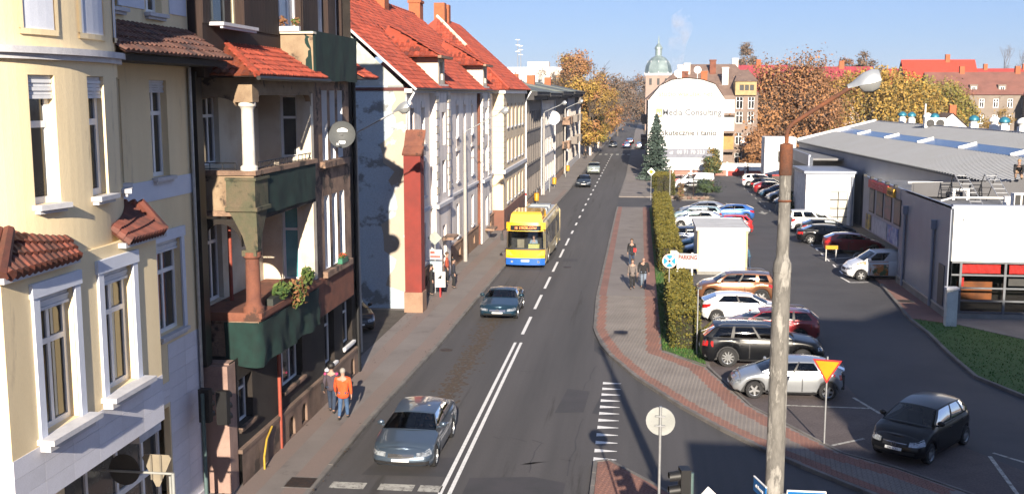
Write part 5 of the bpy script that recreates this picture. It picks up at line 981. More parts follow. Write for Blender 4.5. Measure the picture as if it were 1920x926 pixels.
house('tenement', 'tall grey tenement with a pointed stone gable at the right edge', 84, 226, 10, 16, 11.2, 5.4, GRST, BRR, 3, [(1.5, 3.4), (5, 6.9), (8.4, 10.3)], ridge='y', half=.6)
h2 = house('small_house', 'small house with a bright white gable behind the hall roof', 47.5, 172, 10.5, 12, 3.6, 4.6, MWHT, SLATE, 1, [(1, 2.4)], ridge='y'); b = MB(); b.ring((-3, 4, 6), (-3, 4, 9.6), .14, .12, 6); b.build('flue', WHT, h2)
house('tenement', 'reddish roofed house far behind the willow crowns', 96, 300, 60, 14, 13, 5, GRST, REDR, 14, fr)
for k, (x, y, a, l) in enumerate(((-2.4, 232, 9, 'far left street house behind the autumn trees'), (1.6, 192, 12, 'shaded house beyond the advert house on the right side of the street'), (2.4, 236, 11, 'farther shaded house beyond the advert house near the church'))):
    if k: house('tenement', l, x + 8.5, y, 12, 38, a - 3.5, 2.5, BRST, SLATE, 4, [(1.5, 3.4), (5, 6.9)])
# tall buildings behind the camera that shade the junction
t = thing('brick_block', 'tall brick block behind the junction casting the big shadow on the car park', 'building', (0, 0, 0)); BRK = mat('brick_block', (.25, .12, .08), .9)
def massing(x0, x1, y0, y1, h): b = MB(); b.box(x0, y0, 0, x1, y1, h); return b.build('wing', BRK, t)
massing(13.7, 42, -12, 3, 18.2); massing(5.9, 13.68, -12, 3, 11.0)
b = MB(); b.yprism([(18, 18.2), (28, 18.2), (23, 20.2)], -11.9, 2.9); b.build('gable_roof', SLATE, t)
# ================================================================ VEHICLES
TYRE = mat('tyre_rubber', (.015, .015, .016), .85, fine=.1); ALLOY = mat('alloy_rim', (.5, .51, .52), .3, .8, fine=.03); TRIM = mat('black_trim', (.018, .018, .02), .55, fine=.04)
CGL = glassmat('car_glass', (.8, .83, .83)); DGL = glassmat('tinted_glass', (.06, .065, .07)); HLG = mat('headlight', (.35, .38, .41), .12, .3, c2=(.1, .11, .12), sc=9, fine=0, coat=1); TLG = mat('taillight', (.45, .015, .015), .2, coat=1, fine=0); AMB = mat('indicator', (.7, .25, .03), .3, fine=0)
PLATE = mat('number_plate', (.8, .8, .78), .5, fine=0); CHR = mat('chrome', (.6, .6, .62), .15, .9, fine=0); UPH = mat('car_interior', (.03, .03, .033), .8, fine=.1); UPL = mat('light_upholstery', (.25, .22, .17), .8)
NUM = mat('plate_digits', (.02, .02, .025), .6, fine=0)
wc = {}
def wheel(par, x, y, r, wd, side, rim=ALLOY, spokes=5):
    key = (r, wd, side, rim.name, spokes)
    if key not in wc:
        b = MB(); b.lathe([(r * .62, -wd / 2), (r * .92, -wd / 2), (r, -wd / 2 + .03), (r, wd / 2 - .03), (r * .92, wd / 2), (r * .62, wd / 2), (r * .6, 0), (.01, -.02)], 22); b.map(lambda p: V((p.x, p.z * side, p.y))); ty = b.mesh('tyre', TYRE, 40)
        b = MB(); z0 = wd / 2 - .035
        b.lathe([(r * .66, wd / 2 + .004), (r * .6, wd / 2 - .01), (r * .58, z0 - .03)], 22); b.lathe([(r * .16, z0), (r * .1, z0 + .02), (.005, z0 + .02)], 10)
        for k in range(spokes):
            a = 2 * math.pi * k / spokes; c, s = math.cos(a), math.sin(a); w1, w2 = r * (.13 if spokes < 7 else .08), r * (.09 if spokes < 7 else .06)
            P = [(r * .1, -w1), (r * .61, -w2), (r * .61, w2), (r * .1, w1)]; b.p(*[(c * u - s * v, s * u + c * v, z0 + .012) for u, v in P]); b.p(*[(c * u - s * v, s * u + c * v, z0 - .02) for u, v in P][::-1])
            for (u0, v0), (u1, v1) in ((P[0], P[1]), (P[2], P[3])): b.p(*[(c * u - s * v, s * u + c * v, zz) for u, v, zz in ((u0, v0, z0 - .02), (u1, v1, z0 - .02), (u1, v1, z0 + .012), (u0, v0, z0 + .012))])
        b.map(lambda p: V((p.x, p.z * side, p.y))); wc[key] = (ty, b.mesh('rim', rim))
    o = put('wheel', wc[key][0], par, (x, y, r)); o.rotation_euler = (0, random.uniform(0, 6), 0); put('rim', wc[key][1], o); return o
SED = dict(L=4.77, W=1.84, H=1.46, fo=.95, wb=2.79, r=.33, zn=.74, zA=.98, zD=1.03, zt=1.0, A=1.28, B=2.02, C=3.6, D=4.32, cells=[(0, .05, 0), (.05, .44, 1), (.44, .475, 2), (.475, .80, 1), (.80, 1, 0)])
ROAD = dict(SED, L=4.6, W=1.88, H=1.32, fo=.95, wb=2.58, r=.34, zn=.68, zA=.9, zD=.96, zt=.93, A=1.55, B=2.2, C=2.95, D=3.75, cells=[(0, .06, 0), (.06, .62, 1), (.62, 1, 0)])
HAT = dict(SED, L=4.25, W=1.78, H=1.46, fo=.88, wb=2.62, r=.32, zn=.72, zA=.98, zD=1.06, zt=1.0, A=1.1, B=1.85, C=3.45, D=4.1, cells=[(0, .05, 0), (.05, .42, 1), (.42, .455, 2), (.455, .80, 1), (.80, 1, 0)])
FOC = dict(HAT, L=4.15, W=1.72, H=1.44, cells=[(0, .05, 0), (.05, .38, 1), (.38, .41, 2), (.41, .70, 1), (.70, .76, 0), (.76, .9, 1), (.9, 1, 0)])
SUVC = dict(SED, L=4.32, W=1.83, H=1.66, fo=.84, wb=2.67, r=.37, zn=.92, zA=1.12, zD=1.14, zt=1.1, A=1.1, B=1.7, C=3.9, D=4.15, cells=[(0, .05, 0), (.05, .37, 1), (.37, .41, 2), (.41, .68, 1), (.68, .74, 0), (.74, .92, 1), (.92, 1, 0)])
QSUV = dict(SUVC, L=5.05, W=1.97, H=1.74, fo=.97, wb=2.99, r=.4, zn=.98, zA=1.16, zD=1.2, zt=1.15, A=1.35, B=2.1, C=4.45, D=4.9, cells=[(0, .05, 0), (.05, .36, 1), (.36, .39, 2), (.39, .67, 1), (.67, .71, 2), (.71, .92, 1), (.92, 1, 0)])
EST = dict(SED, L=4.5, W=1.75, H=1.48, fo=.9, wb=2.65, r=.31, A=1.15, B=1.9, C=4.0, D=4.38, cells=[(0, .05, 0), (.05, .36, 1), (.36, .39, 2), (.39, .64, 1), (.64, .68, 2), (.68, .92, 1), (.92, 1, 0)])
MPV = dict(HAT, L=3.85, W=1.76, H=1.59, fo=.75, wb=2.57, r=.31, zn=.82, zA=1.05, zD=1.1, zt=1.05, A=.85, B=1.6, C=3.3, D=3.75, cells=[(0, .08, 0), (.08, .45, 1), (.45, .49, 2), (.49, .78, 1), (.78, .82, 0), (.82, .93, 1), (.93, 1, 0)])
VAN = dict(HAT, L=4.28, W=1.83, H=1.81, fo=.9, wb=2.7, r=.32, zn=.85, zA=1.16, zD=1.2, zt=1.18, A=1.0, B=1.75, C=4.15, D=4.24, cells=[(0, .06, 0), (.06, .36, 1), (.36, 1, 0)])
BVAN = dict(VAN, L=4.9, W=1.95, H=1.97, A=1.05, B=1.9, C=4.75, D=4.85, zA=1.2, zD=1.25, zt=1.2, wb=3.0)
TEP = dict(VAN, L=4.3, cells=[(0, .06, 0), (.06, .33, 1), (.33, .37, 0), (.37, .66, 1), (.66, .7, 0), (.7, .94, 1), (.94, 1, 0)])
def car(label, X, Y, head, sp, pm, group=None, cat='car', name='parked_car', rim=ALLOY, spokes=5, lod=0, roofm=None, lights=True, plate='', grille=TRIM, rails=None, glass=CGL, z=0, seats=UPH, hoodm=None, sides=None, badge=False, fender=None):
    """local +x is forward; head = heading in degrees from +X (counter clockwise)"""
    t = thing(name, label, cat, (X, Y, z), R(head), group); S = sp; L, W, H = S['L'], S['W'], S['H']; xf = L / 2; r = S['r']; hw = W / 2
    wx = [xf - S['fo'], xf - S['fo'] - S['wb']]; xA, xB, xC, xD = [xf - S[k] for k in 'ABCD']; RA = r + .065; clear = r * .62
    def ztop(x):
        P = [(xf + .1, S['zn'] - .04), (xf - .18, S['zn']), (xA, S['zA']), (xD, S['zD']), (-xf, S['zt'])]
        for (a, u), (c, v) in zip(P, P[1:]):
            if x >= c: return u + (v - u) * (a - x) / (a - c)
        return S['zt']
    per = []
    for f in (0, .3, .55, .72): y = f * hw; per.append((xf - .16 * f * f, y, 1, 0))
    cr = .3; yc = .72 * hw; x0 = xf - .16 * .52
    for k in range(1, 5):
        a = k / 5 * math.pi / 2; per.append((x0 - (1 - math.cos(a)) * .42, yc + math.sin(a) * (hw * .985 - yc), math.cos(a), math.sin(a)))
    xs = [x0 - .47, xA, xD, (xA + xD) / 2, (wx[0] - RA + xA) / 2, -xf + .5]
    for c in wx: xs += [c + RA * math.cos(k * math.pi / 8) * 1.0 for k in range(9)]
    xs = sorted({round(x, 3) for x in xs if x0 - .46 > x > -xf + .42}, reverse=True)
    for x in xs: bul = 1 - .02 * ((x) / xf) ** 2; per.append((x, hw * bul, 0, 1))
    for k in range(4, 0, -1): a = k / 5 * math.pi / 2; per.append((-xf + .05 + (1 - math.cos(a)) * .36, yc + math.sin(a) * (hw * .975 - yc), -math.cos(a), math.sin(a)))
    for f in (.72, .45, 0): per.append((-xf + .06 * f * f, f * hw, -1, 0))
    lev = [0, .15, .4, .66, .88, 1]; iS = [.07, .012, 0, .0, .025, .075]; iF = [.12, .03, 0, .05, .13, .24]; iR = [.1, .02, 0, .03, .06, .1]
    def inter(T, f):
        for a, (u, v) in enumerate(zip(lev, lev[1:])):
            if f <= v: return T[a] + (T[a + 1] - T[a]) * (f - u) / (v - u)
        return T[-1]
    def pt(i, f, sd=1, off=0):
        i = max(0, min(len(per) - 1.001, i)); a = int(i); q = i - a; x, y, nx, ny = [per[a][k] + (per[a + 1][k] - per[a][k]) * q for k in range(4)]
        d = inter(iS, f) * abs(ny) + inter(iF if nx > 0 else iR, f) * abs(nx); zb = clear + (.06 if abs(nx) > .5 else 0)
        for c in wx:
            if abs(x - c) < RA + .001: zb = max(zb, r + math.sqrt(max(0, RA * RA - (x - c) ** 2)))
        return V((x - d * nx + off * nx, sd * (y - d * ny + off * ny), zb + f * (ztop(x) - zb)))
    N = len(per)
    b = MB()
    for sd in (1, -1): b.grid([[pt(i, f, sd) for i in (range(N) if sd < 0 else range(N - 1, -1, -1))] for f in lev])
    top = lambda i, sd: pt(i, 1, sd)
    def deck(idx, cr, mi):
        rows = []
        for i in idx:
            A, B_ = top(i, 1), top(i, -1); rows.append([A.lerp(B_, k / 8) + V((0, 0, cr * (1 - (2 * k / 8 - 1) ** 2))) for k in range(9)])
        b.cur = mi; b.grid(rows); b.cur = 0
    iA = min(i for i in range(N) if per[i][0] <= xA + .002); iD = min(i for i in range(N) if per[i][0] <= xD + .002)
    deck(range(0, iA + 1), .055, 0); deck(range(iD, N), .04, 0)
    # cabin: side frames, roof
    def edge(x):
        for i in range(N - 1):
            if per[i][0] >= x >= per[i + 1][0] and per[i][0] != per[i + 1][0]: q = (per[i][0] - x) / (per[i][0] - per[i + 1][0]); return pt(i + q, 1).y - .012
        return hw - .1
    wr = hw * (.70 if H < 1.6 else .76 if H < 1.78 else .82); mid = (xB + xC) / 2
    def zr(x): return H - .075 - .05 * ((x - mid) / ((xB - xC) / 2)) ** 2
    def side(u, v, sd, off=0):
        xb = xA + (xD - xA) * u; xt = xB + (xC - xB) * u; x = xb + (xt - xb) * v; yb = edge(xb); yt = wr - .03 * (2 * u - 1) ** 2; return V((x, sd * (yb + (yt - yb) * v + .03 * math.sin(math.pi * v) + off), ztop(xb) + (zr(xt) - ztop(xb)) * v))
    gl = {1: MB(), -1: MB()}; gcells = []
    for sd in (1, -1):
        for u0, u1, k in S['cells']:
            n = max(1, int((u1 - u0) / .1))
            for a in range(n):
                ua, ub = u0 + (u1 - u0) * a / n, u0 + (u1 - u0) * (a + 1) / n
                for v0, v1, g in ((0, .07, 0), (.07, .48, 1), (.48, .9, 1), (.9, 1, 0)):
                    P = [side(ua, v0, sd), side(ub, v0, sd), side(ub, v1, sd), side(ua, v1, sd)]
                    if k == 1 and g: continue
                    b.cur = 2 if k == 2 else 0; b.p(*(P if sd < 0 else P[::-1])); b.cur = 0
            if k == 1: gcells.append((sd, u0, u1))
    def screen(front, v0, v1, e0, sgn, off=0):
        xb0, xt0 = (xA, xB) if front else (xD, xC); rows = []
        for v in (v0, (v0 + v1) / 2, v1):
            row = []
            for k in range(9):
                s = (2 * k / 8 - 1) * e0; yb = edge(xb0) * s; yt = (wr - .03) * s; bu = (.1 * (1 - s * s) - .0) * sgn; bt = .05 * (1 - s * s) * sgn
                zb = ztop(xb0) + .05 * (1 - s * s) * (1 if front else .6); zt = zr(xt0) + .05 * (1 - s * s); row.append(V((xb0 + (xt0 - xb0) * v + bu * (1 - v) + bt * v + off * sgn * .7, yb + (yt - yb) * v, zb + (zt - zb) * v + off * .7)))
            rows.append(row)
        return rows
    for fr, sg in ((True, 1), (False, -1)):
        if fr or S['cells'][-1][1] - S['cells'][-1][0] < .25 or True:
            b.grid(screen(fr, .92, 1, 1, sg)); 
            for row in ((0, .05),): b.grid(screen(fr, row[0], row[1], 1, sg))
    rows = []
    for k in range(9):
        x = xB + (xC - xB) * k / 8; yt = wr - .03 * (2 * k / 8 - 1) ** 2; bulge = (.05 if k == 0 else -.05 if k == 8 else 0)
        rows.append([V((x + bulge * (1 - (2 * j / 8 - 1) ** 2), yt * (1 - 2 * j / 8), zr(x) + .05 * (1 - (2 * j / 8 - 1) ** 2))) for j in range(9)])
    b.cur = 1; b.grid(rows); b.cur = 0
    body = b.build('body', [pm, roofm or pm, TRIM], t, 38)
    b = MB(); b.grid(screen(True, .05, .92, .97, 1, .004)); b.build('windscreen', glass, t, 60)
    b = MB(); b.grid(screen(False, .05, .92, .93, -1, .004))
    van = S['cells'][-1][1] - S['cells'][-1][0] > .5
    b.build('rear_window' if not van else 'rear_doors', (glass if glass is not CGL else DGL) if not van else pm, t, 60)
    for sd, u0, u1 in gcells:
        b = MB(); rows = [[side(u0 + (u1 - u0) * k / 5, v, sd, -.006) for k in (range(6) if sd < 0 else range(5, -1, -1))] for v in (.06, .35, .65, .91)]; b.grid(rows); b.build('side_window', glass if u0 < .4 or glass is not CGL else DGL, t, 60)
    # underbody, interior
    b = MB(); b.box(-xf + .4, -hw + .24, clear, xf - .45, hw - .24, .5); b.box(xA, -hw + .1, .4, xD, hw - .1, .5); b.build('underbody', TRIM, t)
    if lod < 2:
        b = MB(); b.box(xA - .05, -hw + .14, .5, xA - .35, hw - .14, S['zA'] - .03); b.box(xD + .05, -hw + .16, .5, xD + .5, hw - .16, S['zD'] - .06); b.box(xA, -hw + .13, .45, xD, -hw + .15, S['zA'] - .05); b.box(xA, hw - .15, .45, xD, hw - .13, S['zA'] - .05); b.build('dashboard', UPH, t)
        for xx in ((xA + xB) / 2 - 1.0, (xA + xB) / 2 - 1.85):
            for sd in (1, -1):
                if xx < xD + .5: continue
                b = MB(); b.box(xx - .12, sd * .36 - .23, .5, xx + .38, sd * .36 + .23, .64); b.box(xx - .2, sd * .36 - .22, .5, xx - .06, sd * .36 + .22, H - .52); b.box(xx - .19, sd * .36 - .12, H - .52, xx - .09, sd * .36 + .12, H - .32); b.build('seat', seats, t)
    # patches on the body surface
    def iy(y, rear=False):
        rng = range(N - 1, 0, -1) if rear else range(N - 1); y = abs(y)
        for i in rng:
            a, c = (per[i], per[i - 1]) if rear else (per[i], per[i + 1])
            if a[1] <= y <= c[1]: q = (y - a[1]) / max(1e-6, c[1] - a[1]); return i - q if rear else i + q
        return 8
    def ix(x):
        for i in range(6, N - 1):
            if per[i][0] >= x >= per[i + 1][0]: return i + (per[i][0] - x) / max(1e-6, per[i][0] - per[i + 1][0])
        return N / 2
    def patch(name, y0, y1, f0, f1, m, rear=False, off=.006, n=8, par=t, g0=None, g1=None):
        b = MB(); rows = []; g0 = f0 if g0 is None else g0; g1 = f1 if g1 is None else g1
        for j in range(4):
            row = []
            for k in range(n + 1):
                y = y0 + (y1 - y0) * k / n; u = k / n; f = (f0 + (g0 - f0) * u) + ((f1 + (g1 - f1) * u) - (f0 + (g0 - f0) * u)) * j / 3; row.append(pt(iy(y, rear), f, 1 if y >= 0 else -1, off))
            rows.append(row if not rear else row[::-1])
        b.grid(rows); return b.build(name, m, par, 60)
    def spatch(name, x0, x1, f0, f1, m, sd, off=.006, par=t, n=6):
        b = MB(); rows = [[pt(ix(x0 + (x1 - x0) * k / n), f0 + (f1 - f0) * j / 4, sd, off) for k in (range(n + 1) if sd < 0 else range(n, -1, -1))] for j in range(5)]
        b.grid(rows); return b.build(name, m, par, 60)
    e = hw
    for sd in (1, -1):
        patch('headlight', sd * .50 * e, sd * .97 * e, .62, .86, HLG, g0=.66, g1=.93); patch('taillight', sd * .58 * e, sd * .985 * e, .62 if not van else .5, .86, TLG, True)
    patch('grille', -.42 * e, .42 * e, .56, .80, grille); patch('lower_grille', -.72 * e, .72 * e, .14, .34, TRIM, off=.014)
    np_ = patch('number_plate', -.26, .26, .36, .52, PLATE, off=.02); patch('number_plate', -.26, .26, .42, .56, PLATE, True, off=.02)
    if plate:
        text(np_, plate, .085, NUM, pt(0, .44, 1, .03), (R(90), 0, R(90)), .001, 'plate_number')
    for sd in (1, -1):
        if fender: spatch('printed_wing', xf - .62, xA - .16, .62, .97, fender, sd, .008)
        spatch('sill_trim', wx[0] - RA - .02, wx[1] + RA + .02, 0, .10, TRIM, sd, .004)
    if lod < 2:
        d0, d1, d2 = wx[0] - RA - .1, (xA + xD) / 2 + .02, wx[1] + RA * .35
        for sd in (1, -1):
            for a, c in ((d0, d1), (d1 - .012, d2)) if not van and len(gcells) > 2 else ((d0, d0 - 1.1),):
                lowf = .13; dr = spatch('door', a, c + .012, lowf, .97, sides or pm, sd, .007)
                hp = pt(ix(c + .22), .8, sd, .03); b = MB(); b.box(hp.x - .09, hp.y - .012, hp.z - .015, hp.x + .09, hp.y + .012, hp.z + .015); b.build('handle', pm if badge else CHR, dr)
                for xx in (a, c + .012): spatch('door_gap', xx + .008, xx - .008, lowf, .97, TRIM, sd, .0085, dr, 1)
            m0 = side(.1, .05, sd); b = MB(); b.ball((m0.x - .02, m0.y + sd * .14, m0.z + .09), (.07, .12, .085), 8, 6); b.box(m0.x - .03, min(m0.y, m0.y + sd * .1), m0.z, m0.x + .03, max(m0.y, m0.y + sd * .1), m0.z + .04); b.build('mirror', pm, t, 40)
        b = MB()
        for sd in (1, -1): b.tube([pt(i, 1, sd, .0) + V((-.22, -sd * .1, .045)) for i in (2, 4)], .012, 4)
        if sp is SED and not lights is False and name == 'moving_car':
            for f in (.60, .70, .78): patch('chrome_slat', -.42 * e, .42 * e, f, f + .014, CHR, off=.014)
            P = pt(0, .69, 1, .03); q = MB(); q.lathe([(.07, 0), (.07, .012), (.058, .012), (.058, 0)], 16); [q.box(x0 - .006, -.05, .0, x0 + .006, .05, .012) for x0 in (-.025, .025)]; q.map(lambda v_: V((v_.z, v_.x, v_.y))); q.build('badge', CHR, t, loc=P)
            for sd in (1, -1): patch('fog_surround', sd * .5 * e, sd * .9 * e, .16, .36, TRIM, off=.016); patch('bumper_chrome', sd * .35 * e, sd * .93 * e, .05, .075, CHR, off=.014)
        if sp in (SED, ROAD, HAT, MPV): patch('chrome_strip', -.42 * e, .42 * e, .735, .755, CHR, off=.012)
    if badge:
        P = pt(0, .68, 1, .02); b = MB(); b.lathe([(.085, 0), (.085, .012), (.068, .012), (.068, 0)], 16); [b.ring((0, 0, .008), (.075 * math.cos(a), .075 * math.sin(a), .008), .008, .004, 4) for a in (math.pi / 2, math.pi * 7 / 6, math.pi * 11 / 6)]; b.map(lambda p: V((p.z, p.x, p.y))); b.build('badge', CHR, t, loc=P)
    if rails:
        for sd in (1, -1): b = MB(); b.tube([(xB - .15, sd * (wr - .06), zr(xB) + .05), (xB - .35, sd * (wr - .05), H + .0), (xC + .3, sd * (wr - .05), H + .0), (xC + .1, sd * (wr - .06), zr(xC) + .05)], .025, 5); b.build('roof_rail', rails, t)
    for x in wx:
        for sd in (1, -1): wheel(t, x, sd * (hw - .12), r, .21, sd, rim, spokes)
    t['_spec'] = 0; del t['_spec']; return t
P_ = paint
for n_, c_, m_ in (('blue_grey', (.075, .105, .145), .55), ('dark_teal', (.015, .045, .07), .5), ('dark_slate', (.03, .04, .055), .4), ('black', (.004, .0045, .006), .0), ('silver', (.36, .38, .4), .6), ('white', (.72, .73, .75), 0), ('steel_blue', (.05, .13, .22), .5), ('teal', (.05, .16, .18), .5), ('navy', (.02, .03, .06), .4), ('dark_red', (.24, .018, .022), .35), ('dark_blue', (.02, .035, .08), .4)): paint(n_, c_, m_)
for n_, k_, sp_ in (('black', .35, .25), ('navy', .5, .4), ('dark_slate', .5, .4)):
    q_ = MATS['paint_' + n_].node_tree.nodes['Principled BSDF']; q_.inputs['Coat Weight'].default_value = k_; q_.inputs['Specular IOR Level'].default_value = sp_
# driving on the street
street = 'cars driving on the street'
car('grey blue saloon car with a driver in sunglasses at the front of the street', -6.72, 32.0, -90.5, SED, P_('blue_grey', (.075, .105, .145), .55, .28), street, name='moving_car', grille=TRIM, plate='', spokes=5)
car('dark teal roadster with a red interior following behind the saloon', -6.72, 53.6, -90, ROAD, P_('dark_teal', (.015, .045, .07), .5, .25), street, name='moving_car', roofm=mat('dark_roof', (.03, .04, .05), .3, coat=1), badge=True, grille=CHR, seats=mat('red_leather', (.2, .02, .02), .6), spokes=7)
car('small dark hatchback driving behind the bus', -6.45, 130.5, -89, HAT, P_('dark_slate', (.03, .04, .055), .4), street, name='moving_car', lod=2)
car('pale green silver car driving behind the dark hatchback', -6.15, 152.2, -89, SUVC, P_('pale_green', (.42, .47, .42), .4), street, name='moving_car', lod=2)
car('dark car approaching with headlights near the far crossing', -5.3, 230, -88, HAT, P_('dark_slate', 0), street, name='moving_car', lod=2)
car('dark car driving away in the house shadow near the far crossing', -2.4, 226, 91, HAT, P_('dark_blue', (.02, .035, .08), .4), street, name='moving_car', lod=2)
car('black car driving away in the shadow further up the street', -1.9, 246, 91, SED, P_('black', (.004, .0045, .006), .0), street, name='moving_car', lod=2)
car('pale car parked at the kerb in the shadow beside the advert house', .35, 222, 91, HAT, P_('silver', (.36, .38, .4), .6), street, lod=2, z=.1)
car('dark hatchback parked in the shaded courtyard beside the peeling gable', -13.6, 49.0, -60, HAT, P_('black', 0), None, lod=1, z=.125)
# row along the verge in front
lot = 'cars parked along the verge'
car('brown offroad car with roof rails parked beside the white kiosk', 5.3, 58.3, 180, SUVC, P_('copper_brown', (.22, .095, .045), .55, .3), lot, rails=CHR, spokes=5)
car('white hatchback parked between the brown offroad car and the red estate', 5.3, 53.0, 0, HAT, P_('white', (.72, .73, .75), .0, .3), lot, spokes=8)
car('dark red estate car half hidden behind the black offroad car', 6.0, 49.1, 180, EST, P_('dark_red', (.24, .018, .022), .35), lot, rails=CHR)
car('big black offroad car with chrome window strips and red tail lights', 5.2, 44.6, 1, QSUV, P_('black', 0), lot, rails=CHR, spokes=10, glass=DGL)
car('silver hatchback with black side strips behind the yield sign', 5.55, 39.9, 181, FOC, P_('silver', 0), lot, spokes=5)
car('black compact people carrier parked alone in the shade by the bay corner', 8.95, 33.9, 232, MPV, P_('black', 0), None, plate='DK 2C51', badge=True)
# row behind the kiosk
car('dark blue car close behind the kiosk, nose towards the hedge', 4.9, 73.2, 178, HAT, P_('steel_blue', (.05, .13, .22), .5), lot, lod=1)
car('teal green car behind the kiosk, second from it', 4.9, 76.2, 178, EST, P_('teal', (.05, .16, .18), .5), lot, lod=1)
car('dark navy estate with red tail lights backed to the hedge', 4.6, 79.6, 2, EST, P_('navy', (.02, .03, .06), .4), lot, lod=1)
car('black saloon between the navy estate and the bright red car', 4.9, 83.0, 178, SED, P_('black', 0), lot, lod=1)
car('bright red small car with panoramic windows behind the kiosk', 7.3, 87.0, 178, MPV, P_('bright_red', (.5, .02, .02), .1), lot, lod=1)
car('white hatchback beside the bright red car, nose at the hedge', 4.9, 90.6, 178, HAT, P_('white', 0), lot, lod=1)
car('pale turquoise estate beside the white hatchback near the hedge end', 5.1, 94.6, 178, EST, P_('pale_turquoise', (.35, .48, .48), .4), lot, lod=1)
car('silver saloon with blue boot lid, last of the hedge row', 6.0, 99.0, 178, SED, P_('silver', 0), lot, lod=1)
car('blue hatchback parked nose to nose with the turquoise estate', 8.2, 96.8, 178, HAT, P_('bright_blue', (.03, .12, .4), .3), lot, lod=1)
# beyond the green island
car('white panel van parked behind the green island', 6.5, 128.5, 180, BVAN, P_('white', 0), None, 'van', 'parked_van', lod=1)
car('black car parked in front of the white panel van', 6.6, 125.0, 180, HAT, P_('black', 0), None, lod=1)
car('maroon car half hidden behind the white panel van', 4.6, 131.5, 180, HAT, P_('dark_red', 0), None, lod=2)
# along the hall
hall = 'cars parked along the hall'
car('dark red hatchback nearest to the hall passage in the hall row', 15.2, 77.5, -2, HAT, P_('dark_red', 0), hall, lod=1)
car('black coupe like hatchback between the dark red car and the white estate van', 14.3, 82.3, -4, SED, P_('black', 0), hall, lod=1)
car('white high roofed estate van in the hall row', 14.5, 89.4, -3, TEP, P_('white', 0), hall, lod=1)
car('grey hatchback squeezed beside the white estate van', 14.9, 86.0, -3, HAT, P_('dark_slate', 0), hall, lod=1)
car('navy hatchback with bright tail lights at the loading dock', 14.2, 92.6, -3, HAT, P_('navy', 0), hall, lod=1)
for k, (x, y, n, m, sp) in enumerate(((15.6, 109.5, 'silver blue', 'steel_blue', HAT), (15.4, 114.5, 'pale silver', 'silver', HAT), (15.3, 119.0, 'light blue', 'steel_blue', EST), (15.0, 123.0, 'dark red', 'dark_red', HAT), (15.2, 127.5, 'black', 'black', EST), (14.6, 132, 'white', 'white', SUVC))):
    car('%s car in the far row by the hall, %s from the loading dock' % (n, ['first', 'second', 'third', 'fourth', 'fifth', 'sixth'][k]), x, y, 180 if k < 3 else 0, sp, P_(m, 0), hall, lod=2)
# white delivery van with an orange printed bonnet
v = car('white delivery van with orange food print on bonnet and door leaving the hall passage', 14.55, 66.5, 184, VAN, P_('white', 0), None, 'van', 'parked_van', fender=mat('orange_print', (.5, .1, .01), .3, coat=1, fine=0), sides=mat('van_print', (.75, .72, .66), .3, c2=(.55, .2, .04), sc=2.3, lo=.42, hi=.5, c3=(.06, .12, .05), sc3=1.6, t3=.56, coat=1))
# ---- town bus ------------------------------------------------------------------
BY = P_('bus_yellow', (.78, .42, .01), 0, .35); BB_ = P_('bus_blue', (.01, .1, .42), 0, .35); BS = mat('bus_side_print', (.5, .4, .2), .4, c2=(.6, .5, .3), sc=.9, c3=(.08, .08, .08), sc3=.7, t3=.58, coat=.5); BG = mat('bus_black_glass', (.012, .014, .016), .08, spec=.8, fine=0)
t = thing('town_bus', 'yellow and blue town bus with an orange destination display coming down the street', 'bus', (-7.02, 67.6, 0), R(-90.5))   # +x forward, front at x = 0
W2, HB, LB = 1.25, 2.95, 11.8
b = MB(); 
def prof(x):   # half cross-section from skirt to roof edge
    return [(W2 - .03, .3), (W2, .5), (W2, .95), (W2 - .01, 1.2), (W2 - .04, 2.5), (W2 - .12, 2.8), (W2 - .3, HB)]
wxs = (-2.7, -8.6)
xs = sorted({0 - .05, -.35, -LB, -LB + .3, -5.5} | {round(c + .58 * math.cos(k * math.pi / 8), 3) for c in wxs for k in range(9)}, reverse=True)
for sd in (1, -1):
    rows = []
    for x in xs:
        zb = .3
        for c in wxs:
            if abs(x - c) <= .58: zb = max(zb, .5 + math.sqrt(max(0, .58 ** 2 - (x - c) ** 2)))
        pr = prof(x); ins = .1 if x > -.1 else .0; rows.append([V((x, sd * (y - ins), zb + (z - .3) * (HB - zb) / (HB - .3))) for y, z in pr])
    b.cur = 1; b.grid(rows if sd > 0 else [r_[::-1] for r_ in rows])
b.cur = 0; b.p((-.05, -W2 + .4, HB), (-.05, W2 - .4, HB), (-LB, W2 - .3, HB), (-LB, -W2 + .3, HB)); b.cur = 1; b.p(*[(-LB, y, z) for y, z in [(-W2, .3), (-W2, 2.6), (-W2 + .3, HB), (W2 - .3, HB), (W2, 2.6), (W2, .3)]])
body = b.build('body', [mat('bus_roof', (.4, .42, .44), .5), BS], t, 35)
def fp(y, z):   # front face: rounded in plan, raked above the bumper
    yy = y / W2; return V((.12 * (1 - yy ** 2) + (.12 if z < 1.3 else .12 - (z - 1.3) * .16) - .1 * max(0, abs(yy) - .75) * 4, y, z))
def fpatch(name, y0, y1, zs, m, par=t, off=0, n=12, y2=None, y3=None):
    b = MB(); rows = []
    for j, z in enumerate(zs):
        f = j / (len(zs) - 1); a = y0 + ((y2 if y2 is not None else y0) - y0) * f; d = y1 + ((y3 if y3 is not None else y1) - y1) * f; rows.append([fp(a + (d - a) * k / n, z) + V((off, 0, 0)) for k in range(n + 1)])
    b.grid(rows); return b.build(name, m, par, 50)
fpatch('bumper', -W2, W2, (.28, .5, .72), BB_); fpatch('front_panel', -W2, W2, (.72, .95, 1.18, 1.3), BY, off=.001); fr = fpatch('windscreen', -W2, W2, (1.3, 1.7, 2.1, 2.42), CGL, off=.002)
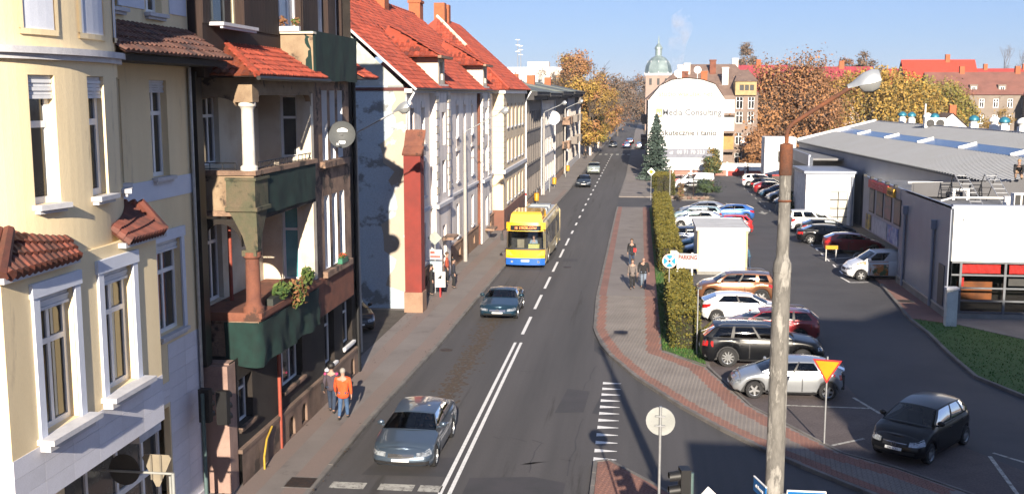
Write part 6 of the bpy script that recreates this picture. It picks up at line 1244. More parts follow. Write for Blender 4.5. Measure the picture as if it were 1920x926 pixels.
fpatch('screen_frame', -W2 + .001, W2 - .001, (1.24, 1.3, 1.36), TRIM, off=.006); fpatch('front_header', -W2, W2, (2.42, 2.5, 2.8, 2.96), BY, off=.003)
dsp = fpatch('destination_display', -.98, .98, (2.46, 2.55, 2.65, 2.78), BG, off=.012)
LED = mat('amber_led', (1, .22, .04), .5, em=1.6, fine=0); o = text(dsp, '18  STRZELCÓW', .2, LED, (0, 0, 0), (R(90), 0, R(90)), .002, 'display_text', sx=.95); o.location = fp(0, 2.62) + V((.02, 0, 0)); o.rotation_euler = (R(80), 0, R(90))
o = text(t, '3010', .15, NUM, fp(-.25, 1.0) + V((.012, 0, 0)), (R(90), 0, R(90)), .002, 'fleet_number')
fpatch('number_plate', -.26, .26, (.5, .55, .62), PLATE, off=.015)
for sd in (-1, 1):
    fpatch('headlight', sd * .72, sd * 1.2, (.88, 1.0, 1.2), mat('bus_light', (.8, .45, .08), .2, coat=1), off=.012, y2=sd * 1.02, y3=sd * 1.22); fpatch('fog_light', sd * .78, sd * .92, (.42, .5, .56), HLG, off=.012)
    b = MB(); b.tube([(-.0, sd * 1.15, 2.55), (.25, sd * 1.42, 2.5), (.25, sd * 1.48, 2.2)], .025, 5); b.box(.2, sd * 1.48 - .09, 1.85, .3, sd * 1.48 + .09, 2.25); b.build('mirror', TRIM, t)
# interior seen through the windscreen, side windows, roof fairing
b = MB(); b.box(-LB + .1, -W2 + .1, .42, -.1, W2 - .1, .5); b.box(-.75, -1.1, .5, -.2, 1.1, 1.25); b.p((-1.9, -1.15, .5), (-1.9, 1.15, .5), (-1.9, 1.15, 2.4), (-1.9, -1.15, 2.4)); b.build('interior', UPH, t)
b = MB(); b.box(-1.3, -.65, .6, -1.05, -.2, 1.75); b.build('driver_seat', UPL, t); b = MB(); b.box(-.6, .15, 1.25, -.3, .85, 1.55); b.build('fare_machine', mat('yellow_green_box', (.45, .45, .15), .6), t)
for sd in (1, -1):
    for k in range(7):
        x0 = -.75 - k * 1.52; b = MB(); b.p((x0, sd * (W2 - .005), 1.15), (x0 - 1.42, sd * (W2 - .005), 1.15), (x0 - 1.42, sd * (W2 - .03), 2.45), (x0, sd * (W2 - .03), 2.45)); b.build('side_window', BG if k % 2 else mat('bus_window_film', (.2, .19, .17), .2, c2=(.05, .05, .05), sc=1.2), t)
    b = MB(); b.box(-LB + .3, sd * (W2 - .25) - .05, HB - .03, -.4, sd * (W2 - .25) + .05, HB + .08); b.build('roof_edge', mat('bus_cream', (.65, .52, .3), .5), t)
b = MB(); prf = [(-.35, HB), (-.55, HB + .5), (-.85, HB + .62), (-3.4, HB + .62), (-3.7, HB)]; ww = [1.05, .98, .9, .9, 1.0]
rows = [[(x, -w_, z), (x, -w_ + .06, z + .001), (x, w_ - .06, z + .001), (x, w_, z)] for (x, z), w_ in zip(prf, ww)]
b.grid(rows); [b.p((prf[k][0], s * ww[k], prf[k][1]), (prf[k + 1][0], s * ww[k + 1], prf[k + 1][1]), (prf[k + 1][0], s * ww[k + 1], HB), (prf[k][0], s * ww[k], HB)) for k in range(4) for s in (1, -1)]; b.build('roof_fairing', BY, t)
for x in (-5.2, -7, -9.3): b = MB(); b.box(x, -.7, HB, x - 1.1, .7, HB + .22); b.build('roof_hatch', mat('hatch_grey', (.3, .32, .33), .5), t)
b = MB(); b.ring((-4.3, .8, HB), (-4.3, .8, HB + .35), .08, .08, 8); b.build('beacon', BY, t)
for c in wxs:
    for sd in (1, -1): wheel(t, c, sd * (W2 - .16), .48, .28, sd, GALV, 8)
b = MB(); b.box(-LB + .2, -W2 + .3, .25, -.3, W2 - .3, .5); b.build('underbody', TRIM, t)
# ================================================================ PEOPLE
SKIN = mat('skin', (.350, .210, .154), .6, fine=.03)
def skin(name, V_, E_, rad, m, par, sub=1, smooth=True):
    me = bpy.data.meshes.new(name); me.from_pydata(V_, E_, []); o = bpy.data.objects.new(name, me); COL.objects.link(o)
    md = o.modifiers.new('s', 'SKIN'); 
    if not me.skin_vertices: me.skin_vertices.new()
    for i, sv in enumerate(me.skin_vertices[0].data): r_ = rad[i]; sv.radius = r_ if hasattr(r_, '__len__') else (r_, r_); sv.use_root = (i == 0)
    md.use_smooth_shade = smooth; s2 = o.modifiers.new('u', 'SUBSURF'); s2.levels = sub; s2.render_levels = sub
    dg = bpy.context.evaluated_depsgraph_get(); dg.update(); nm = bpy.data.meshes.new_from_object(o.evaluated_get(dg)); bpy.data.objects.remove(o); bpy.data.meshes.remove(me)
    nm.materials.clear(); nm.materials.append(m); return put(name, nm, par)
def person(label, X, Y, head, h=1.72, coat=None, legs=None, hair=None, phase=0, z=0, pose='walk', coat_len=.0, bag=None, lean=0, group=None, scale_w=1.0, face=True, hat=None, skirt=False):
    """local +y is the way the person faces; head = degrees, 0 faces +Y"""
    t = thing('person', label, 'person', (X, Y, z), R(head), group); k = h / 1.75; w_ = scale_w
    ph = phase; st = .2 * math.sin(ph)
    def P(*a): return tuple(c * k for c in a)
    hipz, chz = .93, 1.36; sit = pose == 'sit'; crouch = pose == 'crouch'
    if sit: hipz, chz = .62 - .1, 1.0
    if crouch: hipz, chz = .45, .72
    ly = lean
    J = dict(pel=(0, 0, hipz), spine=(0, ly * .4, hipz + .22), chest=(0, ly * .8, chz), neck=(0, ly, chz + .15), h1=(0, ly + .015, chz + .22), h2=(0, ly + .02, chz + .29), h3=(0, ly + .005, chz + .36))
    for s, n in ((-1, 'L'), (1, 'R')):
        sg = st * s; J['hip' + n] = (s * .09, 0, hipz - .04)
        if sit: J['kn' + n] = (s * .13, .42, hipz); J['an' + n] = (s * .13, .55, hipz - .38); J['to' + n] = (s * .13, .7, hipz - .42)
        elif crouch: J['kn' + n] = (s * .17, .32, .48 if s > 0 else .14); J['an' + n] = (s * .15, .1 if s > 0 else -.05, .08); J['to' + n] = (s * .17, .25 if s > 0 else .08, .04)
        else:
            kb = .06 + max(0, -sg) * .3; J['kn' + n] = (s * .095, sg * .55 + kb * .5, .5); J['an' + n] = (s * .1, sg * 1.15 - kb * .3, .085 + max(0, -sg) * .25); J['to' + n] = (s * .12, sg * 1.15 + .15, .035 + max(0, -sg) * .12)
        J['sh' + n] = (s * .185 * w_, ly * .9, chz + .05); a = -sg
        if sit: J['el' + n] = (s * .24, .18, chz - .2); J['wr' + n] = (s * .16, .42, chz - .12)
        elif crouch: J['el' + n] = (s * .22, ly + .1, chz - .24); J['wr' + n] = (s * .16, ly + .3, .3)
        elif pose == 'phone' : J['el' + n] = (s * .24, .08, chz - .25); J['wr' + n] = (s * .1, .3, chz - .12)
        elif pose == 'push': J['el' + n] = (s * .25, .1, chz - .24); J['wr' + n] = (s * .2, .36, chz - .3)
        else: J['el' + n] = (s * .235 * w_, a * .35 - .02, chz - .24); J['wr' + n] = (s * .25 * w_, a * .8 + .05, chz - .48)
    # body: one continuous surface with five fingers on each hand
    VV, EE, RR, ix = [], [], [], {}
    def add(n, pos, r_, par=None):
        ix[n] = len(VV); VV.append(P(*pos)); RR.append(r_ * k if not hasattr(r_, '__len__') else (r_[0] * k, r_[1] * k))
        if par is not None: EE.append((ix[par], ix[n]))
    add('pel', J['pel'], (.13, .1)); add('spine', J['spine'], (.12, .09), 'pel'); add('chest', J['chest'], (.15, .1), 'spine'); add('neck', J['neck'], .055, 'chest'); add('h1', J['h1'], (.085, .09), 'neck'); add('h2', J['h2'], (.1, .115), 'h1'); add('h3', J['h3'], (.08, .095), 'h2')
    hc = V(J['h2']); add('nose', (hc.x, hc.y + .1, hc.z - .035), .012, 'h2')
    for s, n in ((-1, 'L'), (1, 'R')):
        add('hip' + n, J['hip' + n], .09, 'pel'); add('kn' + n, J['kn' + n], .058, 'hip' + n); add('an' + n, J['an' + n], .04, 'kn' + n); add('to' + n, J['to' + n], .035, 'an' + n)
        add('sh' + n, J['sh' + n], .058, 'chest'); add('el' + n, J['el' + n], .042, 'sh' + n); add('wr' + n, J['wr' + n], .027, 'el' + n)
        E1, W1 = V(J['el' + n]), V(J['wr' + n]); d = (W1 - E1).normalized(); sd = V((0, 1, 0)) - d * d.y; sd.normalize(); inn = d.cross(sd) * s
        pm = W1 + d * .07; add('palm' + n, pm, (.022, .036), 'wr' + n)
        for q, (o, l) in enumerate(((.03, .07), (.01, .082), (-.01, .078), (-.03, .062))):
            a = pm + d * .03 + sd * o; add('f%d%s' % (q, n), a, .009, 'palm' + n); add('g%d%s' % (q, n), a + d * l * .55 - inn * .006, .0085, 'f%d%s' % (q, n)); add('k%d%s' % (q, n), a + d * l * .9 - inn * .03, .007, 'g%d%s' % (q, n))
        a = W1 + d * .035 + sd * .035; add('t' + n, a, .01, 'wr' + n); add('u' + n, a + d * .045 + sd * .018, .008, 't' + n)
    skin('body', VV, EE, RR, SKIN, t)
    # clothing
    def garment(name, seq, m, grow):
        v, e, r_ = [], [], []; idx = {}
        for n, par, rad in seq:
            idx[n] = len(v); v.append(P(*(J[n] if isinstance(n, str) and n in J else rad[1]))); rr = rad if not isinstance(rad, tuple) or not isinstance(rad[1], tuple) else rad[0]
            r_.append(tuple(c * k * grow for c in rr) if isinstance(rr, tuple) else rr * k * grow)
            if par: e.append((idx[par], idx[n]))
        return skin(name, v, e, r_, m, t)
    if coat:
        J['hem'] = (0, J['pel'][1], hipz - .12 - coat_len); J['col'] = (0, ly * .95, chz + .1)
        seq = [('spine', None, (.165 * w_, .125)), ('pel', 'spine', (.195 * w_, .165)), ('hem', 'pel', (.225 * w_, .19)), ('chest', 'spine', (.175 * w_, .125)), ('col', 'chest', .075)]
        for n in 'LR':
            f = .12; W1, E1 = V(J['wr' + n]), V(J['el' + n]); J['cu' + n] = tuple(W1 + (E1 - W1).normalized() * .01); seq += [('sh' + n, 'chest', .083), ('el' + n, 'sh' + n, .064), ('cu' + n, 'el' + n, .046)]
        if sit or crouch: seq = [q for q in seq if q[0] != 'hem']
        garment('jacket', seq, coat, 1.0)
    seq = [('pel', None, (.125, .1))]
    for n in 'LR':
        A, K = V(J['an' + n]), V(J['kn' + n]); J['tc' + n] = tuple(A + (K - A).normalized() * .0); seq += [('hip' + n, 'pel', .108), ('kn' + n, 'hip' + n, .08), ('tc' + n, 'kn' + n, .064)]
    garment('trousers', seq, legs, 1.0)
    for n in 'LR':
        A, T = V(J['an' + n]), V(J['to' + n]); b = MB(); c = (A + T) / 2; d = T - A; d.z = 0; d.normalize(); zb = min(A.z, T.z) - .035
        b.ball(((A.x + d.x * .06) * k, (A.y + d.y * .06) * k, (zb + .045) * k), (.05 * k, .135 * k, .05 * k), 10, 6); b.build('shoe', mat('dark_shoe', (.03, .028, .027), .6), t, 60)
    if hair:
        b = MB(); c = V(J['h2']); b.ball((c.x * k, (c.y - .018) * k, (c.z + .035) * k), (.1 * k, .115 * k, .105 * k), 12, 8)
        b.v = [(x, y, max(z, (c.z - .03 + .75 * max(0, y / k - c.y + .02)) * k)) for x, y, z in b.v]; b.build('hair', hair, t, 60)
    if hat: b = MB(); c = V(J['h3']); b.ball((c.x * k, c.y * k, (c.z + .005) * k), (.1 * k, .11 * k, .09 * k), 12, 7); b.build('hat', hat, t, 60)
    if face:
        c = V(J['h2'])
        for s in (-1, 1): b = MB(); b.ball((s * .03 * k, (c.y + .082) * k, (c.z + .0) * k), .012 * k, 6, 5); b.build('eye', NUM, t)
    if bag:
        kind, m = bag
        if kind == 'shoulder': b = MB(); b.box(-.33 * k, -.16 * k, .82 * k, -.23 * k, .1 * k, 1.08 * k); o = b.build('handbag', m, t); tube_part('strap', [(-.28 * k, -.05 * k, 1.08 * k), (-.2 * k, -.02, 1.45 * k), (-.27 * k, .05 * k, 1.08 * k)], .012, m, o, 4)
        elif kind == 'back': b = MB(); b.ball((0, -.2 * k, 1.2 * k), (.16 * k, .1 * k, .23 * k), 10, 7); b.build('backpack', m, t, 60)
        elif kind == 'front': b = MB(); b.box(-.3 * k, .12 * k, .95 * k, -.12 * k, .2 * k, 1.2 * k); b.build('satchel', m, t)
        elif kind == 'hand': b = MB(); b.box(-.32 * k, -.1 * k, .42 * k, -.22 * k, .16 * k, .72 * k); b.build('shopping_bag', m, t)
    return t
CL = lambda n, c: mat('cloth_' + n, c, .9, c2=tuple(x * .75 for x in c), sc=9, bump=.15, bsc=120, fine=.08)
JEAN, DJEAN, BLKC, ORC = CL('jeans', (.05, .1, .2)), CL('dark_jeans', (.025, .04, .075)), CL('black', (.014, .014, .016)), CL('orange', (.62, .085, .02))
BRH, GRH, BLH = mat('brown_hair', (.08, .045, .025), .7), mat('grey_hair', (.3, .28, .25), .7), mat('black_hair', (.012, .01, .01), .6)
pav = 'people walking on the left pavement'
person('person in a bright orange jacket and jeans walking away on the left pavement', -9.78, 34.5, 2, 1.74, ORC, JEAN, GRH, .9, .12, coat_len=.12, scale_w=1.2, group=pav)
person('person in a dark grey and pink jacket with a black bag beside the orange jacket', -10.38, 35.2, 3, 1.72, CL('plum_grey', (.06, .045, .06)), DJEAN, BLH, -.9, .12, coat_len=.05, bag=('shoulder', BLKC), group=pav)
t = [o for o in bpy.data.objects if o.get('label', '').startswith('person in a dark grey and pink')][0]
for s in (-1, 1): b = MB(); b.ball((s * .2, -.03, 1.38), (.055, .09, .05), 8, 6); b.build('shoulder_patch', CL('pink', (.6, .05, .16)), t, 60)
b = MB(); b.ball((0, -.01, 1.66), (.14, .14, .13), 12, 8); b.build('hair', BLH, t, 60)
rp = 'people on the right pavement'
person('person in a black coat with a red bag walking on the right pavement', -.3, 68.7, 178, 1.78, BLKC, DJEAN, BRH, .8, .1, coat_len=.15, bag=('front', CL('red', (.45, .03, .03))), group=rp)
person('person in a grey jacket and black trousers walking beside the black jacket', -.2, 60.6, 185, 1.7, CL('grey', (.15, .125, .115)), BLKC, BRH, .8, .1, coat_len=.12, bag=('hand', BLKC), group=rp)
person('person in a black jacket and pale jeans walking beside the grey jacket', .42, 60.8, 176, 1.8, BLKC, CL('pale_jeans', (.16, .2, .26)), None, -.8, .1, scale_w=1.15, group=rp)
person('person in a blue jacket standing at the right side of the kiosk', 7.05, 68.3, 100, 1.72, CL('blue', (.04, .1, .16)), DJEAN, BRH, .3, 0, pose='phone', lean=.15)
bs = 'people waiting at the bus stop'
person('person in dark clothes waiting nearest the red buttress at the bus stop', -11.15, 57.3, -70, 1.7, BLKC, BLKC, BLH, .1, .12, group=bs)
person('person in a brown coat waiting behind the timetable board', -10.75, 58.6, -60, 1.66, CL('brown', (.1, .06, .045)), DJEAN, BRH, .1, .12, coat_len=.2, group=bs)
person('person in a rust red jacket waiting at the wall beyond the timetable', -11.0, 61.4, -80, 1.78, CL('rust', (.32, .06, .03)), BLKC, BRH, .1, .12, group=bs)
person('person in a dark coat with a bag standing beside the timetable board', -10.3, 59.6, -75, 1.7, CL('dark_navy', (.02, .022, .035)), BLKC, BLH, .1, .12, coat_len=.25, group=bs)
person('person in black crouching at work on the hall roof edge', 21.0, 62.6, 160, 1.75, CL('black', 0) if False else BLKC, CL('tan', (.3, .2, .13)), mat('fair_hair', (.35, .2, .09), .7), 0, 6.35, pose='crouch', lean=.3)
person('distant person in black walking on the left pavement by a yellow bin', -8.9, 185, 170, 1.75, BLKC, BLKC, None, .7, .12, face=False)
person('distant person in black pushing a red pram along the boundary fence', 14.8, 148.5, 70, 1.75, BLKC, DJEAN, BLH, .7, 0, pose='push', face=False)
p = thing('pram', 'red pram pushed along the boundary fence', 'pram', (13.7, 148.8, 0)); b = MB(); b.grid([[(-.4, -.22, .55), (-.4, .22, .55)], [(-.5, -.25, .9), (-.5, .25, .9)], [(.1, -.25, .8), (.1, .25, .8)], [(.35, -.22, .6), (.35, .22, .6)]]); b.ball((-.3, 0, .85), (.32, .26, .26), 10, 7); b.build('carriage', CL('pram_red', (.6, .05, .04)), p, 50); tube_part('handle', [(.3, 0, .65), (.65, 0, 1.0)], .02, BLK, p)
for x in (-.35, .3): b = MB(); b.lathe([(.16, -.28), (.18, -.26), (.16, -.24)], 12); b.lathe([(.16, .24), (.18, .26), (.16, .28)], 12); b.map(lambda q: V((q.x + x, q.z, q.y + .18))); stuff(b.build('wheel', BLK, p))
# driver of the saloon and of the roadster
person('driver in a dark shirt and sunglasses at the wheel of the saloon', -6.36, 32.15, 180, 1.72, CL('slate', (.08, .09, .11)), BLKC, GRH, 0, .02, pose='sit')
person('driver in a dark jacket at the wheel of the roadster', -6.34, 54.2, 180, 1.6, CL('dark_navy', (.02, .022, .035)), BLKC, BRH, 0, -.08, pose='sit')
person('driver sitting behind the big bus windscreen', -6.6, 68.8, 180, 1.72, CL('pale_blue', (.25, .33, .42)), BLKC, BRH, 0, .62, pose='sit')
# ================================================================ TREES, HEDGES
def limbs(b, p, d, L, r, depth, rr, tips, spread=.55, up=.15, n=3):
    q = p + d * L; q2 = p + d * L * .5 + V((rr.gauss(0, .04), rr.gauss(0, .04), 0)) * L; b.tube([p, q2, q], r, 6 if depth > 2 else 4, r * .68); tips.append((q, d, depth))
    if depth == 0: return
    for k in range(n + (rr.random() < .4)):
        a = d.orthogonal().normalized(); a.rotate(MX.Rotation(rr.uniform(0, 6.28), 3, d)); e = (d + a * rr.uniform(.5, 1.2) * spread + V((0, 0, up))).normalized()
        limbs(b, p + d * L * rr.uniform(.65, 1.0), e, L * rr.uniform(.6, .82), r * .6, depth - 1, rr, tips, spread, up, n)
BARK = mat('bark', (.09, .07, .055), .95, c2=(.06, .045, .035), sc=4, bump=.4, fine=.2); BARKG = mat('grey_twig_bark', (.109, .092, .078), .95)
def leafm(n, c):
    if 'foliage_' + n in MATS: return MATS['foliage_' + n]
    return mat('foliage_' + n, c, .75, c2=tuple(x * .8 for x in c), sc=.6, fine=0)
def quadleaf(b, p, s, rr, flat=0, out=None):
    u = V((rr.gauss(0, 1), rr.gauss(0, 1), rr.gauss(0, 1) * (1 - flat)))
    if out is not None: u = u * .55 + out
    u.normalize(); v = u.orthogonal().normalized(); v.rotate(MX.Rotation(rr.uniform(0, 6.28), 3, u)); w_ = u.cross(v)
    b.p(p - v * s, p + w_ * s * .62, p + v * s, p - w_ * s * .62)
def tree(name, label, x, y, h, cw, ms, n=7000, s=.28, seed=1, trunk=.3, base=.22, clumps=70, z=0, group='trees', shape=1.0, droop=0, bark=BARK, fill=.55, lean=0, rt=None):
    """trunk with limbs, and a crown of small leaf faces in clumps around the branch ends"""
    rr = random.Random(seed); t = thing(name, label, 'tree', (x, y, z), 0, group); b = MB(); tips = []; th = h * trunk; r = rt or h * .018
    b.tube([V((0, 0, -.1)), V((rr.gauss(0, .1), 0, th * .5)), V((lean * .3, 0, th))], r, 9, r * .75)
    for k in range(5):
        a = k * 1.26 + rr.uniform(-.3, .3); limbs(b, V((lean * .3, 0, th * rr.uniform(.8, 1))), V((math.cos(a) * .55 * cw / h * 1.6, math.sin(a) * .55 * cw / h * 1.6, 1)).normalized(), h * .27, r * .55, 3, rr, tips)
    b.build('trunk', bark, t, 60); b = MB(); hw, hb = cw / 2, h * (1 - base) / 2; cz = h * base + hb; cl = []
    while len(cl) < clumps:
        d = V((rr.gauss(0, 1), rr.gauss(0, 1), rr.gauss(0, 1))).normalized(); f = rr.uniform(fill, 1) ; taper = 1 - .35 * shape * max(0, d.z) ; p = V((d.x * hw * f * taper + lean * .5, d.y * hw * f * taper, cz + d.z * hb * f)); cl.append((p, rr.uniform(.7, 1.3), rr.choice((0, 0, 0, 1, 1, 2))))
    R0 = hw * .26
    n = int(n * 2.6); s *= .62
    for k in range(n):
        p, q, c = rr.choice(cl); o = V((rr.gauss(0, 1), rr.gauss(0, 1), rr.gauss(0, .8))) * R0 * q * .62
        if droop: o.z -= abs(rr.gauss(0, 1)) * droop
        b.cur = c if rr.random() < .75 else rr.randrange(len(ms)); pt = p + o
        if pt.z < .6: pt.z = rr.uniform(.6, 2)
        quadleaf(b, pt, s * rr.uniform(.6, 1.4), rr, 0, (o.normalized() * .8 + V((p.x, p.y, p.z - cz)).normalized() * .5))
    b.build('crown', ms, t); return t
def bare(name, label, x, y, h, seed, m=BARKG, depth=5, spread=.5, group='bare trees', z=0, leaves=None, nl=0):
    rr = random.Random(seed); t = thing(name, label, 'tree', (x, y, z), 0, group); b = MB(); tips = []
    limbs(b, V((0, 0, -.1)), V((rr.gauss(0, .05), rr.gauss(0, .05), 1)).normalized(), h * .3, h * .018, depth, rr, tips, spread, .28, 2); b.build('trunk', m, t, 60)
    b = MB()
    for p, d, dp in tips:
        if dp <= 1:
            for k in range(5): a = V((rr.gauss(0, 1), rr.gauss(0, 1), rr.gauss(.5, 1))).normalized(); e = p + a * h * .06; f = a.orthogonal().normalized() * .035; b.p(p - f, p + f, e)
            if leaves and rr.random() < .8:
                for k in range(nl): quadleaf(b, p + V((rr.gauss(0, 1), rr.gauss(0, 1), rr.gauss(0, 1))) * h * .035, .2, rr)
    b.build('crown', leaves or m, t); return t
OR = [leafm('orange', (0.312, 0.147, 0.055)), leafm('rust', (0.212, 0.101, 0.044)), leafm('brown', (0.128, 0.073, 0.043))]
YE = [leafm('yellow', (0.367, 0.230, 0.042)), leafm('ochre', (0.265, 0.164, 0.035)), leafm('olive', (0.152, 0.124, 0.034))]
YG = [leafm('olive', 0), leafm('green_yellow', (0.221, 0.195, 0.035)), leafm('ochre', 0)]
DB = [leafm('dull_brown', (0.145, 0.098, 0.064)), leafm('dull_grey_brown', (0.110, 0.085, 0.068)), leafm('rust', 0)]
DG = [leafm('spruce', (.035, .06, .045)), leafm('spruce_blue', (.06, .09, .075)), leafm('spruce_dark', (.022, .04, .032))]
# left row along the street, beyond the houses
lt = 'autumn trees on the left beyond the terrace'
tree('maple_tree', 'golden yellow tree beside the end of the left house row', -9.6, 196, 14.5, 7.5, YE[1:2] + YE[:1] + OR[:1], 5000, .3, 21, .2, .08, 60, group=lt)
tree('maple_tree', 'tall orange brown tree towering behind the golden one', -12.5, 214, 20, 9, OR[:2] + YE[1:2], 6000, .32, 22, .25, .25, 60, group=lt)
tree('maple_tree', 'yellow ochre tree at the kerb leaning over the far pavement', -8.0, 232, 15.5, 7.5, OR[:1] + YE[1:2] + YE[1:2], 4500, .3, 23, .2, .12, 60, group=lt)
tree('maple_tree', 'orange tree past the ochre one on the far left kerb', -7.4, 258, 13.5, 7, OR[:1] + YE[1:2] + OR[1:2], 4000, .3, 24, .2, .12, 50, group=lt)
tree('maple_tree', 'green yellow tree low at the end of the left row', -8.8, 206, 9.5, 6, YG, 3500, .28, 25, .2, .06, 45, group=lt)
bare('bare_tree', 'bare tree with thin grey twigs behind the flat roofed blocks', -18.5, 235, 19, 31); bare('bare_tree', 'second bare tree closer to the orange brown tree', -14.5, 246, 19.5, 32)
tree('round_tree', 'dull brown tree far down the street on the left', -8, 318, 17, 13, DB, 3500, .42, 26, .2, .1, 50, group='hazy trees at the street end')
tree('round_tree', 'dull brown tree closing the street end left of centre', -2.0, 440, 19, 15, DB, 3500, .5, 27, .2, .05, 50, group='hazy trees at the street end'); tree('round_tree', 'dull brown tree closing the street end right of centre', 6, 455, 17, 14, DB, 3500, .5, 28, .2, .05, 50, group='hazy trees at the street end')
for k, (x, y, h) in enumerate(((-5.5, 292, 15), (-10, 350, 21), (3.4, 400, 16), (-13, 300, 19))): bare('bare_tree', 'bare grey tree far down the street, %s' % ['nearest of four', 'beside the dull brown one', 'right of the road', 'set back on the left'][k], x, y, h, 40 + k)
# right side
rt_ = 'big autumn trees behind the hall'
tree('beech_tree', 'big rust orange beech right of the advert house', 22.4, 166, 16.8, 16.5, OR, 13000, .3, 51, .18, .06, 110, group=rt_, fill=.35)
tree('beech_tree', 'smaller orange beech low behind the sign box', 16.8, 155, 6.5, 4.5, OR[:2] + OR[:1], 3500, .26, 52, .15, .04, 50, group=rt_)
tree('oak_tree', 'rust brown tree between the beech and the willow', 31, 190, 15.5, 9, OR[1:] + YE[1:2], 5000, .3, 53, .2, .1, 60, group=rt_)
def willow(label, x, y, h, cw, ms, seed, n=420):
    rr = random.Random(seed); t = thing('willow_tree', label, 'tree', (x, y, 0), 0, rt_); b = MB(); tips = []; b.tube([V((0, 0, -.1)), V((.1, 0, h * .3))], h * .03, 9, h * .024)
    for k in range(6): a = k * 1.05; limbs(b, V((.1, 0, h * .28)), V((math.cos(a) * .7, math.sin(a) * .7, 1)).normalized(), h * .27, h * .014, 2, rr, tips)
    b.build('trunk', BARK, t, 60); b = MB()
    for k in range(n):
        a = rr.uniform(0, 6.28); q = math.sqrt(rr.random()); f = q * (1 + .12 * math.sin(a * 5 + seed)); px, py = math.cos(a) * f * cw / 2, math.sin(a) * f * cw / 2; top = h * (.62 + .38 * math.sqrt(max(0, 1 - q * q))) * rr.uniform(.86, 1.0); L = rr.uniform(.25, .6) * h; z = top; c = rr.choice((0, 0, 1, 1, 2)); dx, dy = rr.gauss(0, .05) + px * .03, rr.gauss(0, .05) + py * .03
        while z > max(1.0, top - L): b.cur = c if rr.random() < .8 else rr.randrange(3); quadleaf(b, V((px, py, z)) + V((rr.gauss(0, .14), rr.gauss(0, .14), 0)), .24 * rr.uniform(.7, 1.3), rr); z -= .36; px += dx; py += dy
    b.build('crown', ms, t)
willow('golden weeping willow behind the hall ridge', 39, 186, 16, 19, YE, 61, 760)
willow('olive green weeping willow right of the golden one', 52, 204, 14.5, 15, YG, 62, 560)
tree('maple_tree', 'ochre tree behind the small gabled house', 58, 216, 13.5, 11, YE[1:] + OR[:1], 4000, .3, 54, .2, .1, 60, group=rt_)
for k, (x, y, h) in enumerate(((66, 205, 10.5), (71, 208, 9.5), (76, 206, 11), (62, 196, 9.5))): bare('bare_tree', 'bare twiggy tree in front of the brown roofed tenement, %s' % ['first from the left', 'second from the left', 'by the pointed gable', 'near the small gabled house'][k], x, y, h, 70 + k, leaves=YE[1], nl=1)
tree('poplar_tree', 'slim brown poplar far behind the advert house', 42.5, 440, 32, 9, DB, 3000, .6, 55, .2, .2, 50, group='far poplars'); tree('poplar_tree', 'tall brown poplar standing behind the rust brown tree', 51.5, 262, 22, 7, DB[:1] + OR[1:2] + DB[1:2], 3000, .36, 56, .2, .2, 50, group='far poplars'); tree('poplar_tree', 'second brown poplar just left of the tall one', 48, 262, 20.5, 6, DB[:1] + OR[1:2] + DB[1:2], 2500, .36, 57, .2, .2, 50, group='far poplars'); tree('poplar_tree', 'blunt brown tree top peeping over the beech', 35.5, 265, 18.5, 8, DB[:1] + YG[:1] + DB[1:2], 2500, .36, 58, .2, .2, 50, group='far poplars')
tree('round_tree', 'dark low tree beside the far poplar', 40, 430, 22, 18, DB, 2500, .6, 59, .2, .1, 40, group='far poplars')
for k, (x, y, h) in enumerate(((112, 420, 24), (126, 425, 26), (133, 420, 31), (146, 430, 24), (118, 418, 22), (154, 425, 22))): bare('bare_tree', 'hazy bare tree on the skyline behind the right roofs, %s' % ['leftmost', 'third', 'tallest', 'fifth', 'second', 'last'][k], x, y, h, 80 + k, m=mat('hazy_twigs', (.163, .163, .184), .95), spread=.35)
rr = random.Random(5); b = MB()
for k in range(9000):
    a = rr.uniform(-1, 1); x = a * 420 + 60; y = 560 + rr.uniform(0, 60); h = 9 + 5 * math.sin(x * .05) + 3 * math.sin(x * .17 + 1) + 2 * math.sin(x * .41); b.cur = rr.choice((0, 1, 1)); quadleaf(b, V((x, y, rr.random() ** .7 * h)), rr.uniform(.8, 1.8), rr)
o = stuff(b.build('distant_woodland', [DB[0], DB[1]])); o['label'] = 'band of bare brownish woodland on the horizon'
# spruce in front of the advert gable
def spruce(label, x, y, h, w_, seed, ms=DG):
    rr = random.Random(seed); t = thing('spruce_tree', label, 'tree', (x, y, 0)); b = MB(); b.tube([V((0, 0, -.1)), V((0, 0, h))], .16, 8, .02); b.build('trunk', BARK, t, 60); b = MB()
    z = .5
    while z < h:
        f = (1 - z / h) ** .85; n = 7 + int(8 * f)
        for k in range(n):
            a = rr.uniform(0, 6.28); L = w_ / 2 * f * rr.uniform(.75, 1.12) + .1; c = rr.choice((0, 0, 1, 2))
            m = int(L / .13) + 2
            for q in range(m):
                u = q / m; p = V((math.cos(a) * L * u, math.sin(a) * L * u, z - .25 * L * u + .22 * L * u * u)); b.cur = c if rr.random() < .8 else rr.randrange(3)
                for s in range(2): quadleaf(b, p + V((rr.gauss(0, .07), rr.gauss(0, .07), rr.gauss(0, .05))), .17 * rr.uniform(.7, 1.3), rr, .5)
        z += .26 if z < h * .7 else .2
    b.build('crown', ms, t)
spruce('blue green spruce in front of the white advert gable', 2.3, 140, 8.6, 4.6, 91)
spruce('small cone shaped conifer at the loading dock corner', 13.7, 100, 2.4, 1.5, 92, [leafm('conifer_green', (.05, .08, .03)), leafm('conifer_light', (.08, .11, .035)), leafm('spruce_dark', 0)])
tree('arborvitae', 'bushy ochre green arborvitae at the right end of the advert gable', 10.1, 147.5, 3.6, 2.8, [leafm('arborvitae', (.082, .082, .024)), leafm('conifer_green', 0), leafm('ochre', 0)], 2200, .2, 93, .1, .02, 40, group='shrubs', fill=.2)
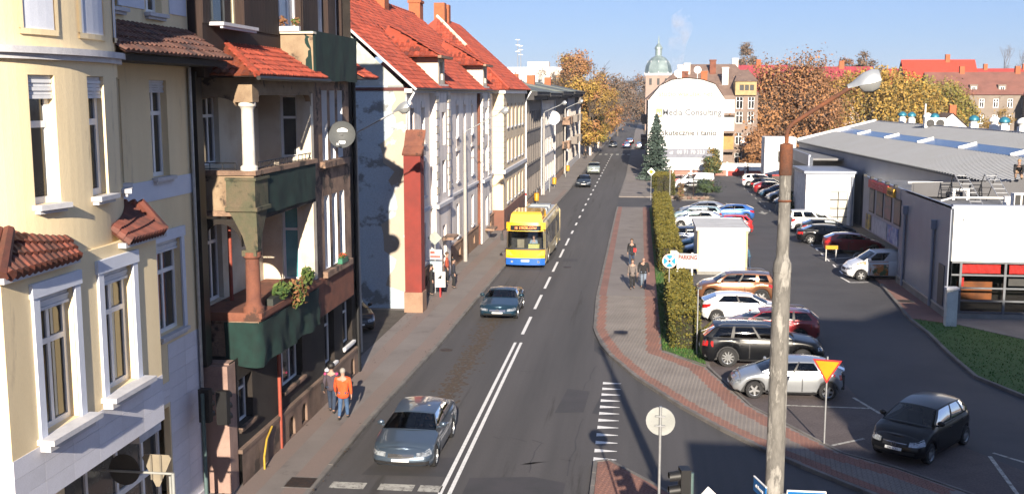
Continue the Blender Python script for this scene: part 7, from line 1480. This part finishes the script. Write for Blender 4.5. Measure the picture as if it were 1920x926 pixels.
# clipped hedges; more gold leaves at the top paint the sun on it
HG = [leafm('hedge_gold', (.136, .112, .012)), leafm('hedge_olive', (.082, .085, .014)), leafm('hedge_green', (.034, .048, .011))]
def hedge(label, segs, seed, dens=420, name='hedge', ms=HG, z=.08):
    rr = random.Random(seed); t = thing(name, label, 'hedge', (segs[0][0], segs[0][1], z), 0, 'clipped hedges'); b = MB(); q = MB(); ox, oy = segs[0][0], segs[0][1]
    for (x, y, L, wd, h) in segs:
        x -= ox; y -= oy; q.box(x - wd / 2 + .14, y + .1, 0, x + wd / 2 - .14, y + L - .1, h - .16); n = int(dens * (2 * L * h + 2 * wd * h + L * wd))
        for k in range(n):
            a = rr.random() * (2 * L * h + 2 * wd * h + L * wd * 1.3); j = rr.gauss(.02, .07); ed = .09
            if a < L * h: p = V((x - wd / 2 + j, y + rr.random() * L, rr.random() * h))
            elif a < 2 * L * h: p = V((x + wd / 2 - j, y + rr.random() * L, rr.random() * h))
            elif a < 2 * L * h + wd * h: p = V((x + (rr.random() - .5) * wd, y + j, rr.random() * h))
            elif a < 2 * L * h + 2 * wd * h: p = V((x + (rr.random() - .5) * wd, y + L - j, rr.random() * h))
            else: p = V((x + (rr.random() - .5) * wd, y + rr.random() * L, h - j))
            e = .07 * math.sin(p.y * 1.9 + seed) + .05 * math.sin(p.y * 4.7 + p.x * 3) + .03 * math.sin(p.y * 11); p.z *= 1 + e * .8; p.x += e * .7 * (1 if a % 1 > .5 else -1) + abs(rr.gauss(0, .03)) * (1 if p.x > x else -1)
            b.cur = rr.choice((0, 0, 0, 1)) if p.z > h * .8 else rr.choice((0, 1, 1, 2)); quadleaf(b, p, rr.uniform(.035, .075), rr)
    b.build('foliage', ms, t); q.build('stems', mat('hedge_inside', (.025, .022, .012), .95), t)
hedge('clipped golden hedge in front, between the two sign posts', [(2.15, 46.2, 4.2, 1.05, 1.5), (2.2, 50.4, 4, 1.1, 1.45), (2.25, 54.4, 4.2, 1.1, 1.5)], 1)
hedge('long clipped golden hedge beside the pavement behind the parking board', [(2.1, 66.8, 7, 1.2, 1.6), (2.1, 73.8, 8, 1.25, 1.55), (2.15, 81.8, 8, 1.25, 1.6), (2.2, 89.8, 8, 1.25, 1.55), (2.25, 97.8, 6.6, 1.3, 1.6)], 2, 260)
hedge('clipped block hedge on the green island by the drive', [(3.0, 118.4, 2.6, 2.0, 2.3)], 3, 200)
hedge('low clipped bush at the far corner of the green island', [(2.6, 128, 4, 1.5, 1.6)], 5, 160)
tree('round_bush', 'round dark green bush at the right end of the green island', 7.4, 117.6, 1.9, 2.6, [leafm('conifer_green', 0), leafm('spruce_dark', 0), leafm('hedge_green', 0)], 1800, .13, 94, .1, .0, 40, group='shrubs', fill=.3)
tree('dry_shrub', 'dry reddish shrub in front of the green island', 4.4, 112.3, 1.3, .9, [leafm('dry_red', (.2, .1, .06)), leafm('olive', 0), leafm('rust', 0)], 300, .09, 95, .1, .0, 14, group='shrubs')
rr = random.Random(9); sm = [mat('boulder_a', (.204, .156, .122), .95, c2=(.136, .102, .082), sc=3), mat('boulder_b', (.150, .088, .068), .95, c2=(.204, .136, .109), sc=3)]
bm_ = []
for k in range(3):
    q = MB(); q.ball((0, 0, .12), (.3, .24, .2), 8, 6); q.v = [(x + rr.gauss(0, .03), y + rr.gauss(0, .03), z + rr.gauss(0, .02)) for x, y, z in q.v]; bm_.append(q.mesh('boulder', sm[k % 2]))
for k in range(22):
    o = tag(put('boulder', bm_[k % 3], None, (2.2 + k * .24 + rr.uniform(-.1, .1), 114.6 + rr.uniform(-.2, .5), .1), rr.uniform(0, 6)), 'rough reddish brown boulder in the edging of the green island', 'boulder', 'boulders edging the green island')
# ================================================================ LAMPS, SIGNS AND SMALL THINGS
RUST = mat('rust', (.154, .052, .021), .9, c2=(.070, .032, .021), sc=3, bump=.3, fine=.2, bsc=30); PEELP = mat('peeling_concrete_pole', (.16, .152, .138), .9, c2=(.085, .08, .073), sc=5, lo=.35, hi=.6, bump=.5, bsc=16, fine=.2, stretch=(1, 1, .3), c3=(.26, .248, .225), sc3=5, t3=.5)
LAMPH = mat('lamp_housing', (.350, .371, .392), .35, .5, fine=.04); LGLS = mat('lamp_glass', (.32, .33, .33), .15, .2, fine=.05)
SGB = mat('sign_back', (.3, .31, .3), .5, .1, fine=.05); SGW = mat('sign_white', (.8, .8, .78), .4, fine=0); SGR = mat('sign_red', (.420, .021, .021), .4, fine=0); SGBL = mat('sign_blue', (.000, .120, .372), .35, fine=0); SGY = mat('sign_yellow', (.510, .252, .006), .35, fine=0)
# near lamp standard
t = thing('street_lamp', 'near concrete lamp post with rusty collar and grey lamp head over the car park view', 'street lamp', (2.4, 18, 0))
b = MB(); b.lathe([(.18, 0), (.175, 4.0), (.158, 4.15), (.148, 8.1)], 20); b.lathe([(.155, 8.1), (.145, 8.25), (.11, 8.33), (.1, 8.4)], 20); b.build('lower_post', PEELP, t, 40)
b = MB(); b.lathe([(.104, 8.38), (.094, 9.72)], 18); b.build('upper_post', PEELP, t, 40); b = MB(); b.lathe([(.103, 9.7), (.108, 9.72), (.106, 10.2), (.05, 10.22)], 18); b.build('rusty_collar', RUST, t, 40)
b = MB(); b.lathe([(.1, 9.26), (.115, 9.28), (.1, 9.3)], 16); b.lathe([(.165, 4.1), (.182, 4.2), (.165, 4.3)], 16); stuff(b.build('band', RUST, t, 40))
b = MB(); b.tube([(0, 0, 10.15), (.0, 0, 10.38), (.03, 0, 10.47), (.1, 0, 10.55), (.98, .0, 11.12)], .036, 10); b.build('arm', RUST, t, 60)
def lamphead(par, loc, ry, rz=0, s=1.0):
    h = bpy.data.objects.new('lamp_head', None)
    b = MB(); sec = [(0, .05, .05), (.1, .07, .07), (.2, .12, .11), (.34, .15, .16), (.5, .155, .18), (.6, .13, .15)]
    sec = [(x, w_, hh * 1.35) for x, w_, hh in sec]; rows = [[(x, -w_, 0), (x, -w_ * .85, hh * .6), (x, -w_ * .4, hh), (x, w_ * .4, hh), (x, w_ * .85, hh * .6), (x, w_, 0)] for x, w_, hh in sec]; b.grid(rows); b.p(*rows[-1]); b.p(*rows[0][::-1]); b.v = [(x * s, y * s, z * s) for x, y, z in b.v]
    o = b.build('lamp_head', LAMPH, par, 45, loc); o.rotation_euler = (0, R(ry), R(rz)); q = MB()
    rows = [[(x, -w_ * .92, -.005), (x, -w_ * .6, -.14 * f), (x, 0, -.19 * f), (x, w_ * .6, -.14 * f), (x, w_ * .92, -.005)] for x, w_, f in ((.2, .11, .2), (.27, .13, .8), (.42, .15, 1), (.55, .135, .8), (.6, .12, .2))]; q.grid(rows); q.v = [(x * s, y * s, z * s) for x, y, z in q.v]; q.build('lamp_glass', LGLS, o, 60); return o
lamphead(t, (.93, 0, 11.1), -14, 0, .86)
sg = thing('street_name_sign', 'bright blue street name plate on the near lamp post, facing the camera', 'street sign', (2.6, 17.84, 4.14)); b = MB(); b.box(0, -.01, 0, .62, .01, .26); b.build('plate', SGBL, sg); b = MB(); [b.box(*q) for q in ((-.012, -.014, -.012, .632, .012, .006), (-.012, -.014, .25, .632, .012, .272), (-.014, -.013, 0, 0, .011, .26), (.62, -.013, 0, .634, .011, .26))]; b.build('rim', SGW, sg); text(sg, 'ul. Jagiellońska', .085, SGW, (.31, -.014, .16), (R(90), 0, 0)); b = MB(); b.box(-.1, -.02, .05, 0, .02, .2); b.build('bracket', SGB, sg)
sg = thing('street_name_sign', 'dark blue street name plate on the near lamp post, turned edge on', 'street sign', (2.25, 17.9, 4.17), R(-75)); b = MB(); b.box(-.55, -.01, 0, 0, .01, .24); b.build('plate', SGBL, sg); b = MB(); b.box(-.56, -.014, .24, .01, .014, .256); b.build('rim', SGW, sg); text(sg, 'ul. Boczna', .085, SGW, (-.28, -.014, .12), (R(90), 0, 0))
# lamps on the left pavement
def leftlamp(label, x, y, zt, dx, dz, z=.12, bin_=False):
    t = thing('street_lamp', label, 'street lamp', (x, y, z), 0, 'street lamps along the left pavement'); b = MB(); b.lathe([(.14, 0), (.09, zt)], 12); b.build('post', mat('pale_post', (.350, .329, .301), .9, c2=(.294, .273, .252), sc=2), t, 50)
    tube_part('arm', [(0, 0, zt - .1), (.1, 0, zt + .15), (dx, 0, zt + dz)], .035, GALV, t); lamphead(t, (dx, 0, zt + dz), -20, 0, 1.15)
leftlamp('street lamp reaching out behind the dark tenement and the satellite dish', -11.7, 44, 9.2, 1.65, .95, .12)
leftlamp('street lamp in front of the white pink terrace', -11.2, 69.5, 8.4, 2.2, 1.25)
leftlamp('street lamp where the grey block meets the beige block', -10.25, 118, 8.9, 1.8, .9); leftlamp('street lamp by the middle of the grey block row', -10.1, 150, 8.9, 1.8, .9); leftlamp('tall street lamp at the far kerb by the red white marker', -7.9, 262, 8.6, 1.8, .8)
for k, (x, y) in enumerate(((-10.05, 107.5), (-9.85, 128), (-9.7, 150.5))):
    p = thing('litter_bin', 'yellow litter bin at the left pavement, %s' % ['nearest of three, behind the bus', 'middle one by the beige block', 'farthest of three'][k], 'litter bin', (x, y, .12), 0, 'yellow bins'); b = MB(); b.lathe([(.0, .35), (.24, .35), (.27, 1.05), (.2, 1.12), (0, 1.14)], 12); b.build('bin', mat('bin_yellow', (.480, .240, .006), .5, fine=0), p, 50); tube_part('post', [(.0, .26, 0), (.0, .26, 1.4)], .04, SGB, p)
for k, (x, y, h) in enumerate(((-10.0, 96.5, 1.9), (-9.9, 121.5, 1.3), (-9.6, 144, 2.0))):
    p = thing('post', ['white red topped post behind the bus roof', 'short pale post by the beige block', 'slim post near the far grey block'][k], 'post', (x, y, .12)); MB().ring((0, 0, 0), (0, 0, h), .06, .06, 8).build('shaft', [SGW, SGB, SGB][k], p); MB().ring((0, 0, h), (0, 0, h + .18), .065, .05, 8).build('cap', [SGR, SGB, SGB][k], p)
p = thing('marker_post', 'red and white marker at the far left kerb', 'traffic sign', (-7.3, 252, .1)); b = MB(); b.box(-.25, -.05, .2, .25, .05, 1.3); b.build('board', SGW, p); b = MB(); b.box(-.26, -.06, .5, .26, .06, .8); b.build('red_band', SGR, p)
for k, (x, y) in enumerate(((-8.6, 196), (-8.5, 203), (-8.3, 212), (-8.1, 222))):
    p = thing('garden_fence', 'low pale fence bay beside the far left pavement, %s' % ['first', 'second', 'third', 'fourth'][k], 'fence', (x, y, .1)); MB().box(-.2, -.2, 0, .2, .2, 2.2).build('pillar', LGT, p); b = MB(); [b.box(-.04, .3 + j * .45, .3, .04, .36 + j * .45, 1.7) for j in range(14)]; b.box(-.05, .2, .3, .05, 6.6, .4); b.box(-.05, .2, 1.5, .05, 6.6, 1.6); stuff(b.build('railing', BRST, p))
def disc(par, name, r, y0, y1, m, z, n=24, x=0): b = MB(); b.lathe([(.001, y0), (r, y0), (r, y1), (.001, y1)], n); b.map(lambda q: V((x + q.x, q.z, z + q.y))); return b.build(name, m, par, 40)
def post(par, z0, z1, r=.03, x=0, y=.03, m=GALV): return MB().ring((x, y, z0), (x, y, z1), r, r, 10).build('post', m, par, 60)
# round sign seen from behind on the traffic island
t = thing('traffic_sign', 'round traffic sign seen from its pale grey back on the traffic island', 'traffic sign', (.54, 21.5, .11), R(-8)); post(t, 0, 4.6); disc(t, 'disc', .3, .05, .07, SGB, 4.28)
b = MB(); [b.box(-.1, -.01, z, .1, .05, z + .03) for z in (4.18, 4.38)]; stuff(b.build('clamp', GALV, t))
# yield sign
t = thing('yield_sign', 'yellow and red inverted triangle yield sign on a grey pole at the bay corner', 'traffic sign', (5.98, 33.72, -.18), R(-12)); post(t, 0, 3.1); tri = lambda r, y0, y1, z: MB().yprism([(0, z - r), (r * .88, z + r * .52), (-r * .88, z + r * .52)], y0, y1)
tri(.5, -.03, -.015, 2.75).build('red_border', SGR, t); tri(.40, -.036, -.028, 2.75).build('face', SGY, t)
# no stopping sign and plain posts
t = thing('no_stopping_sign', 'round sign with four blue segments and pale red cross on a slim pole', 'traffic sign', (1.66, 54.0, .09)); post(t, 0, 3.0, .028); disc(t, 'border', .36, -.02, .0, mat('glare_pale_red', (.85, .55, .5), .4, fine=0), 2.66); disc(t, 'face', .31, -.03, -.02, mat('sky_blue_face', (.000, .220, .468), .4, fine=0), 2.66)  # red of border and cross paled in the colour for glare
for a in (45, 135): b = MB(); b.box(-.33, -.036, -.05, .33, -.03, .05); o = b.build('cross_bar', mat('glare_pale_red', 0), t, loc=(0, 0, 2.66)); o.rotation_euler = (0, R(a), 0)
t = thing('post', 'plain grey pole at the grass corner beside the black offroad car', 'post', (2.62, 45.35, .09)); post(t, 0, 2.75, .03); b = MB(); b.lathe([(.03, 2.75), (.02, 2.79)], 8); b.build('cap', SGB, t)
# PARKING board
t = thing('parking_sign', 'white board with red PARKING lettering on two posts beside the kiosk', 'sign', (2.1, 65.9, .09), R(-8)); b = MB(); b.box(.4, -.03, .42, 1.66, .03, 1.34); b.build('board', mat('board_white', (.5, .49, .47), .6, fine=.03), t); b = MB(); b.box(-.02, -.04, .7, .38, .04, 1.5); b.build('arrow_board', mat('cream_board', (.7, .66, .5), .5), t)
for x in (.42, 1.3): MB().box(x - .05, .0, 0, x + .05, .08, 1.4).build('post', SGW, t)
text(t, 'PARKING', .36, mat('parking_red', (.16, .006, .006), .6, fine=0), (1.03, -.035, 1.1), (R(90), 0, 0), sx=.74, bold=.012); text(t, 'P', .3, BLK, (.2, -.045, 1.15), (R(90), 0, 0)); 
for z, a, d in ((.84, .5, 1.5), (.7, .5, 1.2), (.56, .8, 1.5)): b = MB(); b.box(a, -.034, z, d, -.029, z + .05); b.build('small_print', mat('faded_print', (.55, .45, .38), .6), t)
# junction signs seen from behind in front of the yellow tenement
t = thing('sign_gantry', 'grey bracket pole carrying signs seen from behind at the yellow tenement', 'traffic sign', (-10.16, 22, -.3)); b = MB(); b.tube([(0, 0, 0), (0, 0, 2.98)], .04, 8); b.tube([(0, 0, 2.96), (-1.75, 0, 2.98)], .03, 8); b.tube([(-.08, .02, 0), (-.08, .02, 2.9)], .03, 8); b.build('pole', SGB, t, 60)
b = MB(); z = 3.1; b.yprism([(-.66, z + .28), (-.72, z + .2), (-.42, z - .46), (-.34, z - .46), (-.04, z + .2), (-.1, z + .28)], .03, .05); b.build('triangle', mat('sign_back_tan', (.250, .215, .160), .6, .2, fine=.05), t); b = MB(); [b.box(x - .02, -.01, z - .4 + abs(x + .38) * .9, x + .02, .03, z + .27) for x in (-.5, -.28)]; b.build('stiffener', mat('sign_back_dark', (.16, .14, .11), .6), t)  # tan of the sunlit back put into the triangle's colour
disc(t, 'disc', .36, .03, .05, mat('shaded_sign_back', (.05, .045, .04), .6, .2), 3.0, x=-1.15)  # disc coloured dark for the shade of the bay
# traffic signals
def signal(label, x, y, z, rz, hz, pole=True, extra=None):
    t = thing('traffic_light', label, 'traffic light', (x, y, z), R(rz), 'traffic lights'); 
    if pole: MB().ring((0, 0, 0), (0, 0, hz + .8), .055, .05, 10).build('pole', mat('teal_pole', (.09, .14, .14), .6, .3), t, 60)
    for dx, dy in [(0, -.14)] + ([extra] if extra else []):
        b = MB(); b.box(dx - .15, dy - .1, hz, dx + .15, dy + .1, hz + .9); hd = b.build('signal_head', BLK, t)
        for k, c in enumerate(((.02, .12, .05), (.2, .1, .01), (.2, .012, .012))):
            q = MB(); zc = hz + .16 + k * .29; q.lathe([(.001, 0), (.1, 0)], 14); q.map(lambda p: V((dx + p.x, dy - .105 - p.z, zc + p.y))); q.build('lens', mat('lens_%d' % k, c, .2, fine=0), hd)
            q = MB(); q.grid([[(dx + .115 * math.cos(a), dy - .1, zc + .115 * math.sin(a)) for a in [math.pi * (-.15 + 1.3 * j / 8) for j in range(9)]], [(dx + .115 * math.cos(a), dy - .32, zc - .03 + .115 * math.sin(a)) for a in [math.pi * (-.15 + 1.3 * j / 8) for j in range(9)]]]); q.build('visor', BLK, hd, 60)
    return t
signal('black traffic light on a teal pole between the yellow and the dark tenement', -11.28, 26.4, .12, 175, 2.3, True, (-.55, -.05))
signal('black traffic light rising from the lower edge on the traffic island', 1.17, 21, .1, -80, 2.62)
t = thing('priority_sign', 'white diamond sign tip at the lower edge beside the black traffic light', 'traffic sign', (1.5, 21, -.3), R(20)); post(t, 0, 3.2); b = MB(); b.yprism([(0, 2.75), (.4, 3.15), (0, 3.55), (-.4, 3.15)], -.02, 0); b.build('plate', SGW, t)
# bus stop
t = thing('bus_stop_sign', 'bus stop post with a diamond sign back and route panels by the red buttress', 'bus stop', (-11.05, 58, -.2), R(0)); post(t, 0, 3.9, .035); b = MB(); b.yprism([(0, 3.0), (.4, 3.4), (0, 3.8), (-.4, 3.4)], -.03, -.01); b.build('diamond', mat('pale_green_back', (.275, .300, .265), .5), t)
b = MB(); b.box(-.32, -.03, 2.2, .38, 0, 2.75); o = b.build('route_panel', SGW, t); b = MB(); b.box(-.26, -.036, 2.3, .32, -.03, 2.42); b.box(-.26, -.036, 2.5, 0, -.03, 2.68); stuff(b.build('panel_print', mat('red_print', (.5, .08, .06), .6), t)); b = MB(); b.box(-.3, -.02, 1.5, .4, .02, 2.1); b.build('glass_panel', mat('blue_grey_panel', (.3, .38, .42), .3), t); b = MB(); b.box(-.1, -.035, 1.55, .2, -.02, 2.05); b.build('timetable', mat('cream_board', 0), t)
t = thing('notice_board', 'white notice board with a black arrow emblem standing at the bus stop', 'sign', (-10.55, 56.8, .12)); b = MB(); b.box(-.28, -.02, .55, .28, .02, 1.4); b.build('board', SGW, t); MB().box(-.04, 0, 0, .04, .05, .6).build('post', SGR, t); b = MB(); b.p((-.16, -.026, 1.05), (.1, -.026, 1.25), (.08, -.026, .98)); b.build('emblem', BLK, t)
# poles and small things on the right
t = thing('priority_sign', 'white and yellow diamond priority sign at the driveway', 'traffic sign', (1.4, 113, .1)); post(t, 0, 3.2); b = MB(); b.yprism([(0, 2.55), (.42, 2.97), (0, 3.39), (-.42, 2.97)], -.02, 0); b.build('plate', SGW, t); b = MB(); b.yprism([(0, 2.72), (.25, 2.97), (0, 3.22), (-.25, 2.97)], -.03, -.02); b.build('diamond', SGY, t)
for k, (x, y, h, m) in enumerate(((3.4, 114.5, 3.0, SGB), (5.3, 114.8, 2.6, BLK), (5.9, 115.2, 3.1, WOOD), (4.6, 116.4, 2.4, WOOD))):
    t = thing('post', ['slim grey pole on the green island', 'black pole in front of the white panel van', 'brown timber pole on the green island', 'short brown stake on the green island'][k], 'post', (x, y, .1)); post(t, 0, h, .045, m=m); b = MB(); b.lathe([(.06, h - .02), (.04, h + .04)], 8); b.build('cap', m, t)
t = thing('bollard', 'stone bollard at the end of the far parked row', 'bollard', (13.3, 104.5, 0)); b = MB(); b.lathe([(.22, 0), (.2, .6), (.1, .75), (.01, .78)], 12); b.build('body', CONC, t, 50)
t = thing('shopping_cart_sign', 'small yellow marker board on legs beside the red car in the hall row', 'sign', (12.95, 73.2, 0)); b = MB(); b.box(-.4, -.03, .8, .4, .03, 1.05); b.build('board', SGY, t); b = MB(); [b.box(s - .03, 0, 0, s + .03, .05, .8) for s in (-.35, .3)]; stuff(b.build('leg', GALV, t))
t = thing('bicycle', 'bicycle with pale rims parked at the hall passage wall', 'bicycle', (15.0, 72.8, 0), R(20))
for x in (-.52, .52): b = MB(); b.lathe([(.3, -.02), (.34, 0), (.3, .02), (.29, 0)], 20); b.lathe([(.03, -.03), (.03, .03)], 8); [b.ring((0, 0, 0), (.3 * math.cos(a), .3 * math.sin(a), 0), .006, .006, 3) for a in [k * .628 for k in range(10)]]; b.map(lambda p: V((p.x + x, p.z, p.y + .34))); b.build('wheel', mat('pale_rim', (.5, .5, .5), .5), t)
b = MB(); b.tube([(-.52, 0, .34), (-.1, 0, .32), (.38, 0, .75), (-.18, 0, .78), (-.52, 0, .34)], .02, 6); b.tube([(-.1, 0, .32), (-.2, 0, .9)], .02, 6); b.tube([(.52, 0, .34), (.36, 0, .95), (.3, 0, 1.0)], .02, 6); b.tube([(.3, -.28, 1.02), (.3, .28, 1.02)], .015, 6); b.build('frame', BLK, t, 60); b = MB(); b.ball((-.22, 0, .93), (.13, .07, .04), 8, 5); b.build('saddle', BLK, t)
t = thing('crane_arm', 'orange machine arm standing at the far right behind the hall', 'machine', (52.6, 150, 0)); b = MB(); b.yprism([(0, 0), (1.6, 0), (1.9, 9.6), (.9, 8.2)], 0, 1.2); b.build('boom', mat('machine_orange', (.75, .26, .02), .5), t); b = MB(); b.box(-1, -.5, 0, 3, 2, 1.4); b.build('base', BLK, t)
# smoke drifting from a chimney beside the church
m = bpy.data.materials.new('smoke'); m.use_nodes = True; n = m.node_tree.nodes; L = m.node_tree.links; n.remove(n['Principled BSDF']); pv = n.new('ShaderNodeVolumePrincipled'); pv.inputs['Color'].default_value = (.95, .95, 1, 1); tc = n.new('ShaderNodeTexCoord'); nz = n.new('ShaderNodeTexNoise'); nz.inputs['Scale'].default_value = .22; nz.inputs['Detail'].default_value = 5; L.new(tc.outputs['Object'], nz.inputs[0]); mr = n.new('ShaderNodeMapRange'); mr.inputs[1].default_value = .45; mr.inputs[2].default_value = .75; mr.inputs[4].default_value = .22; L.new(nz.outputs[0], mr.inputs[0]); L.new(mr.outputs[0], pv.inputs['Density']); L.new(pv.outputs[0], n['Material Output'].inputs['Volume'])
b = MB(); b.grid([[(dx + r_ * math.cos(k * .785), r_ * math.sin(k * .785), z) for k in range(8)] for z, r_, dx in ((0, .2, 0), (.5, 1.4, .2), (5, 2.0, .8), (9, 3.0, .4), (14, 3.6, 1.8), (18, 3.0, 1.2), (20, .2, 1.6))], True); o = stuff(b.build('smoke', m, loc=(11.0, 340, 17))); o['label'] = 'faint white smoke rising beside the church tower'
# ---- thin autumn haze over the whole place -------------------------------------
m = bpy.data.materials.new('haze'); m.use_nodes = True; n = m.node_tree.nodes; L = m.node_tree.links; n.remove(n['Principled BSDF']); pv = n.new('ShaderNodeVolumePrincipled'); pv.inputs['Color'].default_value = (.8, .88, 1, 1); pv.inputs['Density'].default_value = .00013; L.new(pv.outputs[0], n['Material Output'].inputs['Volume'])
b = MB(); b.box(-950, -350, -1.2, 950, 1850, 45); o = stuff(b.build('haze', m)); o['label'] = 'thin pale haze over the street and roofs'
